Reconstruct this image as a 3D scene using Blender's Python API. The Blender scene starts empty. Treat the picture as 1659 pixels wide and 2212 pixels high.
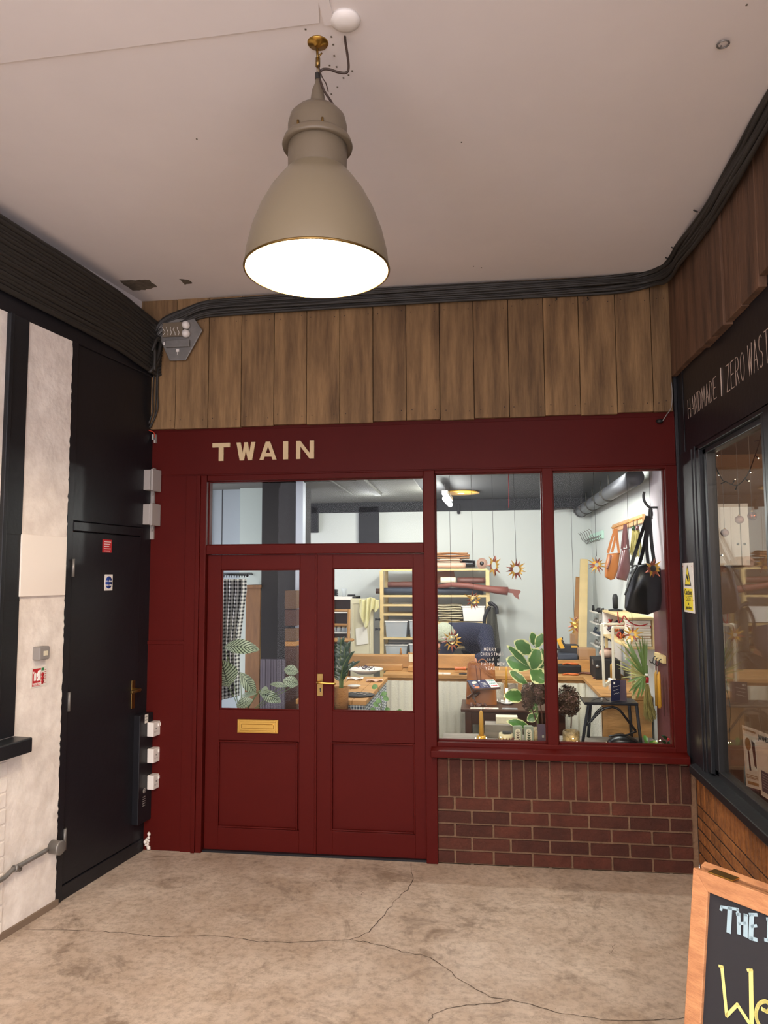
import bpy, bmesh, math, random
from mathutils import Vector, Matrix, Euler
random.seed(7)
S = bpy.context.scene
C = S.collection
PI = math.pi
# ------------------------------------------------------------------ camera
F, YAW, PITCH, ROLL, DIST, EYE = 1593.7, .1311, .0842, -.0042, 4.515, 1.7
def _axes():
    cy, sy, cp, sp = math.cos(YAW), math.sin(YAW), math.cos(PITCH), math.sin(PITCH)
    f = Vector((-sy*cp, cy*cp, sp)); r = Vector((cy, sy, 0)); u = r.cross(f)
    c, s = math.cos(ROLL), math.sin(ROLL)
    return c*r+s*u, -s*r+c*u, f
RI, UP, FW = _axes()
CAM = Vector((0, -DIST, EYE))
cd = bpy.data.cameras.new('camera'); cam = bpy.data.objects.new('camera', cd); C.objects.link(cam)
cd.sensor_fit = 'VERTICAL'; cd.sensor_height = 36; cd.lens = 36*F/2212; cd.clip_start = .02
m = Matrix((RI, UP, -FW)).transposed().to_4x4(); m.translation = CAM; cam.matrix_world = m
S.camera = cam
# ------------------------------------------------------------------ view, world, lights
S.view_settings.view_transform = 'Standard'; S.view_settings.look = 'None'
S.view_settings.gamma = 1; S.view_settings.use_curve_mapping = False; S.view_settings.exposure = 0.35
w = bpy.data.worlds.new('hall_air'); S.world = w; w.use_nodes = True
w.node_tree.nodes['Background'].inputs[0].default_value = (.84, .80, .90, 1)
w.node_tree.nodes['Background'].inputs[1].default_value = 3.1
def light(name, kind, loc, power, col, size=.1, rot=None, **k):
    d = bpy.data.lights.new(name, kind); d.energy = power; d.color = col
    if kind == 'AREA':
        d.shape = 'RECTANGLE'; d.size = size; d.size_y = k.get('sy', size)
    else: d.shadow_soft_size = size
    if kind == 'SPOT': d.spot_size = k.get('spot', 2.6); d.spot_blend = .6
    o = bpy.data.objects.new(name, d); C.objects.link(o); o.location = loc
    if rot: o.rotation_euler = rot
    return o
WARM = (1, .80, .58)
light('pendant_light', 'POINT', (-.525, -2.2, 2.80), 150, WARM, .06)
# one broad soft area light added for unseen pendants further back, behind the camera
light('hall_light_near', 'AREA', (-.4, -6.4, 3.3), 270, (1, .90, .79), 2.4, (0, 0, 0), sy=1.6)
light('shop_tube_light', 'POINT', (-.31, 1.93, 2.25), 24, (1, .98, .95), .03)
light('shop_front_light', 'AREA', (.30, .50, 2.43), 30, (1, .98, .94), 1.1, (math.radians(34), 0, 0), sy=.12)
light('shop_middle_light', 'AREA', (-.75, 1.0, 2.43), 8, (1, .98, .95), .9, (math.radians(10), 0, 0), sy=.12)
light('shop_left_light', 'POINT', (-1.0, 2.3, 2.3), 6, (.98, .98, 1), .12)
light('neighbour_light', 'POINT', (2.9, -3.0, 2.3), 150, (1, .84, .66), .15)

# ------------------------------------------------------------------ helpers
def at(px, py, Y=None, X=None, Z=None, n=None, p=None):
    d = FW*F+RI*(px-829.5)+UP*(1106-py)
    if Y is not None: t = (Y-CAM.y)/d.y
    elif X is not None: t = (X-CAM.x)/d.x
    elif Z is not None: t = (Z-CAM.z)/d.z
    else: t = ((p-CAM).dot(n))/(d.dot(n))
    return CAM+d*t
def V(*a): return Vector(a)
def col(h):
    h = h.lstrip('#'); r = []
    for i in (0, 2, 4):
        c = int(h[i:i+2], 16)/255
        r.append(c/12.92 if c <= .04045 else ((c+.055)/1.055)**2.4)
    return (*r, 1)
def mat(name, h, rough=.6, metal=0, bump=0, bscale=40, var=0, vscale=3, stretch=(1, 1, 1), attr=0, spec=.5, coat=0, dark=None, detail=4, trans=0, alpha=1, sss=0):
    """principled material; var = mottling with a second colour, attr = tone by the 'tone' attribute"""
    M = bpy.data.materials.new(name); M.use_nodes = True; nt = M.node_tree; N = nt.nodes; L = nt.links
    b = N['Principled BSDF']; c0 = col(h); b.inputs['Roughness'].default_value = rough; b.inputs['Metallic'].default_value = metal
    b.inputs['Specular IOR Level'].default_value = spec; b.inputs['Coat Weight'].default_value = coat
    b.inputs['Transmission Weight'].default_value = trans; b.inputs['Alpha'].default_value = alpha
    b.inputs['Base Color'].default_value = c0; out = None
    if var or bump:
        tc = N.new('ShaderNodeTexCoord'); mp = N.new('ShaderNodeMapping'); mp.inputs['Scale'].default_value = stretch
        L.new(tc.outputs['Object'], mp.inputs[0])
    if var:
        nz = N.new('ShaderNodeTexNoise'); nz.inputs['Scale'].default_value = vscale; nz.inputs['Detail'].default_value = detail; nz.inputs['Roughness'].default_value = .65
        L.new(mp.outputs[0], nz.inputs[0])
        rp = N.new('ShaderNodeValToRGB'); rp.color_ramp.elements[0].position = .34; rp.color_ramp.elements[1].position = .66
        c1 = col(dark) if dark else tuple(x*(1-var) for x in c0[:3])+(1,)
        rp.color_ramp.elements[0].color = c1; rp.color_ramp.elements[1].color = c0
        L.new(nz.outputs[0], rp.inputs[0]); out = rp.outputs[0]
        if attr:   # shift the grain from piece to piece
            a2 = N.new('ShaderNodeAttribute'); a2.attribute_name = 'tone'
            mu = N.new('ShaderNodeMath'); mu.operation = 'MULTIPLY'; mu.inputs[1].default_value = 37.0; L.new(a2.outputs['Fac'], mu.inputs[0])
            cb = N.new('ShaderNodeCombineXYZ'); L.new(mu.outputs[0], cb.inputs[0]); L.new(mu.outputs[0], cb.inputs[2])
            L.new(cb.outputs[0], mp.inputs[1])
    if attr:
        at_ = N.new('ShaderNodeAttribute'); at_.attribute_name = 'tone'
        mr = N.new('ShaderNodeMapRange'); mr.inputs[3].default_value = 1-attr; mr.inputs[4].default_value = 1+attr
        L.new(at_.outputs['Fac'], mr.inputs[0])
        vm = N.new('ShaderNodeVectorMath'); vm.operation = 'SCALE'
        if out: L.new(out, vm.inputs[0])
        else: vm.inputs[0].default_value = c0[:3]
        L.new(mr.outputs[0], vm.inputs['Scale']); out = vm.outputs[0]
    if out: L.new(out, b.inputs['Base Color'])
    if bump:
        n2 = N.new('ShaderNodeTexNoise'); n2.inputs['Scale'].default_value = bscale; n2.inputs['Detail'].default_value = 5
        L.new(mp.outputs[0], n2.inputs[0]); bp = N.new('ShaderNodeBump'); bp.inputs['Strength'].default_value = bump; bp.inputs['Distance'].default_value = .02
        L.new(n2.outputs[0], bp.inputs['Height']); L.new(bp.outputs[0], b.inputs['Normal'])
    return M
def emit(name, c, s):
    M = bpy.data.materials.new(name); M.use_nodes = True; nt = M.node_tree; nt.nodes.clear()
    e = nt.nodes.new('ShaderNodeEmission'); o = nt.nodes.new('ShaderNodeOutputMaterial'); e.inputs[0].default_value = (*c, 1); e.inputs[1].default_value = s
    nt.links.new(e.outputs[0], o.inputs[0]); return M
def glass_mat(name, base=.04, tint=(.97, .99, .98)):
    """window pane: transparent with a Schlick reflection on both faces"""
    M = bpy.data.materials.new(name); M.use_nodes = True; nt = M.node_tree; N = nt.nodes; L = nt.links; N.clear()
    g = N.new('ShaderNodeNewGeometry'); d = N.new('ShaderNodeVectorMath'); d.operation = 'DOT_PRODUCT'
    L.new(g.outputs['Incoming'], d.inputs[0]); L.new(g.outputs['Normal'], d.inputs[1])
    def ma(op, a, b=None):
        x = N.new('ShaderNodeMath'); x.operation = op
        for i, q in enumerate((a, b)):
            if q is None: continue
            if isinstance(q, (int, float)): x.inputs[i].default_value = q
            else: L.new(q, x.inputs[i])
        return x.outputs[0]
    c = ma('ABSOLUTE', d.outputs['Value']); k = ma('POWER', ma('SUBTRACT', 1.0, c), 5.0); r = ma('ADD', ma('MULTIPLY', k, 1-base), base)
    t = N.new('ShaderNodeBsdfTransparent'); t.inputs[0].default_value = (*tint, 1); gl = N.new('ShaderNodeBsdfGlossy'); gl.inputs['Roughness'].default_value = 0
    mx = N.new('ShaderNodeMixShader'); o = N.new('ShaderNodeOutputMaterial')
    L.new(r, mx.inputs[0]); L.new(t.outputs[0], mx.inputs[1]); L.new(gl.outputs[0], mx.inputs[2]); L.new(mx.outputs[0], o.inputs[0]); return M
def check_mat(name, a, b, size, rough=.9):
    """woven gingham: two sets of stripes on the cloth's own uv"""
    M = bpy.data.materials.new(name); M.use_nodes = True; nt = M.node_tree; N = nt.nodes; L = nt.links; p = N['Principled BSDF']; p.inputs['Roughness'].default_value = rough
    uv = N.new('ShaderNodeUVMap'); sp = N.new('ShaderNodeSeparateXYZ'); L.new(uv.outputs[0], sp.inputs[0]); s = []
    for i in (0, 1):
        m1 = N.new('ShaderNodeMath'); m1.operation = 'MULTIPLY'; m1.inputs[1].default_value = 1/size; L.new(sp.outputs[i], m1.inputs[0])
        m2 = N.new('ShaderNodeMath'); m2.operation = 'FRACT'; L.new(m1.outputs[0], m2.inputs[0])
        m3 = N.new('ShaderNodeMath'); m3.operation = 'GREATER_THAN'; m3.inputs[1].default_value = .5; L.new(m2.outputs[0], m3.inputs[0]); s.append(m3.outputs[0])
    ad = N.new('ShaderNodeMath'); L.new(s[0], ad.inputs[0]); L.new(s[1], ad.inputs[1])
    hf = N.new('ShaderNodeMath'); hf.operation = 'MULTIPLY'; hf.inputs[1].default_value = .5; L.new(ad.outputs[0], hf.inputs[0])
    r = N.new('ShaderNodeValToRGB'); r.color_ramp.interpolation = 'LINEAR'; r.color_ramp.elements[0].color = col(a); r.color_ramp.elements[1].color = col(b)
    L.new(hf.outputs[0], r.inputs[0]); L.new(r.outputs[0], p.inputs['Base Color']); return M

WM = {}
def thing(name, label, cat, loc=(0, 0, 0), rot=0, group=None):
    o = bpy.data.objects.new(name, None); C.objects.link(o); o.empty_display_size = .05
    o.location = loc; o.rotation_euler = (0, 0, rot); o['label'] = label; o['category'] = cat
    if group: o['group'] = group
    WM[o.name] = Matrix.Translation(Vector(loc)) @ Matrix.Rotation(rot, 4, 'Z'); return o
SPLIT = {'pin_hole', 'loop_wire', 'cable_clip', 'screw', 'printed_line', 'switch_rocker', 'curtain_ring', 'old_screw_hole', 'stand_leg', 'folding_leg', 'leg', 'frame_bar', 'frame_foot', 'eye', 'duct_clamp', 'ceiling_batten', 'loose_wire', 'white_tag', 'leaf_hinge', 'white_mark', 'catch', 'red_square'}
class MB:
    def __init__(s): s.v = []; s.f = []; s.m = []; s.t = []; s.sm = []; s.uv = {}; s.pr = []
    def add(s, vs, fs, m=0, t=.5, sm=False):
        b = len(s.v); s.v += [Vector(x) for x in vs]; s.pr.append((b, len(s.f)))
        for f in fs: s.f.append([b+i for i in f]); s.m.append(m); s.t.append(t); s.sm.append(sm)
        return s
    def box(s, x0, x1, y0, y1, z0, z1, m=0, t=.5):
        x0, x1 = sorted((x0, x1)); y0, y1 = sorted((y0, y1)); z0, z1 = sorted((z0, z1))
        vs = [(x, y, z) for z in (z0, z1) for y in (y0, y1) for x in (x0, x1)]
        return s.add(vs, [(0, 2, 3, 1), (4, 5, 7, 6), (0, 1, 5, 4), (2, 6, 7, 3), (0, 4, 6, 2), (1, 3, 7, 5)], m, t)
    def obox(s, c, a, b, d, m=0, t=.5):
        """box with centre c and half-axis vectors a, b, d"""
        c, a, b, d = map(Vector, (c, a, b, d))
        if a.cross(b).dot(d) < 0: d = -d
        vs = [c+a*i+b*j+d*k for k in (-1, 1) for j in (-1, 1) for i in (-1, 1)]
        return s.add(vs, [(0, 2, 3, 1), (4, 5, 7, 6), (0, 1, 5, 4), (2, 6, 7, 3), (0, 4, 6, 2), (1, 3, 7, 5)], m, t)
    def bar(s, p, q, w, d, up=(0, 0, 1), m=0, t=.5):
        p, q = Vector(p), Vector(q); a = (q-p); L = a.length; a.normalize(); u = Vector(up)
        if abs(a.dot(u)) > .97: u = Vector((0, 1, 0))
        b = a.cross(u).normalized(); c = b.cross(a)
        return s.obox((p+q)/2, a*L/2, b*w/2, c*d/2, m, t)
    def prism(s, pts, ext, m=0, t=.5, sm=False):
        pts = [Vector(p) for p in pts]; e = Vector(ext); n = len(pts)
        nn = Vector((0, 0, 0))
        for i in range(n): nn += (pts[i]).cross(pts[(i+1) % n])
        if nn.dot(e) > 0: pts = pts[::-1]
        return s.add(pts+[p+e for p in pts], [tuple(range(n)), tuple(range(2*n-1, n-1, -1))]+[((i+1) % n, i, n+i, n+(i+1) % n) for i in range(n)], m, t, sm)
    def tube(s, pts, r, n=8, m=0, t=.5, cap=True):
        pts = [Vector(p) for p in pts]; k = len(pts); rs = r if isinstance(r, (list, tuple)) else [r]*k
        vs = []; ref = None
        for i, p in enumerate(pts):
            a = (pts[min(i+1, k-1)]-pts[max(i-1, 0)])
            a = a.normalized() if a.length > 1e-9 else Vector((0, 0, 1))
            if ref is None: ref = Vector((0, 0, 1)) if abs(a.z) < .9 else Vector((1, 0, 0))
            b = (ref-a*ref.dot(a)).normalized(); ref = b; c = a.cross(b)
            for j in range(n):
                th = 2*PI*j/n; vs.append(p+(b*math.cos(th)+c*math.sin(th))*rs[i])
        fs = [(i*n+j, i*n+(j+1) % n, (i+1)*n+(j+1) % n, (i+1)*n+j) for i in range(k-1) for j in range(n)]
        if cap: fs += [tuple(range(n-1, -1, -1)), tuple(range((k-1)*n, k*n))]
        return s.add(vs, fs, m, t, True)
    def lathe(s, prof, c, n=32, axis=(0, 0, 1), m=0, t=.5, sc=(1, 1)):
        a = Vector(axis).normalized(); r0 = Vector((1, 0, 0)) if abs(a.x) < .9 else Vector((0, 1, 0)); b = (r0-a*r0.dot(a)).normalized(); d = a.cross(b); c = Vector(c)
        vs = [c+a*h+(b*math.cos(2*PI*j/n)*sc[0]+d*math.sin(2*PI*j/n)*sc[1])*r for r, h in prof for j in range(n)]
        return s.add(vs, [(i*n+j, i*n+(j+1) % n, (i+1)*n+(j+1) % n, (i+1)*n+j) for i in range(len(prof)-1) for j in range(n)], m, t, True)
    def ball(s, c, r, sc=(1, 1, 1), n=14, m=0, t=.5, jit=0):
        c = Vector(c); vs = []; k = n//2
        for i in range(k+1):
            ph = PI*i/k
            for j in range(n):
                th = 2*PI*j/n; q = 1+random.uniform(-jit, jit)
                vs.append(c+Vector((math.sin(ph)*math.cos(th)*sc[0], math.sin(ph)*math.sin(th)*sc[1], math.cos(ph)*sc[2]))*r*q)
        return s.add(vs, [(i*n+j, (i+1)*n+j, (i+1)*n+(j+1) % n, i*n+(j+1) % n) for i in range(k) for j in range(n)], m, t, True)
    def grid(s, fn, nu, nv, m=0, t=.5, sm=True, uv=None, mf=None):
        vs = [fn(i/nu, j/nv) for j in range(nv+1) for i in range(nu+1)]; b0 = len(s.f)
        for j in range(nv):
            for i in range(nu):
                pass
        fs = [(j*(nu+1)+i, j*(nu+1)+i+1, (j+1)*(nu+1)+i+1, (j+1)*(nu+1)+i) for j in range(nv) for i in range(nu)]
        s.add(vs, fs, m, t, sm)
        if mf:
            for k in range(len(fs)): s.m[b0+k] = mf((k % nu+.5)/nu, (k//nu+.5)/nv)
        if uv:
            for k in range(len(fs)):
                i, j = k % nu, k//nu
                s.uv[b0+k] = [uv(i/nu, j/nv), uv((i+1)/nu, j/nv), uv((i+1)/nu, (j+1)/nv), uv(i/nu, (j+1)/nv)]
        return s
    def leaf(s, base, tip, w, nrm=(0, -1, 0), sag=.15, fold=.15, rim=None, m=0, nu=6, nv=12, wave=0, peak=.45, curl=0):
        """leaf blade from base to tip, half-width w, bending by sag against its normal"""
        base, tip, nrm = Vector(base), Vector(tip), Vector(nrm); a = tip-base; L = a.length; sd = a.cross(nrm).normalized(); nn = sd.cross(a).normalized()
        ph = random.uniform(0, 6)
        def fn(u, v):
            x = 2*u-1; e = peak; vv = v**(math.log(.5)/math.log(e)); ww = w*max(0, math.sin(PI*vv))**.8
            return base+a*v+sd*x*ww+nn*(math.sin(PI*v)*L*sag - abs(x)*-1*ww*fold + wave*math.sin(9*v+ph)*x*ww)
        mf = (lambda u, v: m+1 if (abs(2*u-1) > rim*(1-.10*math.sin(17*v+ph)) or v > .93) else m) if rim else None
        return s.grid(fn, nu, nv, m, .5, True, lambda u, v: (u, v), mf)
    def build(s, name, mats, parent=None, bevel=0, label=None, solid=0, sub=0, kind=None, cat=None, group=None):
        if name in SPLIT and len(s.pr) > 1 and parent:      # every piece a part of its own
            ends = s.pr[1:]+[(len(s.v), len(s.f))]; o = None
            for (v0, f0), (v1, f1) in zip(s.pr, ends):
                q = MB(); q.add(s.v[v0:v1], [[i-v0 for i in f] for f in s.f[f0:f1]]); q.m = s.m[f0:f1]; q.t = s.t[f0:f1]; q.sm = s.sm[f0:f1]; q.pr = q.pr[:1]
                o = q.build(name, mats, parent, bevel, label, solid, sub, kind, cat, group)
            return o
        me = bpy.data.meshes.new(name); W = WM.get(parent.name) if parent else None
        vs = s.v
        if W is not None: inv = W.inverted(); vs = [inv @ x for x in vs]
        me.from_pydata([tuple(x) for x in vs], [], s.f)
        if not isinstance(mats, (list, tuple)): mats = [mats]
        for q in mats: me.materials.append(q)
        me.polygons.foreach_set('material_index', s.m); me.polygons.foreach_set('use_smooth', s.sm)
        at_ = me.attributes.new('tone', 'FLOAT', 'FACE'); at_.data.foreach_set('value', s.t)
        if s.uv:
            ul = me.uv_layers.new(name='UVMap')
            for fi, co in s.uv.items():
                for li, q in zip(me.polygons[fi].loop_indices, co): ul.data[li].uv = q
        me.update(); o = bpy.data.objects.new(name, me); C.objects.link(o)
        if parent: o.parent = parent; WM[o.name] = W if W is not None else Matrix()
        else: WM[o.name] = Matrix()
        if bevel:
            b = o.modifiers.new('bevel', 'BEVEL'); b.width = bevel; b.segments = 2; b.limit_method = 'ANGLE'; b.angle_limit = math.radians(40)
        if solid: q = o.modifiers.new('solid', 'SOLIDIFY'); q.thickness = solid; q.offset = 0
        if sub: q = o.modifiers.new('sub', 'SUBSURF'); q.levels = sub; q.render_levels = sub
        if label: o['label'] = label
        if cat: o['category'] = cat
        if kind: o['kind'] = kind
        if group: o['group'] = group
        return o
def struct(name, mb, mats, label, parent=None, cat='structure', **k):
    return mb.build(name, mats, parent, label=label, cat=cat, kind='structure', **k)
def sthing(name, label, cat, loc=(0, 0, 0)):
    o = thing(name, label, cat, loc); o['kind'] = 'structure'; return o
def text(name, body, size, mats, origin, xdir, zdir, parent=None, ext=.001, align='LEFT', bold=0, sx=1, space=1, **k):
    """lettering as mesh lying in the plane of xdir (reading direction) and zdir (up)"""
    cu = bpy.data.curves.new('t', 'FONT'); cu.body = body; cu.size = size; cu.extrude = ext; cu.align_x = align; cu.offset = bold; cu.space_character = space; cu.resolution_u = 3
    to = bpy.data.objects.new('t', cu); C.objects.link(to); dg = bpy.context.evaluated_depsgraph_get(); me = bpy.data.meshes.new_from_object(to.evaluated_get(dg))
    bpy.data.objects.remove(to); x = Vector(xdir).normalized(); z = Vector(zdir).normalized(); y = x.cross(z)*-1
    mbx = MB(); base = Vector(origin)
    mbx.add([base+x*v.co.x*sx+z*v.co.y-y*v.co.z*-1 for v in me.vertices], [tuple(p.vertices) for p in me.polygons])
    bpy.data.meshes.remove(me); return mbx.build(name, mats, parent, **k)
ARC = lambda cx, cy, rx, ry, a0, a1, n=8: [(cx+rx*math.cos(math.radians(a0+(a1-a0)*i/n)), cy+ry*math.sin(math.radians(a0+(a1-a0)*i/n))) for i in range(n+1)]
GLY = {'A': [[(0, 0), (.5, 1), (1, 0)], [(.2, .36), (.8, .36)]], 'C': [ARC(.55, .5, .5, .5, 50, 310)], 'D': [[(0, 0), (0, 1), (.3, 1)]+ARC(.3, .5, .65, .5, 90, -90)+[(0, 0)]],
 'E': [[(.85, 1), (0, 1), (0, 0), (.85, 0)], [(0, .52), (.7, .52)]], 'H': [[(0, 0), (0, 1)], [(.9, 0), (.9, 1)], [(0, .5), (.9, .5)]], 'I': [[(.4, 0), (.4, 1)]], 'M': [[(0, 0), (.08, 1), (.5, .3), (.92, 1), (1, 0)]],
 'N': [[(0, 0), (0, 1), (.9, 0), (.9, 1)]], 'O': [ARC(.5, .5, .5, .5, 0, 360, 16)], 'P': [[(0, 0), (0, 1), (.4, 1)]+ARC(.4, .75, .4, .25, 90, -90)+[(0, .5)]], 'R': [[(0, 0), (0, 1), (.4, 1)]+ARC(.4, .75, .4, .25, 90, -90)+[(0, .5)], [(.35, .5), (.85, 0)]],
 'S': [ARC(.45, .75, .38, .25, 40, 270)+ARC(.45, .25, .42, .25, 90, -140)], 'T': [[(0, 1), (.95, 1)], [(.47, 1), (.47, 0)]], 'W': [[(0, 1), (.25, 0), (.5, .85), (.75, 0), (1, 1)]], 'Y': [[(0, 1), (.45, .5), (.9, 1)], [(.45, .5), (.45, 0)]], 'Z': [[(0, 1), (.9, 1), (0, 0), (.9, 0)]],
 'a': [ARC(.4, .28, .34, .28, 0, 360, 12), [(.74, .55), (.76, 0)]], 'n': [[(0, 0), (0, .56)], ARC(.35, .25, .35, .3, 180, 0), [(.7, .25), (.7, 0)]], 'd': [ARC(.4, .28, .34, .28, 0, 360, 12), [(.74, 1), (.74, 0)]], '!': [[(.4, .3), (.4, 1)], [(.4, 0), (.4, .1)]]}
def strokes(name, s, org, h, lw, adv, wd, xdir, mats, parent, center=False, label=None, jit=0):
    """thin single-stroke lettering: h letter height, wd letter width, adv advance, wd line width"""
    x = Vector(xdir).normalized(); z = Vector((0, 0, 1)); n = x.cross(z); mb = MB(); o = Vector(org); cur = 0
    if center: o = o-x*(len(s)*adv/2)
    for ch in s:
        for st in GLY.get(ch, []):
            P = [o+x*(cur+u*wd)+z*(v*h) for u, v in st]
            if jit: P = [p+z*random.uniform(-jit, jit)+x*random.uniform(-jit, jit) for p in P]
            for a, b in zip(P, P[1:]):
                d = (b-a).normalized(); q = d.cross(n)*lw/2; e = d*lw*.3
                mb.prism([a-q-e, b-q+e, b+q+e, a+q-e], n*.0008)
        cur += adv
    return mb.build(name, mats, parent, label=label)
def smooth_path(pts, n=6):
    """Catmull-Rom through the points"""
    P = [Vector(p) for p in pts]; P = [P[0]]+P+[P[-1]]; out = []
    for i in range(1, len(P)-2):
        for k in range(n):
            t = k/n; a, b, c, d = P[i-1:i+3]
            out.append(.5*((2*b)+(c-a)*t+(2*a-5*b+4*c-d)*t*t+(3*b-a-3*c+d)*t**3))
    return out+[P[-2]]
def cloth_panel(x0, x1, z0, z1, y, amp=.012, waves=10, flare=0, xdir=None):
    """hanging gathered cloth in front of plane y, as a grid function"""
    ph = [random.uniform(0, 6) for _ in range(3)]
    def fn(u, v):
        z = z1+(z0-z1)*v; x = x0+(x1-x0)*u
        a = amp*(.4+.6*v)
        off = a*math.sin(waves*2*PI*u+ph[0])+a*.5*math.sin(waves*3.3*PI*u+ph[1]+2*v)
        return Vector((x+flare*(u-.5)*v, y+off, z))
    return fn
# ------------------------------------------------------------------ materials
RED = mat('oxblood_paint', '#4E0E09', .5, spec=.12, bump=.03, bscale=60, var=.12, vscale=2)
REDD = mat('oxblood_paint_door', '#4E0E09', .48, spec=.12, bump=.03, bscale=60, var=.10, vscale=2)
BLACK = mat('black_paint', '#1C1C20', .38, spec=.35, bump=.05, bscale=30, var=.15, vscale=3)
BLACKF = mat('black_frame_paint', '#1E2023', .34, spec=.35, bump=.05, bscale=40)
WHITEP = mat('white_plaster_paint', '#F2EADF', .7, bump=.8, bscale=7, var=.10, vscale=9, dark='#E0D6CB')
WHITEB = mat('white_board', '#F2E9DD', .5)
CEIL = mat('ceiling_paint', '#E2DBD6', .9, bump=.05, bscale=5, var=.05, vscale=1.5)
PATCH = mat('bare_plaster_patch', '#6E6455', .95, var=.5, vscale=18)
TIMB = mat('reclaimed_timber', '#93734C', .75, bump=.25, bscale=14, var=.6, vscale=2.2, stretch=(7, 7, .7), attr=.22, dark='#5C4429', detail=10)
TIMBR = mat('reclaimed_timber_reddish', '#7A5840', .75, bump=.25, bscale=14, var=.6, vscale=2.2, stretch=(7, 7, .7), attr=.22, dark='#4A3424', detail=10)
NAIL = mat('rusty_nail', '#2A1A12', .7)
BRK = mat('red_brick', '#502619', .88, bump=.5, bscale=35, var=.35, vscale=9, attr=.28)
MORT = mat('brown_mortar', '#84674F', .95, bump=.5, bscale=50, var=.2, vscale=20)
BRKY = mat('yellow_brick', '#9C6330', .85, bump=.5, bscale=50, var=.45, vscale=22, attr=.2, dark='#7A4A24')
MORTD = mat('dark_mortar', '#2A1C14', .95)
CONC = None
def concrete():
    M = bpy.data.materials.new('worn_concrete'); M.use_nodes = True; nt = M.node_tree; N = nt.nodes; L = nt.links; b = N['Principled BSDF']
    tc = N.new('ShaderNodeTexCoord')
    def nz(s, d, r=.6, dist=0):
        n = N.new('ShaderNodeTexNoise'); n.inputs['Scale'].default_value = s; n.inputs['Detail'].default_value = d; n.inputs['Roughness'].default_value = r; n.inputs['Distortion'].default_value = dist
        L.new(tc.outputs['Object'], n.inputs[0]); return n.outputs[0]
    def ramp(f, a, ca, bb, cb):
        r = N.new('ShaderNodeValToRGB'); r.color_ramp.elements[0].position = a; r.color_ramp.elements[1].position = bb
        r.color_ramp.elements[0].color = col(ca); r.color_ramp.elements[1].color = col(cb); L.new(f, r.inputs[0]); return r.outputs[0]
    def mix(a, c, f, mode='MIX'):
        m = N.new('ShaderNodeMix'); m.data_type = 'RGBA'; m.blend_type = mode; m.inputs[0].default_value = 1
        if not isinstance(f, float): L.new(f, m.inputs[0])
        else: m.inputs[0].default_value = f
        L.new(a, m.inputs[6]); L.new(c, m.inputs[7]); return m.outputs[2]
    c = ramp(nz(1.1, 6, .62, .4), .36, '#A8937F', .62, '#CFBCA8')
    c2 = ramp(nz(5, 8, .7, .6), .35, '#AE9984', .6, '#DACBBA')
    c = mix(c, c2, .45); fine = ramp(nz(26, 6, .75), .30, '#8F8074', .55, '#FFFFFF'); c = mix(c, fine, .55, 'MULTIPLY')
    st = ramp(nz(2.4, 9, .7, 1.2), .36, '#8C7C6E', .46, '#FFFFFF'); c = mix(c, st, .5, 'MULTIPLY')
    sp = ramp(nz(60, 3, .5), .24, '#6B5F55', .30, '#FFFFFF'); c = mix(c, sp, .5, 'MULTIPLY')
    L.new(c, b.inputs['Base Color']); rr = N.new('ShaderNodeMapRange'); rr.inputs[3].default_value = .38; rr.inputs[4].default_value = .62; L.new(nz(4, 5), rr.inputs[0]); L.new(rr.outputs[0], b.inputs['Roughness'])
    bp = N.new('ShaderNodeBump'); bp.inputs['Strength'].default_value = .12; bp.inputs['Distance'].default_value = .01; L.new(nz(18, 8, .7), bp.inputs['Height']); L.new(bp.outputs[0], b.inputs['Normal'])
    return M
CONC = concrete()
CRACK = mat('crack', '#55483D', .95)
LINES = mat('painted_line', '#000000')
GLASS = glass_mat('window_glass', .006)
GLASSN = glass_mat('neighbour_window_glass', .05, (.9, .88, .85))
BRASS = mat('brass', '#C9A152', .28, 1, bump=.02, bscale=20)
BRASSD = mat('dull_brass', '#8E7445', .4, 1)
STEEL = mat('galvanised_steel', '#8D8A85', .45, .6, var=.2, vscale=12)
GREYP = mat('grey_paint', '#8B8681', .5)
SHADE = mat('enamel_shade', '#7A6E58', .32, spec=.5, coat=.25)  # dark enamel lightened, the lamp's glare haze put into its colour
SHADEC = mat('lamp_collar_enamel', '#6E6250', .4, spec=.5)
SHIN = mat('white_enamel_inside', '#F8F0E0', .5)
CABLE = mat('black_cable', '#2B2823', .55, bump=.05, bscale=50)
CABLEL = mat('brown_cable', '#3A2B22', .5)
WPLAS = mat('white_plastic', '#E9E4DC', .35)
GPLAS = mat('grey_plastic', '#A8A29C', .45)
REDW = mat('red_wire', '#C23A1E', .5)
SIGNP = mat('pale_sign_paint', '#B9A596', .6)
SIGNC = mat('cream_letter', '#C9B288', .55)
WALLW = mat('shop_white_wall', '#C8CCC8', .85, bump=.04, bscale=20)
WALLG = mat('pale_green_grey_wall', '#A9B4AC', .8)
WALLG2 = mat('grey_panel_wall', '#8E979A', .7)
DARKC = mat('shop_dark_ceiling', '#1B1C20', .8, var=.15, vscale=2)
DARKG = mat('shop_grey_ceiling', '#55554F', .8, var=.15, vscale=2)
MAROON = mat('maroon_wall_paint', '#5E2F34', .5)
LILAC = mat('lilac_white_paint', '#C9BFC4', .6)
PINE = mat('pine', '#D9BE86', .6, bump=.05, bscale=20, var=.18, vscale=4, stretch=(1, 1, 5))
PINEO = mat('orange_pine', '#C08D52', .6, bump=.1, bscale=20, var=.35, vscale=4, stretch=(1, 4, 4), attr=.1)
OAKP = mat('warm_wood', '#A9783F', .6, var=.3, vscale=5, stretch=(1, 6, 6))
DWOOD = mat('dark_stained_wood', '#4A2A1B', .4, var=.35, vscale=5, stretch=(1, 5, 5))
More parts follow.
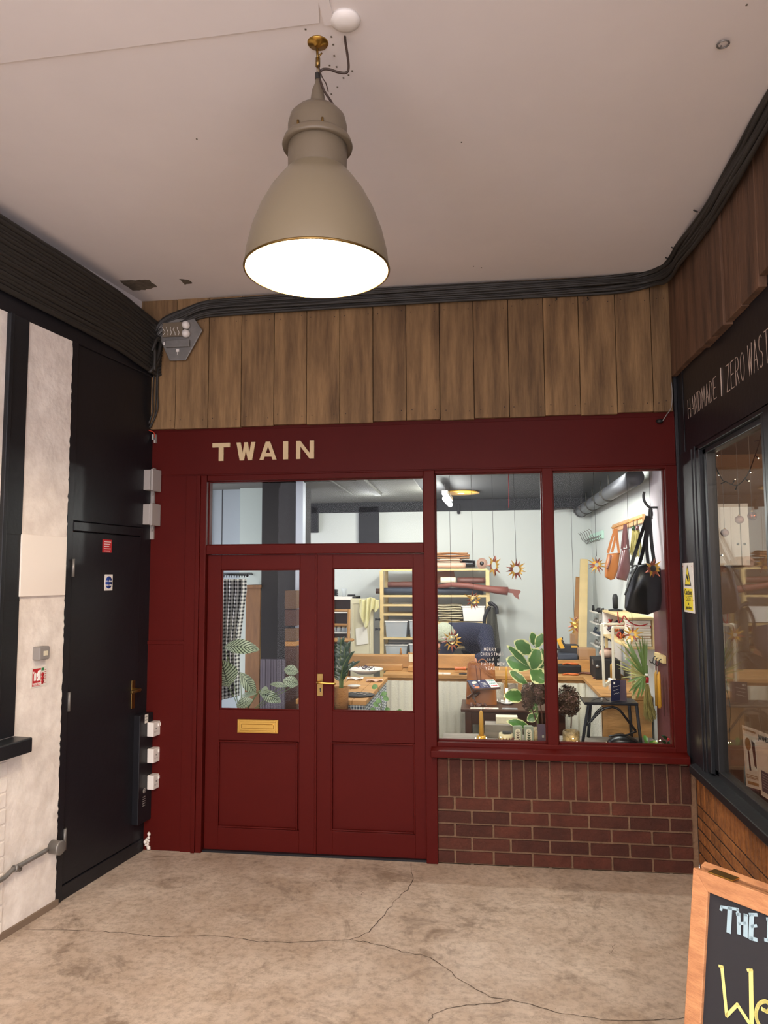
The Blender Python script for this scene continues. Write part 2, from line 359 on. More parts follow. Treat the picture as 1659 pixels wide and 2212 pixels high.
LINEN = mat('linen_curtain_cloth', '#D6D1C0', .95, bump=.3, bscale=120)
TAN = mat('tan_leather', '#A05F2B', .42, var=.15, vscale=5)
TANL = mat('light_tan_leather', '#C99A6C', .55, var=.12, vscale=6)
ORL = mat('orange_leather', '#C0622A', .45)
BRL = mat('brown_leather', '#6A3F35', .5)
RUST = mat('rust_leather', '#7C453A', .55)
CHOC = mat('plum_leather', '#5E3A3B', .28, var=.2, vscale=9)
NAVY = mat('navy_leather', '#2E3644', .5)
BLKL = mat('black_leather', '#131316', .28, bump=.05, bscale=20)
CREAM = mat('cream_canvas', '#D9D0B6', .9, bump=.2, bscale=60)
PINKL = mat('pale_pink_leather', '#C7A48F', .6)
BLKW = mat('black_wood', '#14141A', .3)
GREEN = mat('leaf_green', '#4E7E38', .35, var=.3, vscale=9)
GREENL = mat('leaf_cream_edge', '#D9DDA0', .5)
GREEND = mat('deep_green_leaf', '#1F3D20', .3, var=.3, vscale=10)
PALM = mat('palm_green', '#6E8A4A', .55, var=.3, vscale=6)
PALML = mat('palm_straw', '#A9A86A', .6)
def calathea():
    M = bpy.data.materials.new('calathea_leaf'); M.use_nodes = True; nt = M.node_tree; N = nt.nodes; L = nt.links; b = N['Principled BSDF']; b.inputs['Roughness'].default_value = .45
    uv = N.new('ShaderNodeUVMap'); sp = N.new('ShaderNodeSeparateXYZ'); L.new(uv.outputs[0], sp.inputs[0])
    def ma(op, a, c=None):
        x = N.new('ShaderNodeMath'); x.operation = op
        for i, q in enumerate((a, c)):
            if q is None: continue
            if isinstance(q, (int, float)): x.inputs[i].default_value = q
            else: L.new(q, x.inputs[i])
        return x.outputs[0]
    u = ma('ABSOLUTE', ma('SUBTRACT', sp.outputs[0], .5)); f = ma('FRACT', ma('MULTIPLY', ma('SUBTRACT', sp.outputs[1], ma('MULTIPLY', u, .5)), 10.0)); g = ma('MAXIMUM', ma('GREATER_THAN', f, .62), ma('LESS_THAN', u, .02))
    mx = N.new('ShaderNodeMix'); mx.data_type = 'RGBA'; L.new(g, mx.inputs[0]); mx.inputs[6].default_value = col('#9BAA90'); mx.inputs[7].default_value = col('#22301F'); L.new(mx.outputs[2], b.inputs['Base Color']); return M
CALA = calathea()
STEM = mat('stem_green', '#5B6B3A', .6)
HYD = mat('dried_hydrangea', '#5A4434', .9, var=.5, vscale=30, dark='#33241C')
HYDP = mat('dried_petal_mauve', '#7A5B55', .9, var=.4, vscale=30)
STRAW = mat('broom_straw', '#A99C5C', .8, var=.4, vscale=20, stretch=(8, 8, 1))
GOLD = mat('gold_foil', '#C79A3A', .35, .45)
GOLDR = mat('copper_foil', '#8E4A34', .35, .45)
WAX = mat('beeswax', '#D19A35', .45)
WAXD = mat('dark_beeswax', '#B08432', .5)
CERA = mat('white_ceramic', '#E6E3DC', .25)
CERG = mat('speckled_stone_ceramic', '#B8A27A', .5, var=.5, vscale=40, dark='#5C4A2C')
BASK = mat('woven_basket', '#A9743F', .8, bump=.9, bscale=90, stretch=(1, 1, 3))
PAPER = mat('paper', '#DDD8CC', .8)
NAVYP = mat('navy_card', '#23284A', .6)
KRAFT = mat('kraft_cardboard', '#A07A55', .85)
CLEARP = mat('clear_plastic', '#C9D0D4', .2, alpha=.45)
BLUEG = mat('slate_blue_ceramic', '#5F8092', .4)
FLOORW = mat('shop_floor', '#6A6258', .7)
PURP = mat('aubergine_card', '#4A3A48', .6)
MINT = mat('mint_paint', '#B8D8C8', .5)
SHIRT = mat('navy_wool', '#23263A', .95, bump=.3, bscale=90)
SKIN = mat('skin', '#C98F74', .6)
BEANIE = mat('sage_knit', '#A9AE98', .95, bump=.6, bscale=70)
OLIVE = mat('olive_cloth', '#46443A', .9)
YELLOW = mat('yellow_plastic', '#D9A11E', .5)
YSIGN = mat('sign_yellow', '#E6D12A', .5)
RSIGN = mat('sign_red', '#B8262B', .5)
BSIGN = mat('sign_blue', '#1D3F8F', .5)
INK = mat('ink_black', '#121214', .6)
INKW = mat('ink_white', '#EDEAE2', .7)
INKR = mat('ink_red', '#B33A3A', .7)
GING = check_mat('gingham_cloth', '#E4E4E0', '#1E2228', .026)
GINGS = check_mat('blue_gingham_cloth', '#DDE2E2', '#2C3F52', .022)
STRIPE = check_mat('ticking_stripe_cloth', '#E8E4D6', '#C9C2AC', .05)
BEIGEP = mat('beige_wall', '#8C7460', .9)

# ------------------------------------------------------------------ hall shell
XR = 1.164
NL = Vector((.990, -.139, 0)).normalized(); DL = Vector((-.139, -.990, 0)).normalized(); L0 = Vector((-2.10, 0, 0))
def LW(s, z, off=0): return L0+DL*s+NL*off+Vector((0, 0, z))       # a point on the left wall: s metres from the corner
def atL(px, py, off=0): return at(px, py, n=NL, p=L0+NL*off)
def sL(px, py, off=0): return -(atL(px, py, off)-L0).dot(-DL)
def lbox(mb, s0, s1, z0, z1, o0, o1, m=0, t=.5):
    c = LW((s0+s1)/2, (z0+z1)/2, (o0+o1)/2)
    return mb.obox(c, DL*abs(s1-s0)/2, NL*abs(o1-o0)/2, Vector((0, 0, abs(z1-z0)/2)), m, t)

mb = MB().add([(-2.6, -9, 0), (1.5, -9, 0), (1.5, .02, 0), (-2.6, .02, 0)], [(0, 1, 2, 3)])
mb.add([(-2.6, -9, -.1), (1.5, -9, -.1), (1.5, .02, -.1), (-2.6, .02, -.1)], [(3, 2, 1, 0)])
floor = struct('floor', mb, CONC, 'worn bare concrete floor of the hall with long cracks', cat='floor')
# cracks, traced on the floor plane
cm = MB()
def crack(px, wd=.0022, seg=5):
    P = [at(x, y, Z=0) for x, y in px]; Q = []
    for a, b in zip(P, P[1:]):
        for k in range(seg): Q.append(a.lerp(b, k/seg)+Vector((random.uniform(-.007, .007), random.uniform(-.007, .007), 0)))
    Q.append(P[-1])
    for a, b in zip(Q, Q[1:]):
        if (b-a).length < 1e-4: continue
        n = (b-a).cross(Vector((0, 0, 1))).normalized()*wd*random.uniform(.5, 1.1)
        cm.add([a-n+V(0, 0, .0012), b-n+V(0, 0, .0012), b+n+V(0, 0, .0012), a+n+V(0, 0, .0012)], [(0, 1, 2, 3)])
crack([(55, 2007), (200, 2011), (300, 2018), (330, 2023), (470, 2022), (560, 2034), (620, 2036), (758, 2031), (800, 2013), (825, 1983), (850, 1950), (880, 1922), (893, 1895), (888, 1864)])
crack([(758, 2031), (800, 2037), (870, 2056), (930, 2068), (985, 2110), (1060, 2155), (1110, 2160), (1200, 2186), (1300, 2204), (1400, 2206), (1480, 2198)])
crack([(1110, 2160), (1050, 2168), (985, 2174), (940, 2190), (925, 2212)])
crack([(755, 1930), (775, 1935), (786, 1928), (770, 1920)], .001)
crack([(1327, 2040), (1322, 2055), (1318, 2062)], .001)
cm.build('crack', CRACK, floor)

ZC = 3.5
mb = MB().box(-3.2, XR+.3, -9, .1, ZC, ZC+.1)
ceil = struct('ceiling', mb, CEIL, 'white painted plaster ceiling with a seam and small damaged patches', cat='ceiling')
a, b, c_ = at(0, 132, Z=ZC), at(690, 47, Z=ZC), at(548, 8, Z=ZC)
mb = MB(); s1 = at(-200, 160, Z=ZC)
mb.prism([s1, at(690, 47, Z=ZC), at(686, -120, Z=ZC), at(-200, -120, Z=ZC)], (0, 0, -.006))
mb.build('raised_panel', CEIL, ceil, bevel=.002)
def ragged(pts, Zp, n=5, j=.006):
    Q = []
    for i in range(len(pts)):
        a, b = at(*pts[i], Z=Zp), at(*pts[(i+1) % len(pts)], Z=Zp)
        for k in range(n): Q.append(a.lerp(b, k/n)+V(random.uniform(-j, j), random.uniform(-j, j), 0))
    return Q
MB().prism(ragged([(258, 607), (300, 605), (322, 605), (340, 620), (312, 626), (285, 628)], ZC-.002), (0, 0, .001)).build('torn_patch', PATCH, ceil)
MB().prism(ragged([(388, 603), (405, 604), (416, 612), (400, 615)], ZC-.002, 4, .004), (0, 0, .001)).build('chipped_patch', PATCH, ceil)
mb = MB()
for x, y in ((669, 29), (660, 63), (716, 79), (720, 96), (712, 141), (727, 144), (761, 153), (753, 162), (742, 168), (729, 188), (722, 120), (716, 203), (997, 307), (1023, 575), (1040, 578), (425, 300), (1613, 10)):
    p = at(x, y, Z=ZC); mb.box(p.x-.003, p.x+.003, p.y-.003, p.y+.003, ZC-.002, ZC)
mb.build('old_screw_hole', PATCH, ceil)
mb = MB(); p0, p1 = at(690, -40, Z=ZC), at(712, 50, Z=ZC); mb.bar(p0, p1, .035, .016, m=0); mb.build('conduit_batten', CEIL, ceil)

# back wall: timber fascia in oxblood, panelling to the left, brick under the shop windows
mb = MB()
mb.box(-2.16, XR+.02, 0, .10, 2.335, 2.66)            # fascia
mb.box(-2.16, XR+.02, -.004, 0, 2.345, 2.63)
mb.box(-2.16, -1.874, 0, .10, 0, 2.34)                # left panelling
mb.box(-2.16, -1.874, -.006, 0, 0, 1.262); mb.box(-2.16, -1.874, -.012, 0, 1.262, 1.285)
mb.box(-1.874, -1.80, -.014, .10, 0, 2.335); mb.box(-1.80, -1.775, -.028, .1, 0, 2.335)
mb.box(-2.16, -1.874, 0, .1, .0, .02)
struct('wall_back', mb, RED, 'oxblood red painted timber shopfront with fascia board and left panelling', bevel=.003, cat='wall')
mb = MB()
mb.box(-1.775, -1.735, -.02, .09, .0, 2.335); mb.box(-.349, -.28, -.02, .09, 0, 2.335)      # jambs
mb.box(-1.735, -.349, -.01, .09, 2.30, 2.335); mb.box(-1.735, -.349, -.012, .09, 1.83, 1.888)
struct('trim_1', mb, RED, 'red door frame posts and transom bar around the double door', bevel=.004, cat='door frame')
def frame(mb, x0, x1, z0, z1, w, y0, y1, m=0):
    mb.box(x0-w, x0, y0, y1, z0-w, z1+w, m); mb.box(x1, x1+w, y0, y1, z0-w, z1+w, m); mb.box(x0, x1, y0, y1, z0-w, z0, m); mb.box(x0, x1, y0, y1, z1, z1+w, m)
t = sthing('window_1', 'wide clear transom window over the red double door', 'window', (-1.04, .05, 1.89))
mb = MB(); frame(mb, -1.728, -.356, 1.895, 2.293, .014, .02, .05); mb.build('glazing_bead', RED, t, bevel=.003)
MB().box(-1.735, -.35, .05, .056, 1.888, 2.30).build('glass_pane', GLASS, t)
t = sthing('window_2', 'left shop window pane beside the double door, cream candle behind it', 'window', (.04, .05, .7))
mb = MB(); frame(mb, -.272, .360, .712, 2.310, .012, .02, .05); mb.build('glazing_bead', RED, t, bevel=.003)
MB().box(-.28, .368, .05, .056, .70, 2.32).build('glass_pane', GLASS, t)
# the writing on the pane
def scribble(lines, mbx, u, o, sc, r):
    pass
WT = [('MERRY', 1060, 1402), ('CHRISTMAS', 1064, 1412.5), ('and a', 1066, 1423), ('HAPPY NEW', 1066, 1433.5), ('YEAR !', 1066, 1443)]
mbt = []
for s_, x, y in WT:
    p = at(x, y+3.5, Y=.047); k_ = .0158; o = strokes('window_lettering', s_, p, .0165, .0024, k_, k_*.62, (1, 0, 0), INKW, t, True, jit=.0006)
    o['label'] = 'white hand-lettered greeting line reading '+s_
t = sthing('window_3', 'right shop window pane nearest the black shop, black bag behind it', 'window', (.76, .05, .7))
mb = MB(); frame(mb, .438, 1.074, .712, 2.310, .012, .02, .05); mb.build('glazing_bead', RED, t, bevel=.003)
MB().box(.43, 1.082, .05, .056, .70, 2.32).build('glass_pane', GLASS, t)
mb = MB(); mb.box(.368, .43, -.012, .09, .68, 2.335); mb.box(1.082, XR, -.012, .09, .62, 2.335); mb.box(-.28, 1.09, -.008, .09, 2.316, 2.335)
mb.box(-.28, 1.09, -.015, .09, .672, .702)
mb.box(1.148, XR+.01, -.02, 0, .60, 2.66)
struct('trim_2', mb, RED, 'red mullion, corner post and rails holding the two shop windows', bevel=.004, cat='window frame')
mb = MB(); mb.prism([(-.315, -.075, .625), (-.315, -.075, .662), (-.315, .0, .682), (-.315, .0, .622)], (1.463, 0, 0))
struct('trim_3', mb, RED, 'sloping red wooden sill under the two shop windows', bevel=.004, cat='window sill')
# brick
mb = MB().box(-.285, XR+.03, .012, .12, 0, .625)
zt = .605; x = -.282; k = 0
bk = MB()
while x < XR-.02:
    wd = .0635; bk.box(x, min(x+wd, XR), random.uniform(-.002, .003), .05, .388, zt-.005+random.uniform(-.004, .004), 0, random.random()); x += .0735
for r in range(6):
    z1 = .376-r*.0762; z0 = max(z1-.064, 0.0); x = -.282; first = True
    while x < XR-.01:
        Lk = (.095 if r % 2 == 0 else .195) if first else .212
        first = False; bk.box(x, min(x+Lk, XR), random.uniform(-.002, .003), .05, z0, z1, 0, random.random()); x += Lk+.0125
o = struct('wall_brick', mb, MORT, 'low red brick wall under the shop windows with an upright top course', cat='wall')
bk.build('brick_course', BRK, o, bevel=.003)

# reclaimed boards above the shopfront
def nails(mb, x0, x1, z0, z1, y):
    for z in (z0+.045, z1-.16):
        for xx in (x0+.03, x1-.03):
            xx += random.uniform(-.008, .008); zz = z+random.uniform(-.01, .01); mb.lathe([(0, -.0012), (.0035, -.001), (.0035, .0)], (xx, y, zz), 6, (0, 1, 0), 1)
edges = [340, 378, 449, 520, 591, 662, 734, 806, 878, 951, 1025, 1101, 1178, 1255, 1335, 1413, 1446]
XB = [at(e, 915 if i < 2 else 905, Y=-.03).x for i, e in enumerate(edges)]; XB[0] = -2.26
mb = MB(); mb.box(-2.3, XR+.2, -.004, .1, 2.66, ZC)
back_boards = MB(); tones = [.6, .5, .7, .55, .6, .65, .5, .4, .6, .35, .5, .25, .75, .55, .45, .02, .4]
zb = [2.655, 2.652, 2.652, 2.655, 2.66, 2.655, 2.655, 2.662, 2.662, 2.655, 2.662, 2.66, 2.665, 2.66, 2.668, 2.666]
for i in range(16):
    x0, x1 = XB[i]+.002, XB[i+1]-.002
    if i == 15: x1 = XR-.03
    y0 = -.03-random.uniform(0, .004)
    back_boards.box(x0, x1, y0, -.004, zb[i]-.012, ZC, 0, tones[i]); nails(back_boards, x0, x1, zb[i], ZC, y0)
o = struct('wall_boards', mb, MORTD, 'upright reclaimed wooden boards cladding the wall over the red fascia', cat='wall')
back_boards.build('timber_board', [TIMB, NAIL], o, bevel=.0025)

# right wall: boards, black fascia, window of the neighbouring shop, yellow brick
XBR = XR-.03
rb = MB(); ys = -.03; i = 0; bot = [2.86, 2.86, 2.855, 2.84, 2.84, 2.85, 2.855, 2.90, 2.87, 2.86, 2.86, 2.85, 2.86]
ed = [(1452, 822), (1473, 800), (1493, 780), (1519, 757), (1543, 735), (1570, 708), (1604, 668), (1641, 612)]
Y_ = [-.035]+[at(*e, X=XBR).y for e in ed[1:]]
Y_ += [Y_[-1]-.17*(j+1) for j in range(10)]
for i in range(len(Y_)-1):
    y0, y1 = Y_[i]-.0015, Y_[i+1]+.0015; xx = XBR-random.uniform(0, .005)-(.012 if i in (3, 4) else 0)
    rb.box(xx, XR+.0, y1, y0, bot[i % 13], ZC, 0, random.uniform(.2, .6))
mb = MB(); mb.box(XR, XR+.1, -4.0, 0, 2.86, ZC+.1)
o = struct('wall_right', mb, MORTD, 'reclaimed wooden boards cladding the wall above the black fascia', cat='wall')
rb.build('timber_board', [TIMBR, NAIL], o, bevel=.0025)
WY0, WY1, WZ0, WZ1 = -.46, -1.32, .66, 2.36
mb = MB()
mb.box(XR, XR+.06, -4.0, 0, WZ1+.02, 2.87)                       # fascia
mb.box(XR-.006, XR+.08, -.34, 0, .62, WZ1+.03)                   # pilaster by the corner
mb.box(XR-.012, XR, -.30, -.27, .62, WZ1+.02); mb.box(XR-.004, XR, -.155, -.15, WZ1+.02, 2.87)
mb.box(XR-.018, XR, -.022, 0, .62, 2.87)
mb.box(XR+.0, XR+.09, -4.0, WY1, .62, WZ1+.03)
mb.box(XR+.09, XR+.12, -4.0, -3, 0, .7)
struct('wall_right_front', mb, BLACK, 'black painted shopfront fascia and pilaster of the neighbouring shop', bevel=.003, cat='shopfront')
t = sthing('window_4', 'black framed window of the neighbouring shop reflecting the red shop', 'window', (XR+.05, -.9, .66))
mb = MB(); mb.box(XR+.0, XR+.07, -.40, -.34, WZ0, WZ1+.02); mb.box(XR+.02, XR+.07, WY0, -.40, WZ0, WZ1+.02)
mb.box(XR+.0, XR+.07, WY1, -.34, WZ1, WZ1+.03); mb.box(XR+.02, XR+.07, WY1, -.36, WZ1-.03, WZ1)
mb.box(XR+.02, XR+.07, WY1, -.36, WZ0-.02, WZ0+.03); mb.box(XR+.0, XR+.07, WY1, WY1+.03, WZ0, WZ1)
mb.build('window_frame', BLACKF, t, bevel=.004)
MB().box(XR+.045, XR+.051, WY1, WY0+.02, WZ0, WZ1).build('glass_pane', GLASSN, t)
mb = MB(); mb.prism([(XR-.04, -4.0, .598), (XR-.04, -4.0, .640), (XR+.02, -4.0, .655), (XR+.10, -4.0, .66), (XR+.10, -4.0, .598)], (0, 3.87, 0))
struct('trim_4', mb, BLACKF, 'deep black painted sill under the neighbouring shop window', bevel=.004, cat='window sill')
mb = MB().box(XR+.035, XR+.12, -4.0, 0, 0, .60)
bk = MB(); y = -.002; xs = XR+.030
while y > -3.2: bk.box(xs+random.uniform(-.0008, .0008), XR+.06, y-.042, y, .395, .597, 0, random.random()); y -= .052
for r in range(6):
    z1 = .385-r*.066; y = 0; f = True
    while y > -3.2:
        Lk = (.06 if r % 2 else .12) if f else .155; f = False; bk.box(xs+random.uniform(-.0008, .0008), XR+.06, y-Lk, y-.002, max(z1-.054, 0), z1, 0, random.random()); y -= Lk+.010
o = struct('wall_brick_right', mb, MORTD, 'low wall of narrow ochre brick under the black sill', cat='wall')
bk.build('brick_course', BRKY, o, bevel=.002)
# fascia lettering
p = V(XR-.002, -.30, 2.566)
t = thing('fascia_lettering', 'pale thin capital lettering HANDMADE | ZERO WASTE on the black fascia', 'sign', (XR-.002, -.30, 2.56))
for wd_, x0_, y0_, x1_, zb0, hh_, nm in (('HANDMADE', 1487, 900, 1550, 2.562, .105, 'word_handmade'), ('ZERO', 1570, 835, 1610, 2.550, .125, 'word_zero'), ('WAST', 1617, 802, 1664, 2.548, .135, 'word_waste')):
    ya_, ye_ = at(x0_, y0_, X=XR-.003).y, at(x1_, y0_-(x1_-x0_)*.63, X=XR-.003).y; adv = (ya_-ye_)/(len(wd_)-.15)
    strokes(nm, wd_+('E' if wd_ == 'WAST' else ''), (XR-.003, ya_, zb0), hh_, .0045, adv, adv*.74, (0, -1, 0), SIGNP, t)
MB().box(XR-.005, XR-.001, at(1560, 850, X=XR).y-.002, at(1560, 850, X=XR).y, 2.55, 2.69).build('divider_bar', SIGNP, t)

# ------------------------------------------------------------------ left wall
sA, sB = .812, 1.150          # the white pillar runs from s=.81 to 1.15
mb = MB(); lbox(mb, -.05, 6, 0, 2.99, -.20, -.03)
o = struct('wall_left', mb, BLACK, 'black painted wall holding the fire door', cat='wall')
mb = MB(); lbox(mb, -.05, .812, 2.0, 2.99, -.04, -.012); mb.build('over_door_panel', BLACK, o, bevel=.003)
mb = MB(); lbox(mb, -.06, 6, 2.985, 3.34, -.2, .0); struct('wall_left_beam', mb, BLACK, 'dark boxed beam running along the top of the left wall', bevel=.006, cat='beam')
mb = MB(); lbox(mb, -.1, 7, 3.33, 3.52, -.3, -.09); struct('wall_left_upper', mb, CEIL, 'strip of white wall above the dark cables on the left', cat='wall')
mb = MB()
def pill(u, v):
    s_ = sA+(sB-sA)*u; z = 2.985*v; e = random.uniform(-.004, .004) if u == 0 else 0
    return LW(s_+e, z, 0)
mb.grid(pill, 10, 160); lbox(mb, sA+.006, 1.9, 0, 2.985, -.05, -.002); 
struct('wall_left_pillar', mb, WHITEP, 'white painted rough masonry pillar between two black frames', cat='wall')
# painted brick below the neighbour's window, left of the pillar
bk = MB(); z = .012; r = 0
while z < .86:
    s_ = sB+.028-(0 if r % 2 else .0); f = True
    while s_ < 2.4:
        Lk = .11 if (f and r % 2) else .215; f = False; lbox(bk, s_, s_+Lk-.008, z, z+.066, -.01, .004+random.uniform(-.001, .0015)); s_ += Lk
    z += .074; r += 1
bk.build('wall_left_brick', WHITEP, None, label='white painted brick low wall under the black window sill', cat='wall', kind='structure', bevel=.004)
mb = MB(); lbox(mb, .80, 3, 0, .03, -.01, .012); struct('baseboard_left', mb, mat('dusty_kerb', '#7D6A58', .9), 'dusty narrow kerb at the foot of the white pillar', cat='kerb')
t = sthing('window_5', 'black framed window at the left edge with a deep black sill', 'window', tuple(LW(1.2, .9, 0)))
mb = MB(); lbox(mb, 1.150, 1.26, .93, 2.985, -.03, .012); lbox(mb, 1.26, 1.285, .93, 2.985, -.05, .022); lbox(mb, 1.285, 1.34, .93, 2.985, -.06, -.01); lbox(mb, 1.34, 1.36, .93, 2.6, -.06, .012)
lbox(mb, 1.34, 2.6, 2.28, 2.40, -.06, .0); lbox(mb, 1.34, 2.6, .93, .98, -.06, .0)
mb.build('window_frame', BLACKF, t, bevel=.004)
mb = MB(); lbox(mb, 1.36, 2.6, .97, 2.985, -.045, -.04); mb.build('glass_pane', GLASSN, t)
mb = MB(); lbox(mb, 1.130, 2.8, .855, .925, -.03, .10); mb.build('window_sill', BLACKF, t, bevel=.006)
mb = MB(); lbox(mb, 1.33, 1.6, 2.44, 2.99, -.03, -.02); mb.build('white_blind', WHITEB, t)
for zz in (1.61, 1.93):
    pass
mb = MB(); lbox(mb, 1.150, 1.258, 1.90, 1.904, .011, .0135); lbox(mb, 1.150, 1.258, 1.580, 1.584, .011, .0135); mb.build('frame_joint', INK, t)
# square white board on the pillar
a, b = atL(45, 1158, .02), atL(143, 1166, .02)
mb = MB(); lbox(mb, sL(48, 1158, .02), sL(145, 1158, .02), 1.598, 1.905, 0, .02)
mb.build('wall_panel', WHITEB, None, bevel=.0015, label='plain square white board fixed on the white pillar', cat='panel')

# fire door
t = sthing('door_3', 'black fire door in the left wall with brass handle and two small signs', 'door', tuple(LW(.45, 0, 0)))
s0, s1 = .115, .760
mb = MB(); lbox(mb, s1, .812, 0, 2.99, -.04, .0); lbox(mb, .0, s0, 0, 2.0, -.04, -.012); lbox(mb, s0, s1, 1.945, 1.995, -.04, .004); lbox(mb, .02, .812, 0, .075, -.04, -.004)
mb.build('door_frame', BLACK, t, bevel=.003)
mb = MB(); lbox(mb, s0+.003, s1-.004, .08, 1.941, -.04, -.008); leafo = mb.build('door_leaf', BLACK, t, bevel=.003)
for (x, y0, y1) in ((152, 1207, 1246), (144, 1496, 1537), (134, 1793, 1838)):
    z0, z1 = atL(x, y1).z, atL(x, y0).z
    hm = MB(); hm.tube([LW(s1-.002, z0, .005), LW(s1-.002, z1, .005)], .008, 8); lbox(hm, s1-.018, s1+.004, z0, z1, -.004, .003); hm.build('hinge', STEEL, t, label='steel hinge')
hz = atL(290, 1489).z; hs = sL(289, 1489)
hm = MB(); lbox(hm, hs-.018, hs+.018, hz-.115, hz+.055, -.008, -.001); hm.tube([LW(hs, hz, -.005), LW(hs, hz, .045), LW(hs+.02, hz, .052), LW(hs+.10, hz, .05)], [.010, .010, .011, .009], 10); hm.build('door_handle', BRASSD, t, bevel=.002, label='dull brass lever handle')
def sign_on_left(px0, px1, py0, py1, off):
    return sL(px0, (py0+py1)/2, off), sL(px1, (py0+py1)/2, off), atL(px0, py1, off).z, atL(px0, py0, off).z
# red notice and blue sign
q = sign_on_left(224, 243, 1165, 1194, 0); c0 = LW(q[0], q[2], -.006)
t = thing('red_notice', 'small red notice with five white lines on the fire door', 'sign', tuple(c0))
mb = MB(); lbox(mb, q[0], q[1], q[2]+.002, q[3], -.008, -.005); mb.build('sign_plate', RSIGN, t)
mb = MB()
for k in range(5):
    zz = q[3]-(q[3]-q[2])*(.16+.17*k); lbox(mb, q[0]+(q[1]-q[0])*.12, q[0]+(q[1]-q[0])*(.9-.1*(k % 3)), zz-.003, zz+.001, -.005, -.0043)
mb.build('printed_line', INKW, t)
q = sign_on_left(228, 245, 1241, 1276, 0); c0 = LW(q[0], q[2], -.006)
t = thing('fire_door_sign', 'white plate with blue oval reading Fire door keep shut', 'sign', tuple(c0))
mb = MB(); lbox(mb, q[0], q[1], q[2], q[3], -.008, -.005); mb.build('sign_plate', WPLAS, t, bevel=.003)
cc = LW((q[0]+q[1])/2, (q[2]+q[3])/2, -.005); rr = abs(q[1]-q[0])*.43
mb = MB().lathe([(0, .0), (1, .0), (1, .0008), (0, .0008)], cc, 30, NL, sc=(rr, rr)); 
v2 = [];  # make the disc taller than wide
for v in mb.v: v2.append(Vector((v.x, v.y, cc.z+(v.z-cc.z)*1.12)))
mb.v = v2; mb.build('blue_oval', BSIGN, t)
text('sign_text', 'Fire door', .018, INKW, cc+NL*.001+V(0, 0, .004), -DL, (0, 0, 1), t, .0003, 'CENTER', .0002)
text('sign_text', 'keep shut', .018, INKW, cc+NL*.001+V(0, 0, -.020), -DL, (0, 0, 1), t, .0003, 'CENTER', .0002)
# isolator switch, extinguisher sign on the pillar
q = sign_on_left(86, 108, 1398, 1427, .045)
t = thing('isolator_switch', 'grey metal isolator switch box on the white pillar', 'switch', tuple(LW(q[0], q[2], 0)))
mb = MB(); lbox(mb, q[0]+.0, q[1]-.0, q[2], q[3], 0, .045); mb.build('switch_box', GREYP, t, bevel=.006)
mb = MB(); lbox(mb, q[0]+(q[1]-q[0])*.35, q[0]+(q[1]-q[0])*.75, q[2]+.02, q[3]-.022, .045, .049); mb.build('rocker', CREAM, t, bevel=.002)
q = sign_on_left(66, 101, 1444, 1487, 0)
t = thing('extinguisher_sign', 'small red and white fire extinguisher sign under the isolator switch', 'sign', tuple(LW(q[0], q[2], .002)))
S0, S1, Z0, Z1 = q; dS = S1-S0; dZ = Z1-Z0
def sb(mb, a, b, c, d, o0, o1): return lbox(mb, S0+dS*a, S0+dS*b, Z0+dZ*c, Z0+dZ*d, o0, o1)
mb = MB(); sb(mb, 0, 1, 0, 1, .001, .003); mb.build('sign_plate', PAPER, t)
mb = MB(); sb(mb, .08, .58, .22, .94, .003, .0036); sb(mb, .08, .58, .06, .18, .003, .0036)
for k in range(3): mb.lathe([(0, 0), (.011, 0), (.011, .0005), (0, .0005)], LW(S0+dS*.70, Z0+dZ*(.22+.19*k), .0032), 14, NL)
mb.build('red_panel', RSIGN, t)
mb = MB(); sb(mb, .62, .78, .80, .94, .003, .0036); mb.build('green_panel', mat('sign_green', '#2F7A4A', .5), t)
mb = MB(); P = lambda a, b: LW(S0+dS*a, Z0+dZ*b, .0040)
mb.prism([P(.16, .34), P(.16, .68), P(.20, .76), P(.26, .76), P(.30, .68), P(.30, .34)], NL*.0003); mb.tube([P(.20, .78), P(.13, .80), P(.12, .70)], .0016, 5)
for k in range(3): mb.tube(smooth_path([P(.36+.06*k, .32), P(.42+.05*k, .48), P(.36+.07*k, .62), P(.46+.05*k, .84)], 4), .003, 5)
mb.build('pictogram', INKW, t); text('sign_text', 'WATER', .017, INKW, LW(S0+dS*.14, Z0+dZ*.085, .0042), -DL, (0, 0, 1), t, .0002, bold=.0003)
mb = MB()
for k in range(7): sb(mb, .82, .93, .15+.11*k, .18+.11*k, .003, .0036)
mb.build('printed_line', INKR, t)
# steel conduit with round box
t = thing('conduit_pipe', 'grey steel conduit low on the white pillar ending in a round box', 'pipe', tuple(atL(60, 1860, .0)))
pp = [atL(-60, 1925, .035), atL(0, 1902, .035), atL(26, 1880, .035), atL(36, 1873, .035), atL(60, 1860, .035), atL(102, 1836, .035)]
MB().tube(smooth_path(pp, 5), .0115, 10).build('pipe', STEEL, t)
c1 = atL(112, 1829, .0)
MB().lathe([(0, 0), (.034, 0), (.034, .048), (.036, .050), (.036, .056), (.030, .060), (0, .060)], c1, 24, NL).build('round_box', STEEL, t)
cl = atL(33, 1876, 0.0); mb = MB(); mb.lathe([(0, 0), (.012, 0), (.012, .03), (0, .03)], cl, 12, NL); mb.lathe([(.013, -.010), (.017, -.010), (.017, .010), (.013, .010)], atL(33, 1876, .035), 14, (DL+V(0, 0, .3)).normalized()); mb.build('saddle_clip', STEEL, t)
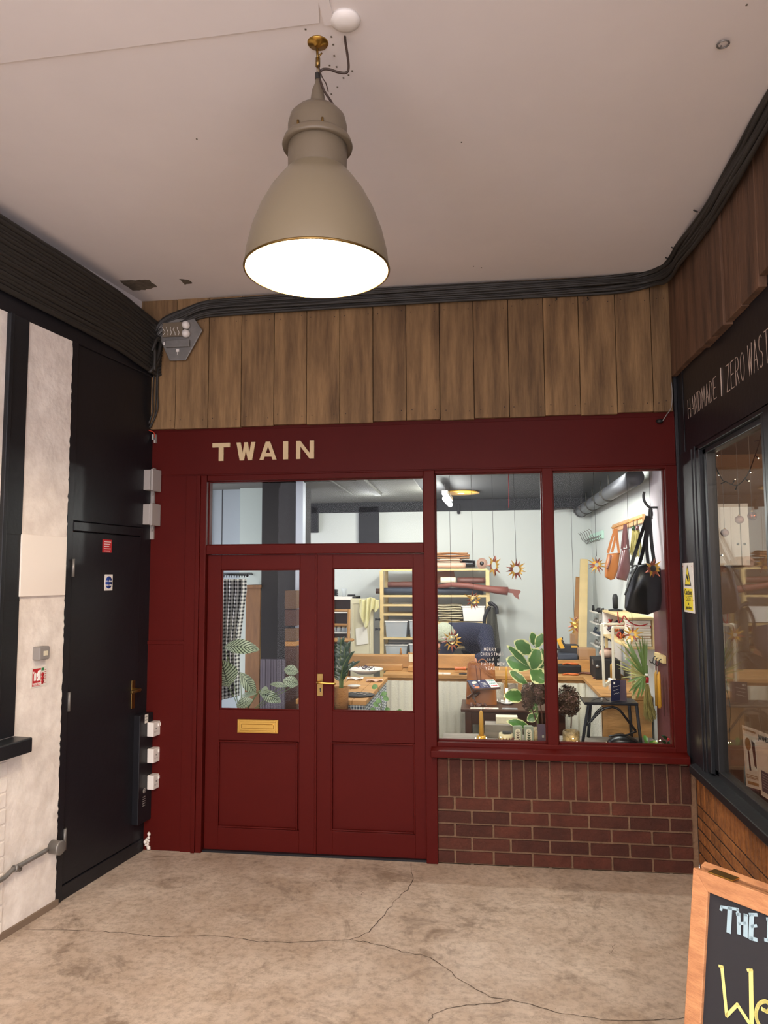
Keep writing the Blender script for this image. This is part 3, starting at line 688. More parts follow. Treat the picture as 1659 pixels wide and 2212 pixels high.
# socket board
bo = .035
t = thing('socket_board', 'tall black backboard in the corner carrying three double sockets', 'board', tuple(LW(.1, .35, 0)))
s_a, s_b = sL(300, 1680, bo), -.0
zt_, zb_ = atL(298, 1548, bo).z, atL(296, 1785, bo).z
mb = MB(); lbox(mb, max(s_b, .004), s_a, zb_, zt_, -.012, bo); mb.build('backboard', BLACK, t, bevel=.004)
mb = MB(); lbox(mb, .06, .095, zt_-.055, zt_-.002, bo, bo+.001); mb.build('paper_label', PAPER, t)
mb = MB()
for k, zz in enumerate((.015, .035)):
    P = [LW(.092-.006*i, zt_-zz-.004+(.008 if i % 2 else 0)*random.uniform(.5, 1), bo+.0015) for i in range(5)]
    mb.tube(P, .0012, 4)
mb.build('handwriting', INK, t)
mb = MB(); e = LW(.085, zb_+.19, bo+.001)
mb.lathe([(.010, 0), (.015, 0), (.015, .001), (.010, .001)], e, 18, NL)
mb.lathe([(0, 0), (.006, 0), (.006, .001), (0, .001)], e, 10, NL)
for k in range(5): lbox(mb, .072, .098, zb_+.10+.013*k, zb_+.105+.013*k, bo, bo+.001)
mb.build('round_logo', GREYP, t)
for k, (y0, y1) in enumerate(((1562, 1597), (1620, 1655), (1678, 1714))):
    zc = (atL(314, y0+6, bo+.04).z+atL(314, y1, bo+.04).z)/2; sc_ = sL(315, (y0+y1)/2, bo+.0)-.012
    tt = thing('double_socket', ['white double socket, topmost of the three on the black board under a paper label', 'white double socket, middle of the three on the black board', 'white double socket, lowest of the three on the black board above a logo'][k], 'socket', tuple(LW(sc_, zc, bo)), group='double sockets on the corner board')
    mb = MB(); lbox(mb, sc_-.140, sc_, zc-.043, zc+.043, bo, bo+.045); sbx = mb.build('socket_box', WPLAS, tt, bevel=.004)
    mb = MB(); lbox(mb, sc_-.083, sc_-.071, zc+.012, zc+.032, bo+.045, bo+.050); lbox(mb, sc_-.062, sc_-.050, zc+.012, zc+.032, bo+.045, bo+.050); mb.build('switch_rocker', WPLAS, tt, bevel=.001)
    mb = MB()
    for c_ in (-.104, -.030):
        for dx, dz in ((0, .004), (-.011, -.016), (.011, -.016)): lbox(mb, sc_+c_+dx-.003, sc_+c_+dx+.003, zc+dz-.004, zc+dz+.004, bo+.0452, bo+.0456)
    mb.build('pin_hole', INK, sbx)
# grey junction boxes above
for k, (y0, y1, lb) in enumerate(((1012, 1062, 'grey junction box in the corner, upper of the two, its lid ajar'), (1087, 1137, 'grey junction box in the corner, lower of the two'))):
    zt2, zb2 = atL(312, y0+2).z, atL(312, y1-4).z
    tt = thing('junction_box', lb, 'box', tuple(LW(.06, zb2, 0)), group='junction boxes in the corner')
    mb = MB(); lbox(mb, .0, .095, zb2, zt2, -.015, .035); mb.build('box_body', GPLAS, tt, bevel=.003)
    mb = MB(); lbox(mb, -.0+.0, .098, zb2-.006, zt2+.004, .037 if k else .040, .055); mb.build('box_lid', GPLAS, tt, bevel=.003)
    mb = MB(); mb.tube([LW(.03, zt2-.002, .02), LW(.03, zt2+.012, .03), LW(.07, zt2+.010, .04)], .005, 6); mb.build('gland', GPLAS, tt)
t = thing('cable_trunking', 'thin white trunking joining the two junction boxes in the corner', 'trunking', tuple(LW(.012, 1.9, 0)))
mb = MB(); lbox(mb, .0, .014, 1.93, 2.36, -.012, .012); mb.build('trunk', GPLAS, t); mb = MB()
for zz in (2.03, 2.26): mb.tube([LW(.03, zz-.05, .01), LW(.03, zz, .03), LW(.03, zz+.05, .02)], .004, 6)
mb.build('loop_wire', GPLAS, t)

# ------------------------------------------------------------------ cables under the ceiling
t = thing('cable_bundle', 'thick bundle of black cables running under the ceiling round the hall', 'cables', (0, -.06, 3.35))
bpts = [(332, 735), (352, 705), (400, 683), (440, 668), (500, 662), (700, 650), (900, 639), (1100, 627), (1250, 618), (1340, 612), (1395, 604)]
base = [at(x, y, Y=-.055) for x, y in bpts]
rpts = [(1443, 585), (1470, 545), (1500, 505), (1530, 460), (1560, 410), (1600, 345), (1640, 275), (1690, 190), (1760, 70)]
right = [at(x, y, X=XBR-.04) for x, y in rpts]
allp = smooth_path(base+right, 6)
n_c = 11
for k in range(n_c):
    ph = random.uniform(0, 6); P = []
    for i, p in enumerate(allp):
        dz = (k-(n_c-1)/2)*.0098+.003*math.sin(i*.25+ph); nearR = p.y < -.12
        if nearR: dz *= 1.25
        P.append(p+V(-.008*math.cos(i*.2+ph) if nearR else 0, .008*math.sin(i*.2+ph), dz))
    MB().tube(P, .0088 if k % 3 else .0105, 8).build('cable', CABLE, t)
mb = MB()
for (x, y) in ((1445, 582), (1458, 560), (1507, 480), (1628, 212), (640, 665)):
    p = at(x, y-22, X=XBR-.05) if x > 1400 else at(x, y-20, Y=-.07); mb.tube([p, p+V(-.02, 0, .012)], .004, 6)
for x in (1043, 1128, 1201, 1269): 
    p = at(x, 646, Y=-.045); mb.tube([p+V(0, 0, .012), p+V(.004, -.006, -.004), p+V(-.004, -.006, -.012)], .003, 5)
mb.build('cable_clip', CABLE, t)
t = thing('cable_loom', 'wide flat loom of dark cables along the top of the left wall', 'cables', tuple(LW(1, 3.2, .05)))
for k in range(16):
    ph = random.uniform(0, 6); P = []
    for i in range(34):
        s_ = 3.5-i*.105; f = min(1, max(0, (.40-s_)/.38)) if s_ < .40 else 0
        z = 3.385+.03*min(s_, 2)-k*.0225-.05*f+.003*math.sin(i*.6+ph)
        P.append(LW(max(s_, .03+.004*k*0), z, .016+.004*math.sin(k*1.7)+.012*f+.002*math.sin(i*.4+ph)))
    P.append(LW(.02, 3.28-.018*k, .05)); 
    MB().tube(P, random.uniform(.0135, .0155), 8).build('cable', CABLE, t)
for k in range(9):
    P = [LW(.075+.045*math.cos(a*.7+k), 3.13+(.10+.004*k)*math.sin(a*.7+k*.8), .045+.02*math.sin(a*.9+k*1.3)) for a in range(9)]
    MB().tube(smooth_path(P, 4), random.uniform(.009, .013), 7).build('cable', CABLE, t)
t = thing('drop_cables', 'black and red cables dropping down the corner beside the boards', 'cables', tuple(LW(0, 2.7, .05)))
for pxs, mt, rr, nm in (([(326, 752), (322, 790), (314, 830), (312, 900), (316, 925), (332, 934), (334, 945)], REDW, .003, 'red_wire'), ([(336, 758), (333, 800), (330, 860), (330, 890), (318, 922)], CABLE, .0055, 'black_cable'), ([(340, 758), (341, 800), (340, 850), (340, 885), (325, 924)], CABLE, .0055, 'black_cable'), ([(336, 765), (338, 815), (336, 870), (334, 900), (322, 924)], CABLE, .004, 'black_cable')):
    MB().tube(smooth_path([at(x, y, Y=-.048) for x, y in pxs], 5), rr, 6).build(nm, mt, t)
t = thing('alarm_bracket', 'small white bracket at the top corner of the red panelling', 'bracket', tuple(at(334, 950, Y=-.03)))
mb = MB(); p = at(334, 948, Y=-.03); mb.box(p.x-.006, p.x+.006, -.03, 0, p.z-.025, p.z+.03); mb.box(p.x-.02, p.x, -.03, -.02, p.z-.005, p.z+.03); mb.build('bracket', GPLAS, t)
# wire and clip in the right corner
t = thing('hanging_wire', 'pale wire with a black clip hanging in the corner by the black shop', 'wire', tuple(at(1430, 908, Y=-.03)))
MB().tube(smooth_path([at(x, y, Y=-.045) for x, y in ((1450, 826), (1452, 850), (1450, 880), (1440, 896), (1431, 910))], 5), .0028, 6).build('wire', GREYP, t)
mb = MB(); p = at(1425, 907, Y=-.03); mb.lathe([(0, 0), (.02, 0), (.02, .012), (.012, .02), (0, .02)], p, 14, (0, 0, -1)); mb.build('clip', INK, t)
# emergency light: bevelled grey plate with two round lamps
t = thing('emergency_light', 'grey six-sided metal plate with two round lamps high on the boards', 'light fixture', tuple(at(395, 740, Y=-.045)))
pl = [at(x, y, Y=-.065) for x, y in ((345, 690), (420, 688), (437, 713), (401, 778), (366, 779), (340, 722))]
MB().prism(pl, (0, .012, 0)).build('metal_plate', STEEL, t, bevel=.003)
for x, y in ((403, 704), (403, 722)):
    p = at(x, y, Y=-.067); MB().lathe([(0, .038), (.012, .036), (.022, .028), (.026, .015), (.027, 0), (0, 0)], p, 18, (0, -1, .1)).build('lamp_head', WPLAS, t, label='round white lamp head')
a, b = at(352, 698, Y=-.067), at(396, 727, Y=-.067)
mb = MB(); mb.box(a.x, b.x, -.076, -.064, b.z, a.z); mb.build('circuit_housing', SHADEC, t, bevel=.004)
a, b = at(360, 737, Y=-.067), at(411, 750, Y=-.067); mb = MB(); mb.box(a.x, b.x, -.09, -.064, b.z, a.z); mb.build('battery_tray', STEEL, t, bevel=.004)
p = at(384, 757, Y=-.067); mb = MB(); mb.box(p.x-.009, p.x+.009, -.07, -.064, p.z-.009, p.z+.009); mb.box(p.x-.002, p.x+.002, -.069, -.065, p.z-.028, p.z-.009); 
p = at(355, 742, Y=-.067); mb.box(p.x-.005, p.x+.005, -.07, -.064, p.z-.012, p.z+.008); mb.build('white_tag', WPLAS, t)
mb = MB()
for k in range(5):
    c = [at(352+8*k+random.uniform(-3, 3), y, Y=-.082) for y in (706, 712, 718, 724)]; mb.tube(smooth_path([q+V(random.uniform(-.01, .01), 0, 0) for q in c], 4), .0018, 5)
mb.build('loose_wire', WPLAS, t)

# ------------------------------------------------------------------ pendant lamp
LX, LY, RZ = -.525, -2.2, 2.70
t = thing('pendant_lamp', 'large industrial enamel pendant lamp glowing over the hall', 'lamp', (LX, LY, RZ))
def pz(y): return at(685, y, Y=LY).z
R0 = .238
# outer profile: radius against height above the rim (px 587), read off the photograph at the lamp's distance
prof = [(.238, 0), (.2385, .004), (.232, .06), (.216, .13), (.190, .20), (.158, .262), (.128, .305), (.104, .335)]
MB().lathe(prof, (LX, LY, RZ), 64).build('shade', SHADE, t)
MB().lathe([(r-.004, h+.001) for r, h in prof][::1]+[(0, .335)], (LX, LY, RZ), 64).build('reflector', SHIN, t, label='white enamel inside of shade')
MB().lathe([(.2355, -.001), (.2405, -.001), (.2415, .003), (.2395, .006), (.2350, .006), (.2355, -.001)], (LX, LY, RZ), 64).build('rim', BRASSD, t)
MB().lathe([(.098, .325), (.098, .33), (.0985, .45), (.096, .46), (0, .46)], (LX, LY, RZ), 48).build('neck', SHADEC, t)
MB().lathe([(.098, .428), (.116, .424), (.118, .432), (.112, .450), (.098, .462)], (LX, LY, RZ), 48).build('flange', SHADEC, t)
MB().lathe([(.099, .455), (.099, .500), (.092, .530), (.072, .552), (.040, .560), (0, .562)], (LX, LY, RZ), 48).build('cap', SHADEC, t)
mb = MB()
for th in (-2.0, -1.2, .5, 2.4): mb.tube([V(LX+.105*math.cos(th), LY+.105*math.sin(th), RZ+.44), V(LX+.105*math.cos(th), LY+.105*math.sin(th), RZ+.468)], .004, 6)
mb.build('screw', BRASSD, t)
MB().lathe([(.021, .555), (.0245, .58), (.0245, .60), (.019, .634), (.010, .655), (.009, .69), (.0, .69)], (LX, LY, RZ), 20, sc=(1, .7)).build('hanger_fork', SHADEC, t)
MB().lathe([(.010, .668), (.010, .69)], (LX, LY, RZ), 12).build('cord_grip', CABLE, t)
mb = MB(); mb.tube([V(LX-.003, LY, RZ+.685), V(LX-.002, LY, RZ+.73)], .0018, 6); mb.tube([V(LX+.004, LY, RZ+.685), V(LX+.002, LY, RZ+.73)], .0018, 6)
mb.tube([V(LX, LY, RZ+.715), V(LX, LY, RZ+.745)], .008, 10); mb.tube([V(LX, LY, RZ+.74), V(LX-.003, LY, RZ+.78)], .0045, 8); mb.tube([V(LX, LY, RZ+.748), V(LX+.014, LY, RZ+.762)], .003, 8)
mb.build('hook', BRASSD, t)
MB().lathe([(0, -.012), (.010, -.012), (.016, -.006), (.034, -.004), (.036, 0), (0, 0)], (LX, LY, ZC), 28).build('canopy', BRASS, t, label='round brass ceiling plate')
MB().lathe([(0, .0), (.045, .02), (.062, .06), (.060, .10), (.040, .14), (.025, .17), (.025, .22), (0, .22)], (LX, LY, RZ+.07), 24).build('bulb', emit('bulb_glow', (1, .86, .66), 90), t)
t2 = thing('ceiling_rose', 'round white ceiling rose feeding a brown cable to the pendant lamp', 'ceiling rose', (-.415, -2.292, ZC))
rc = at(746, 42, Z=ZC)
MB().lathe([(0, -.022), (.03, -.020), (.047, -.010), (.050, 0), (0, 0)], (rc.x, rc.y, ZC), 32).build('rose_body', WPLAS, t2)
cp = [V(rc.x+.0, rc.y+.004, ZC-.015)]
for (x, y) in ((744, 62), (746, 90), (750, 115), (753, 145), (748, 157), (730, 156), (712, 150), (697, 150), (690, 158)): cp.append(at(x, y, Y=LY-.02))
MB().tube(smooth_path(cp, 5), .0042, 8).build('supply_cable', CABLEL, t2)
MB().tube(smooth_path([at(x, y, Y=LY-.03) for x, y in ((691, 172), (700, 196), (712, 214), (722, 232), (728, 252))], 5), .004, 8).build('supply_cable', CABLEL, t2)
MB().tube(smooth_path([at(x, y, Y=LY-.03) for x, y in ((688, 140), (695, 165), (704, 180), (709, 198))], 5), .0018, 6).build('thin_wire', CABLEL, t2)
p = at(1562, 96, Z=ZC-.01)
t = thing('ceiling_hook', 'small steel ring screwed into the ceiling at the right', 'hook', tuple(p))
mb = MB(); mb.tube([p+V(.019*math.cos(k*PI/9), .019*math.sin(k*PI/9), 0) for k in range(19)], .003, 6); mb.tube([p+V(0, .019, 0), p+V(0, .019, .012)], .003, 6); mb.build('ring', STEEL, t)

# ------------------------------------------------------------------ TWAIN letters
LET = {'T': [[(0, 1), (1, 1), (1, .76), (.64, .76), (.64, 0), (.37, 0), (.37, .76), (0, .76)]],
 'W': [[(0, 1), (.22, 1), (.33, .42), (.42, 1), (.60, 1), (.69, .42), (.79, 1), (1, 1), (.84, 0), (.62, 0), (.51, .55), (.40, 0), (.18, 0)]],
 'A': [[(.36, 1), (.62, 1), (1, 0), (.77, 0), (.70, .20), (.60, .40), (.49, .72), (.39, .40), (.60, .40), (.70, .20), (.29, .20), (.22, 0), (0, 0)]],
 'I': [[(0, 1), (1, 1), (1, 0), (0, 0)]],
 'N': [[(0, 1), (.24, 1), (.76, .38), (.76, 1), (1, 1), (1, 0), (.76, 0), (.24, .62), (.24, 0), (0, 0)]]}
def tri_letter(mb, ch, x0, x1, z0, z1, y0, y1, Nn=0):
    # shapes are cut into convex pieces so every face is clean
    parts = {'T': [[(0, 1), (0, .76), (1, .76), (1, 1)], [(.37, .76), (.37, 0), (.64, 0), (.64, .76)]],
     'W': [[(0, 1), (.18, 0), (.40, 0), (.22, 1)], [(.22, 1-.001), (.40, 0), (.40, 0), (.33, .42)], [(.33, .38), (.40, 0), (.60, 1), (.42, 1)], [(.42, 1), (.62, 0), (.62, 0), (.60, 1)], [(.40, 1), (.62, 0), (.70, .38), (.60, 1)], [(.62, 0), (.84, 0), (1, 1), (.79, 1)]],
     'A': [[(.36, 1), (0, 0), (.23, 0), (.50, .74)], [(.36, 1), (.50, .74), (.62, 1)], [(.62, 1), (.50, .74), (.77, 0), (1, 0)], [(.29, .17), (.71, .17), (.64, .38), (.36, .38)]],
     'I': [[(0, 1), (0, 0), (1, 0), (1, 1)]],
     'N': [[(0, 1), (0, 0), (.24, 0), (.24, 1)], [(.76, 1), (.76, 0), (1, 0), (1, 1)], [(.0, 1), (.24, 1), (1, 0), (.76, 0)], ]}[ch]
    for k, p in enumerate(parts):
        q = []
        for a in p:
            if not q or (Vector(a)-Vector(q[-1])).length > 1e-4: q.append(a)
        mb.prism([(x0+(x1-x0)*a, y0-.0004*k, z0+(z1-z0)*b) for a, b in q], (0, y1-y0, 0))
for ch, xa, xb, lab in (('T', 458, 496, 'flat cream letter T, first of the shop name'), ('W', 510, 551, 'flat cream letter W in the shop name on the red fascia'), ('A', 560, 597, 'flat cream letter A in the shop name on the red fascia'), ('I', 611, 622, 'flat cream letter I in the shop name on the red fascia'), ('N', 639, 678, 'flat cream letter N, last of the shop name')):
    p0, p1 = at(xa, 975, Y=-.02), at(xb, 975, Y=-.02); mb = MB(); tri_letter(mb, ch, p0.x, p1.x, 2.427, 2.543, -.016, -.006)
    mb.build('sign_letter', SIGNC, None, label=lab, cat='letter', group='letters of the shop name')

# ------------------------------------------------------------------ double door
def door_leaf(name, label, x0, x1, gx0, gx1, gz0, gz1, px0, px1, pz0, pz1):
    t = sthing(name, label, 'door', ((x0+x1)/2, .03, 0)); y0, y1 = .022, .066; Z1 = 1.828; Zb = .012
    mb = MB(); mb.box(x0, gx0, y0, y1, Zb, Z1); mb.box(gx1, x1, y0, y1, Zb, Z1); mb.box(gx0, gx1, y0, y1, gz1, Z1)
    mb.box(gx0, gx1, y0, y1, pz1, gz0); mb.box(gx0, gx1, y0, y1, Zb, pz0)
    mb.box(gx0-.001, gx1+.001, y0+.016, y1, pz0, pz1)
    mb.build('door_leaf', REDD, t, bevel=.002)
    mb = MB(); frame(mb, px0+.012, px1-.012, pz0+.012, pz1-.012, .010, y0-.003, y0+.01); mb.build('panel_moulding', REDD, t, bevel=.003)
    mb = MB(); frame(mb, gx0+.008, gx1-.008, gz0+.008, gz1-.008, .008, y0+.004, y0+.02); mb.build('glazing_bead', REDD, t, bevel=.003)
    MB().box(gx0, gx1, y0+.024, y0+.029, gz0, gz1).build('glass_pane', GLASS, t)
    return t
d1 = door_leaf('door_1', 'left leaf of the red double door with a brass letterbox', -1.733, -1.030, -1.645, -1.130, .860, 1.735, -1.654, -1.138, .144, .673)
d2 = door_leaf('door_2', 'right leaf of the red double door with a brass lever handle', -1.022, -.350, -.922, -.418, .864, 1.740, -.936, -.414, .150, .680)
mb = MB(); mb.box(-1.034, -1.020, .012, .024, .012, 1.828); mb.build('meeting_bead', REDD, d1, bevel=.003)
mb = MB(); mb.box(-1.735, -.349, .0, .09, 0, .012); struct('trim_5', mb, BLACK, 'dark threshold strip below the red double door', cat='threshold')
mb = MB(); mb.box(-1.524, -1.262, .012, .022, .722, .805); frame(mb, -1.508, -1.278, .738, .789, .012, .009, .013); mb.build('letterbox', BRASS, d1, bevel=.002, label='polished brass letterbox plate')
mb = MB(); mb.box(-1.496, -1.290, .004, .012, .750, .777); mb.build('letterbox_flap', BRASS, d1, bevel=.003)
hp = at(690, 1480, Y=.02)
mb = MB(); a, b = at(685, 1455, Y=.02), at(698, 1504, Y=.02); mb.box(a.x, b.x, .014, .022, b.z, a.z); hp_ = mb.build('handle_plate', BRASSD, d2, bevel=.003, label='dull brass handle plate')
hh = at(689, 1472, Y=.015); mb = MB(); mb.tube(smooth_path([V(hh.x, .016, hh.z), V(hh.x, -.03, hh.z), V(hh.x+.015, -.04, hh.z), V(hh.x+.05, -.04, hh.z-.002), V(hh.x+.115, -.038, hh.z-.004)], 4), [.008]*12+[.007]*5, 10); mb.build('lever', BRASS, hp_)
mb = MB(); kx = at(692, 1488, Y=.013); mb.box(kx.x-.003, kx.x+.003, .0125, .0138, kx.z-.018, kx.z); mb.lathe([(0, 0), (.005, 0), (.005, .001), (0, .001)], (kx.x, .0137, kx.z), 10, (0, -1, 0)); mb.build('keyhole', INK, hp_)
# hairy rubble in the corner by the door foot
mb = MB()
for k in range(9):
    mb.ball(LW(random.uniform(-.0, .03), random.uniform(.01, .10), random.uniform(.01, .03)), random.uniform(.008, .018), jit=.2, n=7)
mb.build('plaster_rubble', WHITEP, None, label='small heap of broken plaster at the foot of the corner', cat='rubble', kind='stuff')

# ------------------------------------------------------------------ CCTV sign
X = XR-.012
def rs(px, py): return at(px, py, X=X)
a, b, c_, d_ = rs(1479, 1216), rs(1501, 1216), rs(1509, 1325), rs(1483, 1325)
y0, y1 = -.045, -.245; zb_, zt_ = 1.478, 1.757
t = thing('cctv_sign', 'white and yellow sign reading Caution C.C.T.V. in operation', 'sign', (X, y0, zb_))
MB().box(X, X+.006, y1, y0, zb_, zt_).build('sign_plate', WPLAS, t, bevel=.001)
MB().box(X-.001, X, y1+.016, y0-.016, zb_+.012, zb_+.135).build('yellow_panel', YSIGN, t)
yc = (y0+y1)/2
def tri(s_, z0, h): return [(X-.001, yc+s_, z0), (X-.001, yc-s_, z0), (X-.001, yc, z0+h)]
MB().prism(tri(.064, zb_+.150, .118), (-.0006, 0, 0)).build('black_triangle', INK, t)
MB().prism([(p[0]-.0008, p[1], p[2]) for p in tri(.050, zb_+.157, .095)], (-.0006, 0, 0)).build('yellow_triangle', YSIGN, t)
mb = MB(); mb.obox((X-.0028, yc-.002, zb_+.195), (0, .017, .012), (0, -.006, .009), (.0004, 0, 0)); mb.obox((X-.0028, yc-.018, zb_+.178), (0, .012, 0), (0, 0, .003), (.0004, 0, 0)); mb.obox((X-.0028, yc-.006, zb_+.185), (0, .003, 0), (0, 0, .008), (.0004, 0, 0)); mb.build('camera_symbol', INK, t)
text('sign_text', 'Caution', .044, INK, (X-.0015, yc, zb_+.100), (0, -1, 0), (0, 0, 1), t, .0004, 'CENTER', .0006)
MB().box(X-.0018, X-.001, y1+.022, y0-.022, zb_+.090, zb_+.0925).build('underline', INK, t)
text('sign_text', 'C.C.T.V.', .028, INK, (X-.0015, yc, zb_+.066), (0, -1, 0), (0, 0, 1), t, .0004, 'CENTER', .0003)
text('sign_text', 'in', .026, INK, (X-.0015, yc, zb_+.043), (0, -1, 0), (0, 0, 1), t, .0004, 'CENTER', .0003)
text('sign_text', 'operation', .028, INK, (X-.0015, yc, zb_+.020), (0, -1, 0), (0, 0, 1), t, .0004, 'CENTER', .0003)
mb = MB()
for yy in (y0-.010, y1+.010):
    for zz in (zt_-.02, zb_+.07): mb.lathe([(0, -.001), (.003, -.001), (.003, 0)], (X-.0005, yy, zz), 8, (1, 0, 0))
mb.build('screw', INKR, t)

# ------------------------------------------------------------------ A-board
BT = 1.02
tl = at(1497, 1874, Z=BT); tr = at(1659, 1934, Z=BT)
bx = (tr-tl); bx.z = 0; bx.normalize(); by = Vector((0, 0, 1)).cross(bx)       # by points away from the camera side
if by.y < 0: by = -by
WB, HB = .62, 1.04; lean = .17
up = (V(0, 0, 1)*math.cos(lean)+by*math.sin(lean)); 
BT = .90
tl = at(1497, 1874, Z=BT); tr = at(1659, 1934, Z=BT)
bx = (tr-tl); bx.z = 0; bx.normalize(); bn = Vector((bx.y, -bx.x, 0))
if bn.y > 0: bn = -bn
lean = .165; dn = V(0, 0, -1)*math.cos(lean)+bn*math.sin(lean); fn_ = bx.cross(dn); 
if fn_.dot(bn) < 0: fn_ = -fn_
WB = .60; HB = BT/math.cos(lean)-.0
t = thing('a_board', 'wooden framed chalkboard standing open on the floor at the right', 'chalkboard', (tl.x, tl.y, 0))
def BP(u, v, o=0): return tl+bx*u+dn*v+fn_*o
def bframe(mb, org, dn, fn, w=.047):
    P = lambda u, v: org+bx*u+dn*v
    e = fn*-.022
    mb.prism([P(0, 0), P(WB, 0), P(WB-w, w), P(w, w)], e, 0, .3); mb.prism([P(0, 0), P(w, w), P(w, HB-w), P(0, HB)], e, 0, .6)
    mb.prism([P(WB, 0), P(WB-w, w), P(WB-w, HB-w), P(WB, HB)], e, 0, .7); mb.prism([P(0, HB), P(w, HB-w), P(WB-w, HB-w), P(WB, HB)], e, 0, .4)
WDF = mat('orange_frame_wood', '#C88F62', .55, bump=.25, bscale=30, var=.35, vscale=7, stretch=(2, 2, 8), attr=.1, dark='#AD7650')
BOARD = mat('chalkboard', '#26262B', .75, var=.2, vscale=3)
mb = MB(); bframe(mb, tl, dn, fn_); mb.build('front_frame', WDF, t, bevel=.002)
mb = MB(); mb.prism([BP(.03, .03, -.010), BP(WB-.03, .03, -.010), BP(WB-.03, HB-.03, -.010), BP(.03, HB-.03, -.010)], fn_*-.005); mb.build('chalk_panel', BOARD, t)
# rear leaf hinged along the top
t0 = tl-bn*.032+V(0, 0, .006); dn2 = V(0, 0, -1)*math.cos(.30)-bn*math.sin(.30); fn2 = -bn*math.cos(.3)+V(0, 0, -1)*-math.sin(.3)*-1
fn2 = bx.cross(dn2); fn2 = fn2 if fn2.dot(bn) < 0 else -fn2
HBo = HB; HB = (BT+.006)/math.cos(.30)
mb = MB(); 
e_ = -bn*.0
bframe(mb, t0-bn*.022, dn2, fn2); mb.build('rear_frame', WDF, t, bevel=.002)
P2 = lambda u, v: t0-bn*.022+bx*u+dn2*v
mb = MB(); mb.prism([P2(.03, .03), P2(WB-.03, .03), P2(WB-.03, HB-.03), P2(.03, HB-.03)], fn2*-.005); mb.build('rear_panel', BOARD, t)
HB = HBo
mb = MB()
for u in (.05, WB-.11): mb.obox(tl+bx*(u+.03)-bn*.016+V(0, 0, .003), bx*.035, bn*.016, V(0, 0, .0015))
mb.build('leaf_hinge', BRASS, t)
# chalk lettering
def b2(px, py):
    n = fn_; p = at(px, py, n=n, p=BP(0, 0, -.009)); q = p-tl; return q.dot(bx), q.dot(dn)
def stroke(mb, pts, r):
    P = [BP(*b2(x, y), -.0085) for x, y in pts]
    for a, b in zip(P, P[1:]):
        d = (b-a).normalized(); s = d.cross(fn_).normalized()
        mb.prism([a-s*r-d*r*.6, b-s*r+d*r*.6, b+s*r+d*r*.6, a+s*r-d*r*.6], fn_*.0008)
CHB = mat('blue_chalk', '#9FB9C4', .9); CHY = mat('yellow_chalk', '#E4DC86', .9)
def z8(x, y): return 1440+x*219/1236, 1820+y*392/2212
mb = MB()
stroke(mb, [z8(665, 820), z8(672, 785), z8(870, 815), z8(872, 850)], .0035); stroke(mb, [z8(775, 800), z8(760, 1085)], .006)
stroke(mb, [z8(860, 870), z8(885, 875)], .004); stroke(mb, [z8(880, 870), z8(885, 1105)], .005); stroke(mb, [z8(955, 885), z8(975, 885)], .003); stroke(mb, [z8(970, 890), z8(965, 1135)], .006); stroke(mb, [z8(890, 990), z8(965, 985)], .0035)
stroke(mb, [z8(1100, 880), z8(1018, 878)], .004); stroke(mb, [z8(1040, 885), z8(1030, 1165)], .006); stroke(mb, [z8(1040, 1022), z8(1096, 1015)], .0035); stroke(mb, [z8(1025, 1165), z8(1098, 1185)], .0045)
stroke(mb, [z8(1230, 935), z8(1300, 945)], .004); stroke(mb, [z8(1262, 940), z8(1255, 1190)], .006); stroke(mb, [z8(1205, 1185), z8(1300, 1215)], .004)
for k, (a, b) in enumerate((((1330, 960), (1330, 1215)), ((1330, 975), (1400, 1215)), ((1400, 990), (1400, 1215)))): stroke(mb, [z8(*a), z8(*b)], .004)
mb.build('chalk_writing', CHB, t, label='pale blue chalk capitals')
mb = MB()
stroke(mb, [z8(645, 1505), z8(680, 1515)], .003); stroke(mb, [z8(675, 1510), z8(735, 2110), z8(865, 1975), z8(1030, 2230)], .0042); stroke(mb, [z8(990, 1555), z8(1045, 1555)], .003); stroke(mb, [z8(1030, 1560), z8(1040, 2230)], .0055)
stroke(mb, smooth_path([V(*z8(x, y), 0) for x, y in ((1170, 2050), (1240, 2070), (1262, 1990), (1210, 1935), (1130, 1970), (1092, 2080), (1110, 2180), (1160, 2260))], 4) and [(p.x, p.y) for p in smooth_path([V(*z8(x, y), 0) for x, y in ((1170, 2030), (1240, 2060), (1262, 1990), (1210, 1935), (1130, 1970), (1092, 2080), (1110, 2180), (1160, 2260))], 4)], .0042)
mb.build('chalk_writing', CHY, t, label='yellow chalk letters')
# ------------------------------------------------------------------ inside the shop: shell
def g2(X, Y): return 460+X*.28933, 1200+Y*.2894
def g3(X, Y): return 930+X*.16275, 1000+Y*.16277
def g4(X, Y): return 930+X*.16275, 1310+Y*.16277
def g5(X, Y): return 1180+X*.1929, 1000+Y*.1929
def g6(X, Y): return 1180+X*.1929, 1310+Y*.1929
YB, ZS = 3.1, 2.46
def pbox(mb, x0, y0, x1, y1, Y, d, m=0, t=.5):
    a, b = at(x0, y0, Y=Y), at(x1, y1, Y=Y); return mb.box(a.x, b.x, Y, Y+d, b.z, a.z, m, t)
struct('floor_shop', MB().box(-2.6, 1.2, .09, 3.3, -.08, .0), FLOORW, 'floor inside the red shop', cat='floor')
o = struct('ceiling_shop', MB().box(-2.7, 1.2, .10, 3.3, ZS, ZS+.08), DARKC, 'low dark painted ceiling inside the red shop', cat='ceiling')
mb = MB(); a = at(655, 1040, Y=1.3); mb.box(-2.6, a.x+.9, 1.3, 3.1, ZS-.012, ZS); mb.build('grey_ceiling_panel', DARKG, o)
mb = MB(); mb.bar(at(708, 1034, Z=ZS-.02), at(760, 1068, Z=ZS-.02), .012, .012); mb.bar(at(775, 1031, Z=ZS-.02), at(818, 1068, Z=ZS-.02), .06, .03); mb.build('ceiling_batten', DARKG, o)
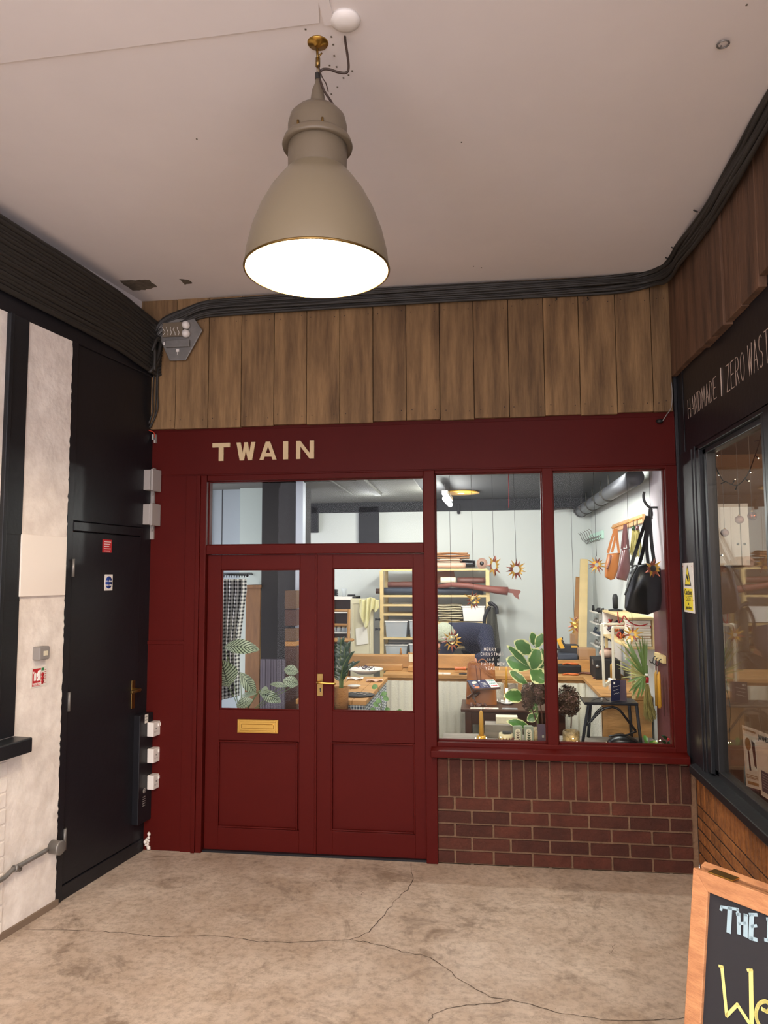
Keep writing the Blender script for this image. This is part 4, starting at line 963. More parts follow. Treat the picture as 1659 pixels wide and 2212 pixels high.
struct('wall_shop_back', MB().box(-2.7, 1.3, YB, YB+.1, 0, 3), WALLW, 'white back wall of the red shop', cat='wall')
mb = MB(); mb.box(-2.7, 1.12, YB-.05, YB, 2.345, ZS); pbox(mb, 775, 1095, 818, 1176, YB-.05, .05); pbox(mb, 655, 1095, 686, 1150, YB-.05, .05)
struct('trim_6', mb, DARKC, 'black painted beam along the top of the shop back wall', cat='beam')
mb = MB(); mb.box(1.095, 1.163, .40, YB, 0, 3)
struct('wall_shop_right', mb, WALLW, 'white right wall inside the red shop', cat='wall')
mb = MB(); mb.box(1.087, 1.163, .095, .42, 1.72, ZS, 0); mb.box(1.083, 1.163, .095, .42, 0, 1.72, 1)
struct('wall_shop_front_right', mb, [LILAC, MAROON], 'pier beside the shop window, lilac white above and maroon below', cat='wall')
a, b = at(455, 1100, Y=1.7), at(525, 1100, Y=1.7); c_ = at(566, 1100, Y=1.62)
mb = MB(); mb.box(-2.7, b.x, 1.7, 1.8, 0, ZS, 0); mb.box(a.x-.035, a.x, 1.67, 1.7, 0, ZS, 2); mb.box(b.x, c_.x, 1.62, 1.8, 0, ZS, 1)
q = at(480, 1100, Y=1.7); mb.box(q.x-.003, q.x+.003, 1.697, 1.7, 0, ZS, 2)
struct('wall_shop_left', mb, [WALLG2, WALLG, BLACK], 'pale grey and green-grey panelled wall at the shop left', cat='wall')
a, b, c_ = at(566, 1100, Y=1.3), at(641, 1100, Y=1.3), at(655, 1100, Y=1.28)
mb = MB(); mb.box(a.x, b.x, 1.3, 1.34, .95, ZS, 0); mb.box(a.x, b.x, 1.34, 1.8, .95, ZS, 0)
mb.box(a.x, b.x, 1.30, 1.33, 0, .95, 0)
struct('wall_shop_partition', mb, mat('dark_partition', '#1A1615', .8), 'black partition behind the left door leaf', cat='wall')
struct('trim_7', MB().box(b.x, c_.x, 1.27, 1.36, 0, ZS), mat('silver_grey_paint', '#A9AEB8', .5), 'silver grey upright post at the end of the black partition', cat='post')
mb = MB(); p0, p1 = at(562, 1424, Y=1.1), at(614, 1540, Y=1.1)
for k in range(9):
    x = p0.x+(p1.x-p0.x)*k/9; mb.box(x+.001, x+(p1.x-p0.x)/9-.002, 1.10-.003*(k % 2), 1.12, .3, p0.z)
mb.box(p0.x, p1.x, 1.105, 1.13, .3, p0.z)
mb.build('beadboard_panel', mat('mauve_beadboard', '#57505A', .6), None, label='mauve-grey tongue and groove panel below the black partition', cat='panel')

# ------------------------------------------------------------------ lights of the shop
t = thing('tube_light', 'bright white tube light under the shop ceiling', 'lamp', tuple(at(968, 1065, Y=1.9)))
pa, pb = at(961, 1052, Y=1.7), at(971, 1082, Y=2.25); pa.z = 2.335; pb.z = 2.335; pb.x = pa.x+.02
MB().tube([pa, pb], .022, 12).build('glowing_tube', emit('tube_glow', (1, .98, .94), 26), t)
mb = MB(); mb.bar(pa+V(0, -.04, .05), pb+V(0, .04, .05), .05, .03); mb.build('fitting', WPLAS, t)
mb = MB(); mb.tube([pa+V(0, 0, .04), V(pa.x, pa.y, ZS)], .003, 6); mb.build('suspension_wire', GREYP, t)
t = thing('disc_lamp', 'shallow dish pendant with yellow underside hanging by the tube light', 'lamp', tuple(at(996, 1068, Y=2.3)))
dc = at(996, 1066, Y=2.30); dr = .17
MB().lathe([(0, .0), (dr*.8, .006), (dr, .0), (dr, .006), (dr*.6, .03), (.02, .05), (0, .05)], dc, 40).build('dish', mat('yellow_dish_enamel', '#E0A93A', .4), t)
MB().tube([dc+V(0, 0, .04), V(dc.x, dc.y, ZS)], .003, 6).build('cord', CABLE, t)
MB().lathe([(0, -.004), (.03, -.002), (.03, .004), (0, .004)], dc, 16).build('bulb', emit('dish_bulb', (1, .72, .35), 4), t)

# duct along the right wall
t = thing('ventilation_duct', 'round grey duct hanging along the right shop wall', 'duct', (1.0, 2, 2.30))
MB().tube([V(.985, y, 2.315) for y in (3.05, 2, 1, .35)], .056, 20).build('duct_pipe', mat('duct_grey', '#55565B', .45, .3), t)
mb = MB()
for y in (2.95, 2.6, 2.2, 1.75, 1.35):
    mb.lathe([(.056, -.012), (.062, -.012), (.062, .012), (.056, .012)], (.985, y, 2.315), 20, (0, 1, 0)); mb.box(.985-.075, .985-.055, y-.01, y+.01, 2.30, 2.33)
    mb.tube([V(.985, y, 2.37), V(.985, y, ZS)], .006, 6)
mb.build('duct_clamp', CABLE, t)
t = thing('ceiling_pipe', 'thin black pipe bend under the beam at the back right', 'pipe', tuple(at(1195, 1100, Y=2.9)))
MB().tube(smooth_path([at(x, y, Y=2.9) for x, y in ((1190, 1110), (1196, 1101), (1210, 1099), (1238, 1098))], 4), .011, 8).build('pipe', CABLE, t)
t = thing('beam_bracket', 'dark bracket hanging below the beam beside the dish lamp', 'bracket', tuple(at(990, 1100, Y=3.0)))
mb = MB(); pbox(mb, 987, 1088, 994, 1110, 3.0, .04); mb.build('bracket', DARKC, t, bevel=.01)

# ------------------------------------------------------------------ shelving with leather
YS0, YS1 = 2.62, 3.0
t = thing('shelving_unit', 'tall pine shelving unit stacked with leather against the back wall', 'shelves', (-.45, 2.8, 0))
for (x, lb) in ((824, 0), (929, 0), (1053, 0)):
    for yy in (YS0, YS1-.04):
        p = at(x, 1232, Y=YS0); mb = MB(); mb.box(p.x-.018, p.x+.018, yy, yy+.04, 0, 1.735); mb.build('upright', PINE, t, bevel=.002)
xa, xm, xb = at(824, 1232, Y=YS0).x, at(929, 1232, Y=YS0).x, at(1053, 1232, Y=YS0).x
def shz(y): return at(930, y, Y=YS0).z
for (x0, x1, ys) in ((xa, xm, (1230, 1287, 1307, 1327, 1379, 1418)), (xm, xb, (1230, 1287, 1345, 1362, 1380, 1398))):
    for y in ys:
        z = shz(y); mb = MB(); mb.box(x0, x1, YS0+.002, YS1, z-.014, z+.006); mb.build('shelf', PINE, t, bevel=.002)
def sagz(y, Y=YS0): return at(930, y, Y=Y).z
def roll(name, label, x0, x1, yc, r, mt, Y=2.72, layers=True, tilt=0, group='leather rolls on the shelving unit', parts=None):
    a, b = at(x0, yc, Y=Y), at(x1, yc+tilt, Y=Y)
    tt = thing(name, label, 'leather roll', tuple(a+V(0, 0, -r)), 0, group)
    mb = MB(); P = [a.lerp(b, k/8) for k in range(9)]; mb.tube(P, [r*random.uniform(.93, 1.04) for _ in P], 14, cap=True); rh = mb.build('rolled_hide', mt, tt)
    sp = MB(); d = (b-a).normalized(); q = []
    for k in range(34):
        th = k*.5; rr = r*(1-.024*k); q.append(b+d*.004+V(0, math.cos(th)*rr, math.sin(th)*rr))
    sp.tube(q, .0016, 4); sp.build('rolled_edge', parts or mt, rh); return tt
def sheets(name, label, x0, y0, x1, y1, mt, Y=2.66, n=4, group='flat leather on the shelving unit', cat='leather', d=.26, par='folded_layer', j=.012):
    a, b = at(x0, y1, Y=Y), at(x1, y0, Y=Y); tt = thing(name, label, cat, (a.x, Y, a.z), 0, group); h = (b.z-a.z)/n
    for k in range(n):
        z = a.z+h*k; xx0 = a.x+random.uniform(0, j); xx1 = b.x-random.uniform(-j, j*1.8); ph = random.uniform(0, 6); ya = Y+random.uniform(0, .01)
        def top(u, v, z=z, xx0=xx0, xx1=xx1, ph=ph, ya=ya, h=h):
            th = 2*PI*v; w = .5*h*.96; yy = ya+w+(d-2*w)*.5*(1-math.cos(th))*1.0
            return V(xx0+(xx1-xx0)*u, yy if True else 0, z+h*.5+w*math.sin(th)*(1)+h*.12*math.sin(7*u+ph))
        mb = MB().grid(top, 10, 12); n0 = len(mb.v)
        mb.build(par, mt, tt)
    return tt
sheets('folded_hide', 'tan folded leather, topmost on the shelving unit', 935, 1192, 1014, 1208, TANL, n=3)
sheets('folded_hide', 'pale pink folded leather just under the tan one on top', 935, 1208.5, 1003, 1212.5, PINKL, n=1, Y=2.64)
roll('leather_roll', 'cream roll lying on the top shelf behind the pink one', 950, 993, 1212, .022, CREAM, Y=2.70)
roll('leather_roll', 'pinkish beige roll lying at the front of the top shelf', 938, 1005, 1221, .026, PINKL, Y=2.66)
roll('leather_roll', 'shiny black roll on the top shelf', 980, 1026, 1218, .035, BLKL, Y=2.80)
e = at(1041, 1217, Y=2.62); t = thing('leather_roll', 'large pink-brown roll standing end-on at the right of the top shelf', 'leather roll', (e.x, e.y, e.z-.05), 0, 'leather rolls on the shelving unit')
mb = MB(); mb.lathe([(.020, 0), (.050, 0), (.052, .02), (.052, .34), (.020, .34), (.020, 0)], e, 28, (0, 1, 0)); mb.build('rolled_hide', PINKL, t)
mb = MB(); mb.tube([e+V(math.cos(k*.5)*(.050-.0006*k), -.002, math.sin(k*.5)*(.050-.0006*k)) for k in range(50)], .0015, 4); mb.build('rolled_edge', BRL, t)
MB().lathe([(0, .01), (.021, .01), (.021, .012)], e, 16, (0, 1, 0)).build('core_hole', BLKL, t)
t = thing('leather_sheet', 'tan leather sheet propped at the left of the second shelf', 'leather', tuple(at(945, 1284, Y=2.8)), 0, 'flat leather on the shelving unit')
MB().prism([at(x, y, Y=2.9) for x, y in ((936, 1236), (980, 1232), (984, 1250), (955, 1254), (936, 1272))], (0, .006, 0)).build('hide', TAN, t)
roll('leather_roll', 'cream leather roll with a flared end on the second shelf', 952, 984, 1254, .032, CREAM, Y=2.66)
roll('leather_roll', 'plum brown roll with a spiral end on the second shelf', 988, 1047, 1254, .030, BRL, Y=2.72)
roll('leather_roll', 'blue-black roll at the bottom right of the second shelf', 936, 1044, 1277, .035, NAVY, Y=2.68)
roll('leather_roll', 'plum brown roll above the navy one on the left bay', 838, 926, 1263, .030, BRL, Y=2.72)
roll('leather_roll', 'navy roll seen through the right door leaf', 826, 926, 1277, .036, NAVY, Y=2.68)
roll('leather_roll', 'dark brown roll end sticking out left of the shelving unit', 812, 822, 1277, .026, DWOOD, Y=2.76)
t = thing('leather_roll', 'long rust leather roll sticking out right of the shelving unit', 'leather roll', tuple(at(1000, 1275, Y=2.6)), 0, 'leather rolls on the shelving unit')
P = [at(x, y, Y=Y) for x, y, Y in ((942, 1268, 2.66), (975, 1263, 2.60), (1010, 1265, 2.60), (1040, 1270, 2.60), (1075, 1275, 2.60), (1097, 1277, 2.6))]
MB().tube(P, [.018, .024, .026, .028, .036, .040], 12).build('rolled_hide', RUST, t)
MB().prism([at(x, y, Y=2.59) for x, y in (g3(1020, 1640), g3(1030, 1670), g3(1175, 1685), g3(1200, 1705), g3(1165, 1760), g3(1180, 1815), g3(1115, 1775), g3(1090, 1730), g3(1020, 1720))], (0, .01, 0)).build('ragged_flap', RUST, t)
# second part of the unit: canvas, boxes, flat leathers
sheets('canvas_stack', 'crumpled stack of cream canvas on the third shelf', 944, 1306, 1000, 1343, CREAM, n=7, cat='canvas', group='canvas on the third shelf', d=.3, j=.02)
def tub(name, label, x0, y0, x1, y1, Y, group, fill, d=.26, body=CLEARP):
    a, b = at(x0, y0, Y=Y), at(x1, y1, Y=Y); tt = thing(name, label, 'storage box', ((a.x+b.x)/2, Y, b.z), 0, group); w = .006; ix = .012
    mb = MB(); zb = b.z+.002
    for (p, q) in (((a.x, Y), (b.x, Y)), ((a.x, Y+d), (b.x, Y+d))):
        mb.prism([(p[0]+ix, p[1], zb), (q[0]-ix, q[1], zb), (q[0], q[1], a.z), (p[0], p[1], a.z)], (0, .003, 0))
    for x, s_ in ((a.x, 1), (b.x, -1)): mb.prism([(x+s_*ix, Y, zb), (x+s_*ix, Y+d, zb), (x, Y+d, a.z), (x, Y, a.z)], (s_*.003, 0, 0))
    mb.box(a.x+ix, b.x-ix, Y, Y+d, zb, zb+.003); mb.build('tub', body, tt)
    mb = MB(); mb.box(a.x-.006, b.x+.006, Y-.006, Y+.004, a.z-.010, a.z); mb.box(a.x-.006, b.x+.006, Y+d-.004, Y+d+.006, a.z-.010, a.z); mb.build('rim', WPLAS, tt)
    fb = MB()
    for k in range(5):
        fb.ball((a.x+ix+(b.x-a.x-2*ix)*random.uniform(.2, .8), Y+d*random.uniform(.3, .7), zb+(a.z-zb)*random.uniform(.35, .6)), (a.z-zb)*.36, (1.1, .9, 1), 10, jit=.12)
    fb.build('contents', fill, tt, kind='stuff'); return tt
tub('storage_box', 'white plastic box of folded linen on the third shelf', 998, 1309, 1048, 1343, 2.64, 'storage boxes on the shelving unit', CREAM, body=WPLAS)
tub('storage_box', 'clear plastic box of tan offcuts, upper one in the left bay', 832, 1341, 880, 1377, 2.64, 'storage boxes on the shelving unit', KRAFT)
tub('storage_box', 'clear plastic box cut off by the door edge, upper shelf', 884, 1339, 924, 1377, 2.64, 'storage boxes on the shelving unit', PAPER)
tub('storage_box', 'clear plastic box of pale scraps, lower one in the left bay', 832, 1392, 880, 1416, 2.64, 'storage boxes on the shelving unit', CREAM)
tub('storage_box', 'clear plastic box cut off by the door edge, lower shelf', 884, 1390, 924, 1416, 2.64, 'storage boxes on the shelving unit', PAPER)
sheets('paper_pile', 'thin pile of papers on the empty shelf of the left bay', 846, 1303, 890, 1306, PAPER, n=2, cat='papers', group=None)
sheets('leather_pile', 'orange leather sheets drooping on the fourth shelf', 984, 1353, 1048, 1361, ORL, n=3)
sheets('leather_pile', 'light orange leather strips on the fifth shelf', 1010, 1376, 1046, 1379, TANL, n=1)
sheets('leather_pile', 'pale leather sheets on the lowest visible shelf', 1012, 1394, 1046, 1397, TANL, n=1)
t = thing('wooden_tool', 'small turned wooden tool standing on the long pine board box', 'tool', tuple(at(864, 1416, Y=1.93)))
MB().lathe([(0, 0), (.010, .002), (.010, .03), (.006, .04), (.008, .05), (0, .06)], at(864, 1416, Y=1.86)+V(0, .07, 0), 12).build('handle', OAKP, t)
# coat hanging at the end of the shelves
t = thing('hanging_coat', 'dark coat with straps hanging at the end of the shelving unit', 'coat', tuple(at(1065, 1400, Y=2.6)))
def coat(u, v):
    y = 1312+(1404-1312)*v; hw = 6+9*v**.6; xc = 1062+4*v
    p = at(xc+(2*u-1)*hw, y, Y=2.58); p.y += .025*math.sin(u*9+2*v)*(.3+v)-.05*math.sin(PI*u); return p
MB().grid(coat, 16, 14).build('coat_body', OLIVE, t, solid=.01)
for pts in (((1058, 1310), (1050, 1325), (1046, 1345), (1052, 1390)), ((1060, 1302), (1072, 1312), (1074, 1326)), ((1056, 1300), (1060, 1306), (1064, 1302))):
    mb = MB(); mb.tube(smooth_path([at(x, y, Y=2.52) for x, y in pts], 5), .016, 8); mb.build('strap', BLKL, t)

# ------------------------------------------------------------------ person at the counter
t = thing('person', 'person in a sage knitted beanie and navy jumper bending over the bench', 'person', tuple(at(985, 1460, Y=2.28)))
YP = 2.22
def body_chain(name, pts, edges, radii, mt, parent, sub=2):
    me = bpy.data.meshes.new(name); inv = WM[parent.name].inverted()
    me.from_pydata([tuple(inv @ Vector(p)) for p in pts], edges, []); o = bpy.data.objects.new(name, me); C.objects.link(o); o.parent = parent; WM[o.name] = WM[parent.name]
    sk = o.modifiers.new('skin', 'SKIN'); 
    for i, r in enumerate(radii):
        v = me.skin_vertices[0].data[i] if me.skin_vertices else None
        if v: v.radius = (r, r) if not isinstance(r, tuple) else r; v.use_root = (i == 0)
    sk.use_smooth_shade = True; s = o.modifiers.new('sub', 'SUBSURF'); s.levels = sub; s.render_levels = sub; me.materials.append(mt); return o
def skinned(name, pts, edges, radii, mt, parent, sub=2):
    bmx = bmesh.new(); inv = WM[parent.name].inverted(); lay = bmx.verts.layers.skin.verify(); vs = []
    for i, p in enumerate(pts):
        v = bmx.verts.new(inv @ Vector(p)); r = radii[i]; v[lay].radius = (r, r) if not isinstance(r, tuple) else r; v[lay].use_root = (i == 0); vs.append(v)
    for a, b in edges: bmx.edges.new((vs[a], vs[b]))
    me = bpy.data.meshes.new(name); bmx.to_mesh(me); bmx.free(); me.materials.append(mt)
    o = bpy.data.objects.new(name, me); C.objects.link(o); o.parent = parent; WM[o.name] = WM[parent.name]
    sk = o.modifiers.new('skin', 'SKIN'); sk.use_smooth_shade = True; s = o.modifiers.new('sub', 'SUBSURF'); s.levels = sub; s.render_levels = sub; return o
hd = at(957, 1374, Y=2.06)            # head centre, bowed over the work
pel = V(-.02, 2.44, .97); ch = V(-.115, 2.30, 1.175); nk = V(-.205, 2.17, 1.20)
sR, eR, wR = V(.02, 2.24, 1.17), V(.045, 2.09, .99), V(-.10, 1.98, .945)
sL_, eL, wL = V(-.26, 2.36, 1.17), V(-.34, 2.24, .98), V(-.30, 2.04, .945)
# whole body under the clothes: legs, trunk, arms, neck and head as one skinned surface
pts = [pel, ch, nk, hd+V(.03, .05, .0), hd, sR, eR, wR, sL_, eL, wL, pel+V(.09, 0, -.06), V(.08, 2.44, .52), V(.09, 2.46, .08), V(.08, 2.34, .03), pel+V(-.09, 0, -.06), V(-.12, 2.44, .52), V(-.12, 2.46, .08), V(-.12, 2.34, .03)]
ed_ = [(0, 1), (1, 2), (2, 3), (3, 4), (1, 5), (5, 6), (6, 7), (1, 8), (8, 9), (9, 10), (0, 11), (11, 12), (12, 13), (13, 14), (0, 15), (15, 16), (16, 17), (17, 18)]
rad = [.09, .075, .04, .042, .075, .035, .036, .026, .045, .036, .026, .075, .05, .038, .03, .075, .05, .038, .03]
# fingers
def add_hand(wi, d):
    b = pts[wi]; side = d.cross(V(0, 0, 1)).normalized(); palm = b+d*.055; pts.append(palm); rad.append((.036, .016)); pi = len(pts)-1; ed_.append((wi, pi))
    for k, (o_, L_) in enumerate(((-.028, .060), (-.010, .072), (.009, .068), (.027, .052))):
        p1 = palm+side*o_+d*.035; p2 = p1+d*L_*.55+V(0, 0, -.006); p3 = p2+d*L_*.35+V(0, 0, -.018)
        for q, r in ((p1, .009), (p2, .008), (p3, .007)): pts.append(q); rad.append(r)
        i = len(pts); ed_.extend([(pi, i-3), (i-3, i-2), (i-2, i-1)])
    t1 = palm-side*.035+d*-.01; t2 = t1-side*.018+d*.03
    pts.extend([t1, t2]); rad.extend([.010, .008]); i = len(pts); ed_.extend([(pi, i-2), (i-2, i-1)])
add_hand(7, V(-.95, -.3, -.05).normalized()); add_hand(10, V(-.6, -.8, -.05).normalized())
skinned('body', pts, ed_, rad, SKIN, t)
mid = pel.lerp(ch, .55)+V(0, 0, .04)
skinned('jumper', [ch+V(0, 0, .01), mid, pel+V(0, 0, .02), hd+V(.055, .075, -.005), sR+V(0, 0, .01), eR, wR+(eR-wR)*.15, sL_+V(0, 0, .01), eL, wL+(eL-wL)*.15], [(0, 1), (1, 2), (0, 3), (0, 4), (4, 5), (5, 6), (0, 7), (7, 8), (8, 9)], [.155, .155, .13, .085, .100, .066, .046, .100, .066, .046], SHIRT, t)
skinned('trousers', [pel, pts[11], V(.08, 2.44, .52), V(.09, 2.46, .14), pts[15], V(-.12, 2.44, .52), V(-.12, 2.46, .14)], [(0, 1), (1, 2), (2, 3), (0, 4), (4, 5), (5, 6)], [.128, .092, .07, .055, .092, .07, .055], BLKL, t)
ax = V(.10, -.10, 1).normalized()
mb = MB()
fd = V(-.45, -.62, -.64).normalized(); upv = V(.10, -.25, .95).normalized()
mb.lathe([(.0, .112), (.040, .105), (.072, .080), (.090, .045), (.097, .005), (.098, -.012)], hd+V(.006, .004, .008), 24, upv)
mb.build('beanie', BEANIE, t); MB().lathe([(.100, .012), (.1035, .002), (.103, -.018), (.098, -.028), (.094, -.016)], hd+V(.006, .004, .008), 24, upv).build('beanie_cuff', BEANIE, t)
fc = hd+fd*.075
mb = MB(); mb.ball(fc+V(0, 0, -.03), .017, (.8, 1.0, 1.3), 10); mb.build('nose', SKIN, t); MB().ball(hd+V(.080, -.02, -.040), .017, (.6, .8, 1.2), 10).build('ear', SKIN, t)
mb = MB()
for s_ in (-1, 1): mb.ball(fc+fd.cross(V(0, 0, 1)).normalized()*.026*s_+V(0, 0, -.006), .009, (1, 1, .7), 8)
mb.build('eye', INK, t); MB().ball(fc+V(.0, .0, -.068), .016, (1.2, .7, .35), 8).build('mouth', RUST, t)

# ------------------------------------------------------------------ counters
ZT = .90
t = thing('work_counter', 'long timber topped counter with linen curtain across the shop', 'counter', (0, 1.5, 0))
mb = MB(); 
for k in range(4): mb.box(-.80, 1.09, 1.45+.15*k, 1.45+.15*k+.148, ZT-.03, ZT, 0, random.random())
mb.build('counter_top', PINEO, t, bevel=.003)
mb = MB(); mb.box(-.80, 1.09, 1.47, 1.50, ZT-.09, ZT-.03); mb.build('apron_rail', PINEO, t)
MB().grid(cloth_panel(-.78, .78, .04, ZT-.05, 1.455, .012, 26), 180, 8).build('curtain', LINEN, t)
t = thing('side_counter', 'timber topped counter with gathered curtain along the right wall', 'counter', (.92, .8, 0))
mb = MB()
for k in range(6): mb.box(.765, 1.09, .56+.148*k, .56+.148*k+.146, ZT-.028, ZT+.001, 0, random.random())
mb.build('counter_top', PINEO, t, bevel=.003)
fnc = cloth_panel(0, .86, .04, ZT-.03, 0, .014, 12)
def side(u, v): p = fnc(u, v); return V(.785-p.y, .58+p.x, p.z)
MB().grid(side, 90, 8).build('curtain', LINEN, t)
mb = MB(); mb.box(.77, 1.08, .56, .585, 0, ZT-.03); mb.box(.77, .80, .55, .60, 0, ZT-.03); mb.build('end_panel', PINEO, t)
# upstands of board behind the counter
def plank(label, x0, y0, x1, y1, Y, d, mt=PINEO, name='timber_box'):
    a = at(x0, y1, Y=Y); tt = thing(name, label, 'board', (a.x, Y, a.z), 0, 'pine boards on the counter'); mb = MB(); pbox(mb, x0, y0, x1, y1, Y, d, 0, random.random()); mb.build('pine_board', mt, tt, bevel=.003); return tt
plank('long pine board box standing on the counter behind the right door leaf', 752, 1416, 938, 1443, 1.86, .16)
plank('pine board box in front of the person in the beanie', 944, 1415, 1026, 1444, 1.76, .10)
plank('rounded pine offcut lying before the long board box', 790, 1436, 868, 1449, 1.66, .10)
plank('pine plank at the counter right under the cardboard box', *g6(130, 600), *g6(545, 735), 1.95, .12)
# small things on the counter
def smallbox(name, label, cat, x0, y0, x1, y1, Y, d, mt, part='body', bev=.003, group=None):
    a = at((x0+x1)/2, y1, Y=Y); tt = thing(name, label, cat, (a.x, Y, a.z), 0, group); mb = MB(); pbox(mb, x0, y0, x1, y1, Y, d); mb.build(part, mt, tt, bevel=bev); return tt
t = thing('sunglasses_case', 'orange leather case on the pine ledge behind the tan bag', 'case', tuple(at(995, 1448, Y=1.62)))
def case(u, v):
    p = at(982+25*u, 1444, Y=1.62); r = .020*(.75+.25*abs(2*u-1)); th = 2*PI*v; return p+V(0, math.cos(th)*r, math.sin(th)*r*.8)
MB().grid(case, 12, 10).build('case_body', ORL, t)
for k, (x, c_, lb) in enumerate(((950, PAPER, 'white paper card at the left end of the counter'), (965, WPLAS, 'white price cards lying beside the orange case'), (1000, INK, 'black card lying on the counter edge behind the tan bag'))):
    p = at(x, 1452, Y=1.52); tt = thing('price_card', lb, 'card', (p.x, p.y, ZT)); mb = MB(); mb.box(p.x-.03, p.x+.03, 1.49, 1.55, ZT, ZT+.006); mb.build('card', c_, tt)
t = thing('display_case', 'small open pine display box by the door glass edge', 'box', tuple(at(886, 1450, Y=1.6)))
mb = MB(); pbox(mb, 881, 1410, 895, 1440, 1.72, .02); pbox(mb, 881, 1440, 895, 1451, 1.6, .12); mb.build('box', PINEO, t, bevel=.002); mb = MB(); pbox(mb, 883, 1413, 893, 1430, 1.712, .006); mb.build('lining', CREAM, t)

# gingham-skirted table in front of the right door leaf
t = thing('gingham_table', 'pine topped display table with blue gingham skirt behind the right door leaf', 'table', (-.95, .7, 0))
mb = MB()
for k in range(5): mb.box(-1.20+.092*k, -1.20+.092*k+.090, .20, 1.30, ZT-.03, ZT, 0, random.random())
mb.build('table_top', PINEO, t, bevel=.003)
def skirt_r(u, v): return V(-.755+.010*math.sin(u*70)*(.3+v), .22+1.06*u, ZT-.035-(ZT-.1)*v)
MB().grid(skirt_r, 120, 8, uv=lambda u, v: (1.3*u, .85*v)).build('skirt', GINGS, t)
def skirt_f(u, v): return V(-1.19+.43*u, .225+.008*math.sin(u*40)*(.3+v), ZT-.035-(ZT-.1)*v)
MB().grid(skirt_f, 60, 8, uv=lambda u, v: (.5*u, .85*v)).build('skirt', GINGS, t)
t = thing('serving_bowl', 'wide shallow bowl of dried flowers at the back of the gingham table', 'bowl', (-.92, 1.1, ZT))
bc = at(790, 1455, Z=ZT); bc = V(bc.x, bc.y, ZT)
MB().lathe([(0, .004), (.07, .0), (.09, .012), (.14, .034), (.142, .040), (.138, .038), (.09, .020), (0, .012)], bc, 36).build('bowl_body', CERA, t)
mb = MB()
for k in range(22):
    a = random.uniform(0, 6.28); r = random.uniform(0, .08); p = bc+V(r*math.cos(a), r*math.sin(a), .03+random.uniform(0, .02)); mb.tube([p, p+V(random.uniform(-.03, .03), random.uniform(-.03, .03), .012)], .003, 4)
mb.build('dried_flowers', PURP, t, kind='stuff')
for k, (x, y, w_, mt, lb) in enumerate(((772, 1503, .11, INK, 'dark slate tray at the front of the gingham table'),)):
    p = at(x, y, Z=ZT); tt = thing('slate_tray', lb, 'tray', (p.x, p.y, ZT)); MB().lathe([(0, 0), (w_, 0), (w_*1.05, .008), (w_, .012), (0, .010)], (p.x, p.y, ZT), 30, sc=(1, .8)).build('tray', mt, tt)
    mb = MB()
    for q in range(8): mb.lathe([(.0, .012), (.010, .012), (.010, .016), (0, .016)], (p.x+random.uniform(-.07, .07), p.y+random.uniform(-.05, .05), ZT), 8)
    mb.build('trinkets', GREYP, tt, kind='stuff')
for k, (x, y, mt, lb) in enumerate(((765, 1486, CERA, 'small white dish in the middle of the gingham table'), (806, 1473, PINKL, 'pale folded cloth with pink print on the gingham table'), (764, 1469, CERA, 'white folded cloth under the dried flower bowl'))):
    p = at(x, y, Z=ZT); tt = thing(('small_dish', 'folded_cloth', 'folded_cloth')[k], lb, ('dish', 'cloth', 'cloth')[k], (p.x, p.y, ZT))
    if k == 0: MB().lathe([(0, 0), (.02, 0), (.045, .015), (.046, .018), (0, .008)], (p.x, p.y, ZT), 20).build('dish', mt, tt)
    else:
        def cl(u, v, p=p): return V(p.x-.05+.12*u, p.y-.03+.07*v, ZT+.004+.014*abs(math.sin(5*u+3*v)))
        MB().grid(cl, 10, 8).build('cloth', mt, tt, solid=.003)
# ZZ plant in basket in front of the table
t = thing('zz_plant', 'glossy upright plant in a woven basket pot behind the right door leaf', 'plant', tuple(at(737, 1532, Y=.13)))
pb_, pt_ = at(737, 1532, Y=.135), at(737, 1484, Y=.135)
MB().lathe([(0, 0), (.044, 0), (.047, pt_.z-pb_.z), (.043, pt_.z-pb_.z), (.040, .03), (0, .03)], pb_, 26).build('basket_pot', BASK, t)
mb = MB().lathe([(0, 0), (.041, 0)], pt_+V(0, 0, -.012), 20); mb.build('soil', DWOOD, t)
for k, (x, y) in enumerate(((737, 1380), (745, 1400), (757, 1412), (768, 1432), (728, 1395), (724, 1410), (750, 1390), (722, 1430))):
    st = MB(); top = at(x, y, Y=.16+random.uniform(-.06, .06)); bas = pt_+V(random.uniform(-.02, .02), 0, -.01); mid = bas.lerp(top, .5)+V((bas.x-top.x)*.25, 0, .02); path = smooth_path([bas, mid, top], 8)
    st.tube(path, .0035, 6); st.build('stem', STEM, t)
    lf = MB()
    for i in range(4, len(path)-1, 1):
        for s_ in (-1, 1):
            d = (path[i+1]-path[i]).normalized(); sd = V(s_*1, random.uniform(-.5, .5), .35).normalized(); L_ = .046*(1-.35*i/len(path)); lf.leaf(path[i], path[i]+(sd*.85+d*.5)*L_, L_*.24, (0, -1, .3), .06, .2, nu=2, nv=4)
    lf.build('foliage', GREEND, t)
t = thing('plant_stand', 'dark wooden plinth under the basket pot', 'stand', (pb_.x, .14, 0))
MB().box(pb_.x-.10, pb_.x+.055, .085, .185, pb_.z-.03, pb_.z).build('stand_top', DWOOD, t, bevel=.003); mb = MB()
for x in (-.09, .045):
    for y in (.098, .165): mb.box(pb_.x+x-.012, pb_.x+x+.012, y-.01, y+.012, 0, pb_.z-.03)
mb.build('stand_leg', DWOOD, t)
t = thing('trailing_plant', 'small trailing plant low behind the right door leaf', 'plant', tuple(at(830, 1560, Y=.25)))
mb = MB(); cz = at(822, 1575, Y=.25); ts = [(815, 1480), (835, 1495), (800, 1530), (842, 1530), (858, 1534), (812, 1510)]
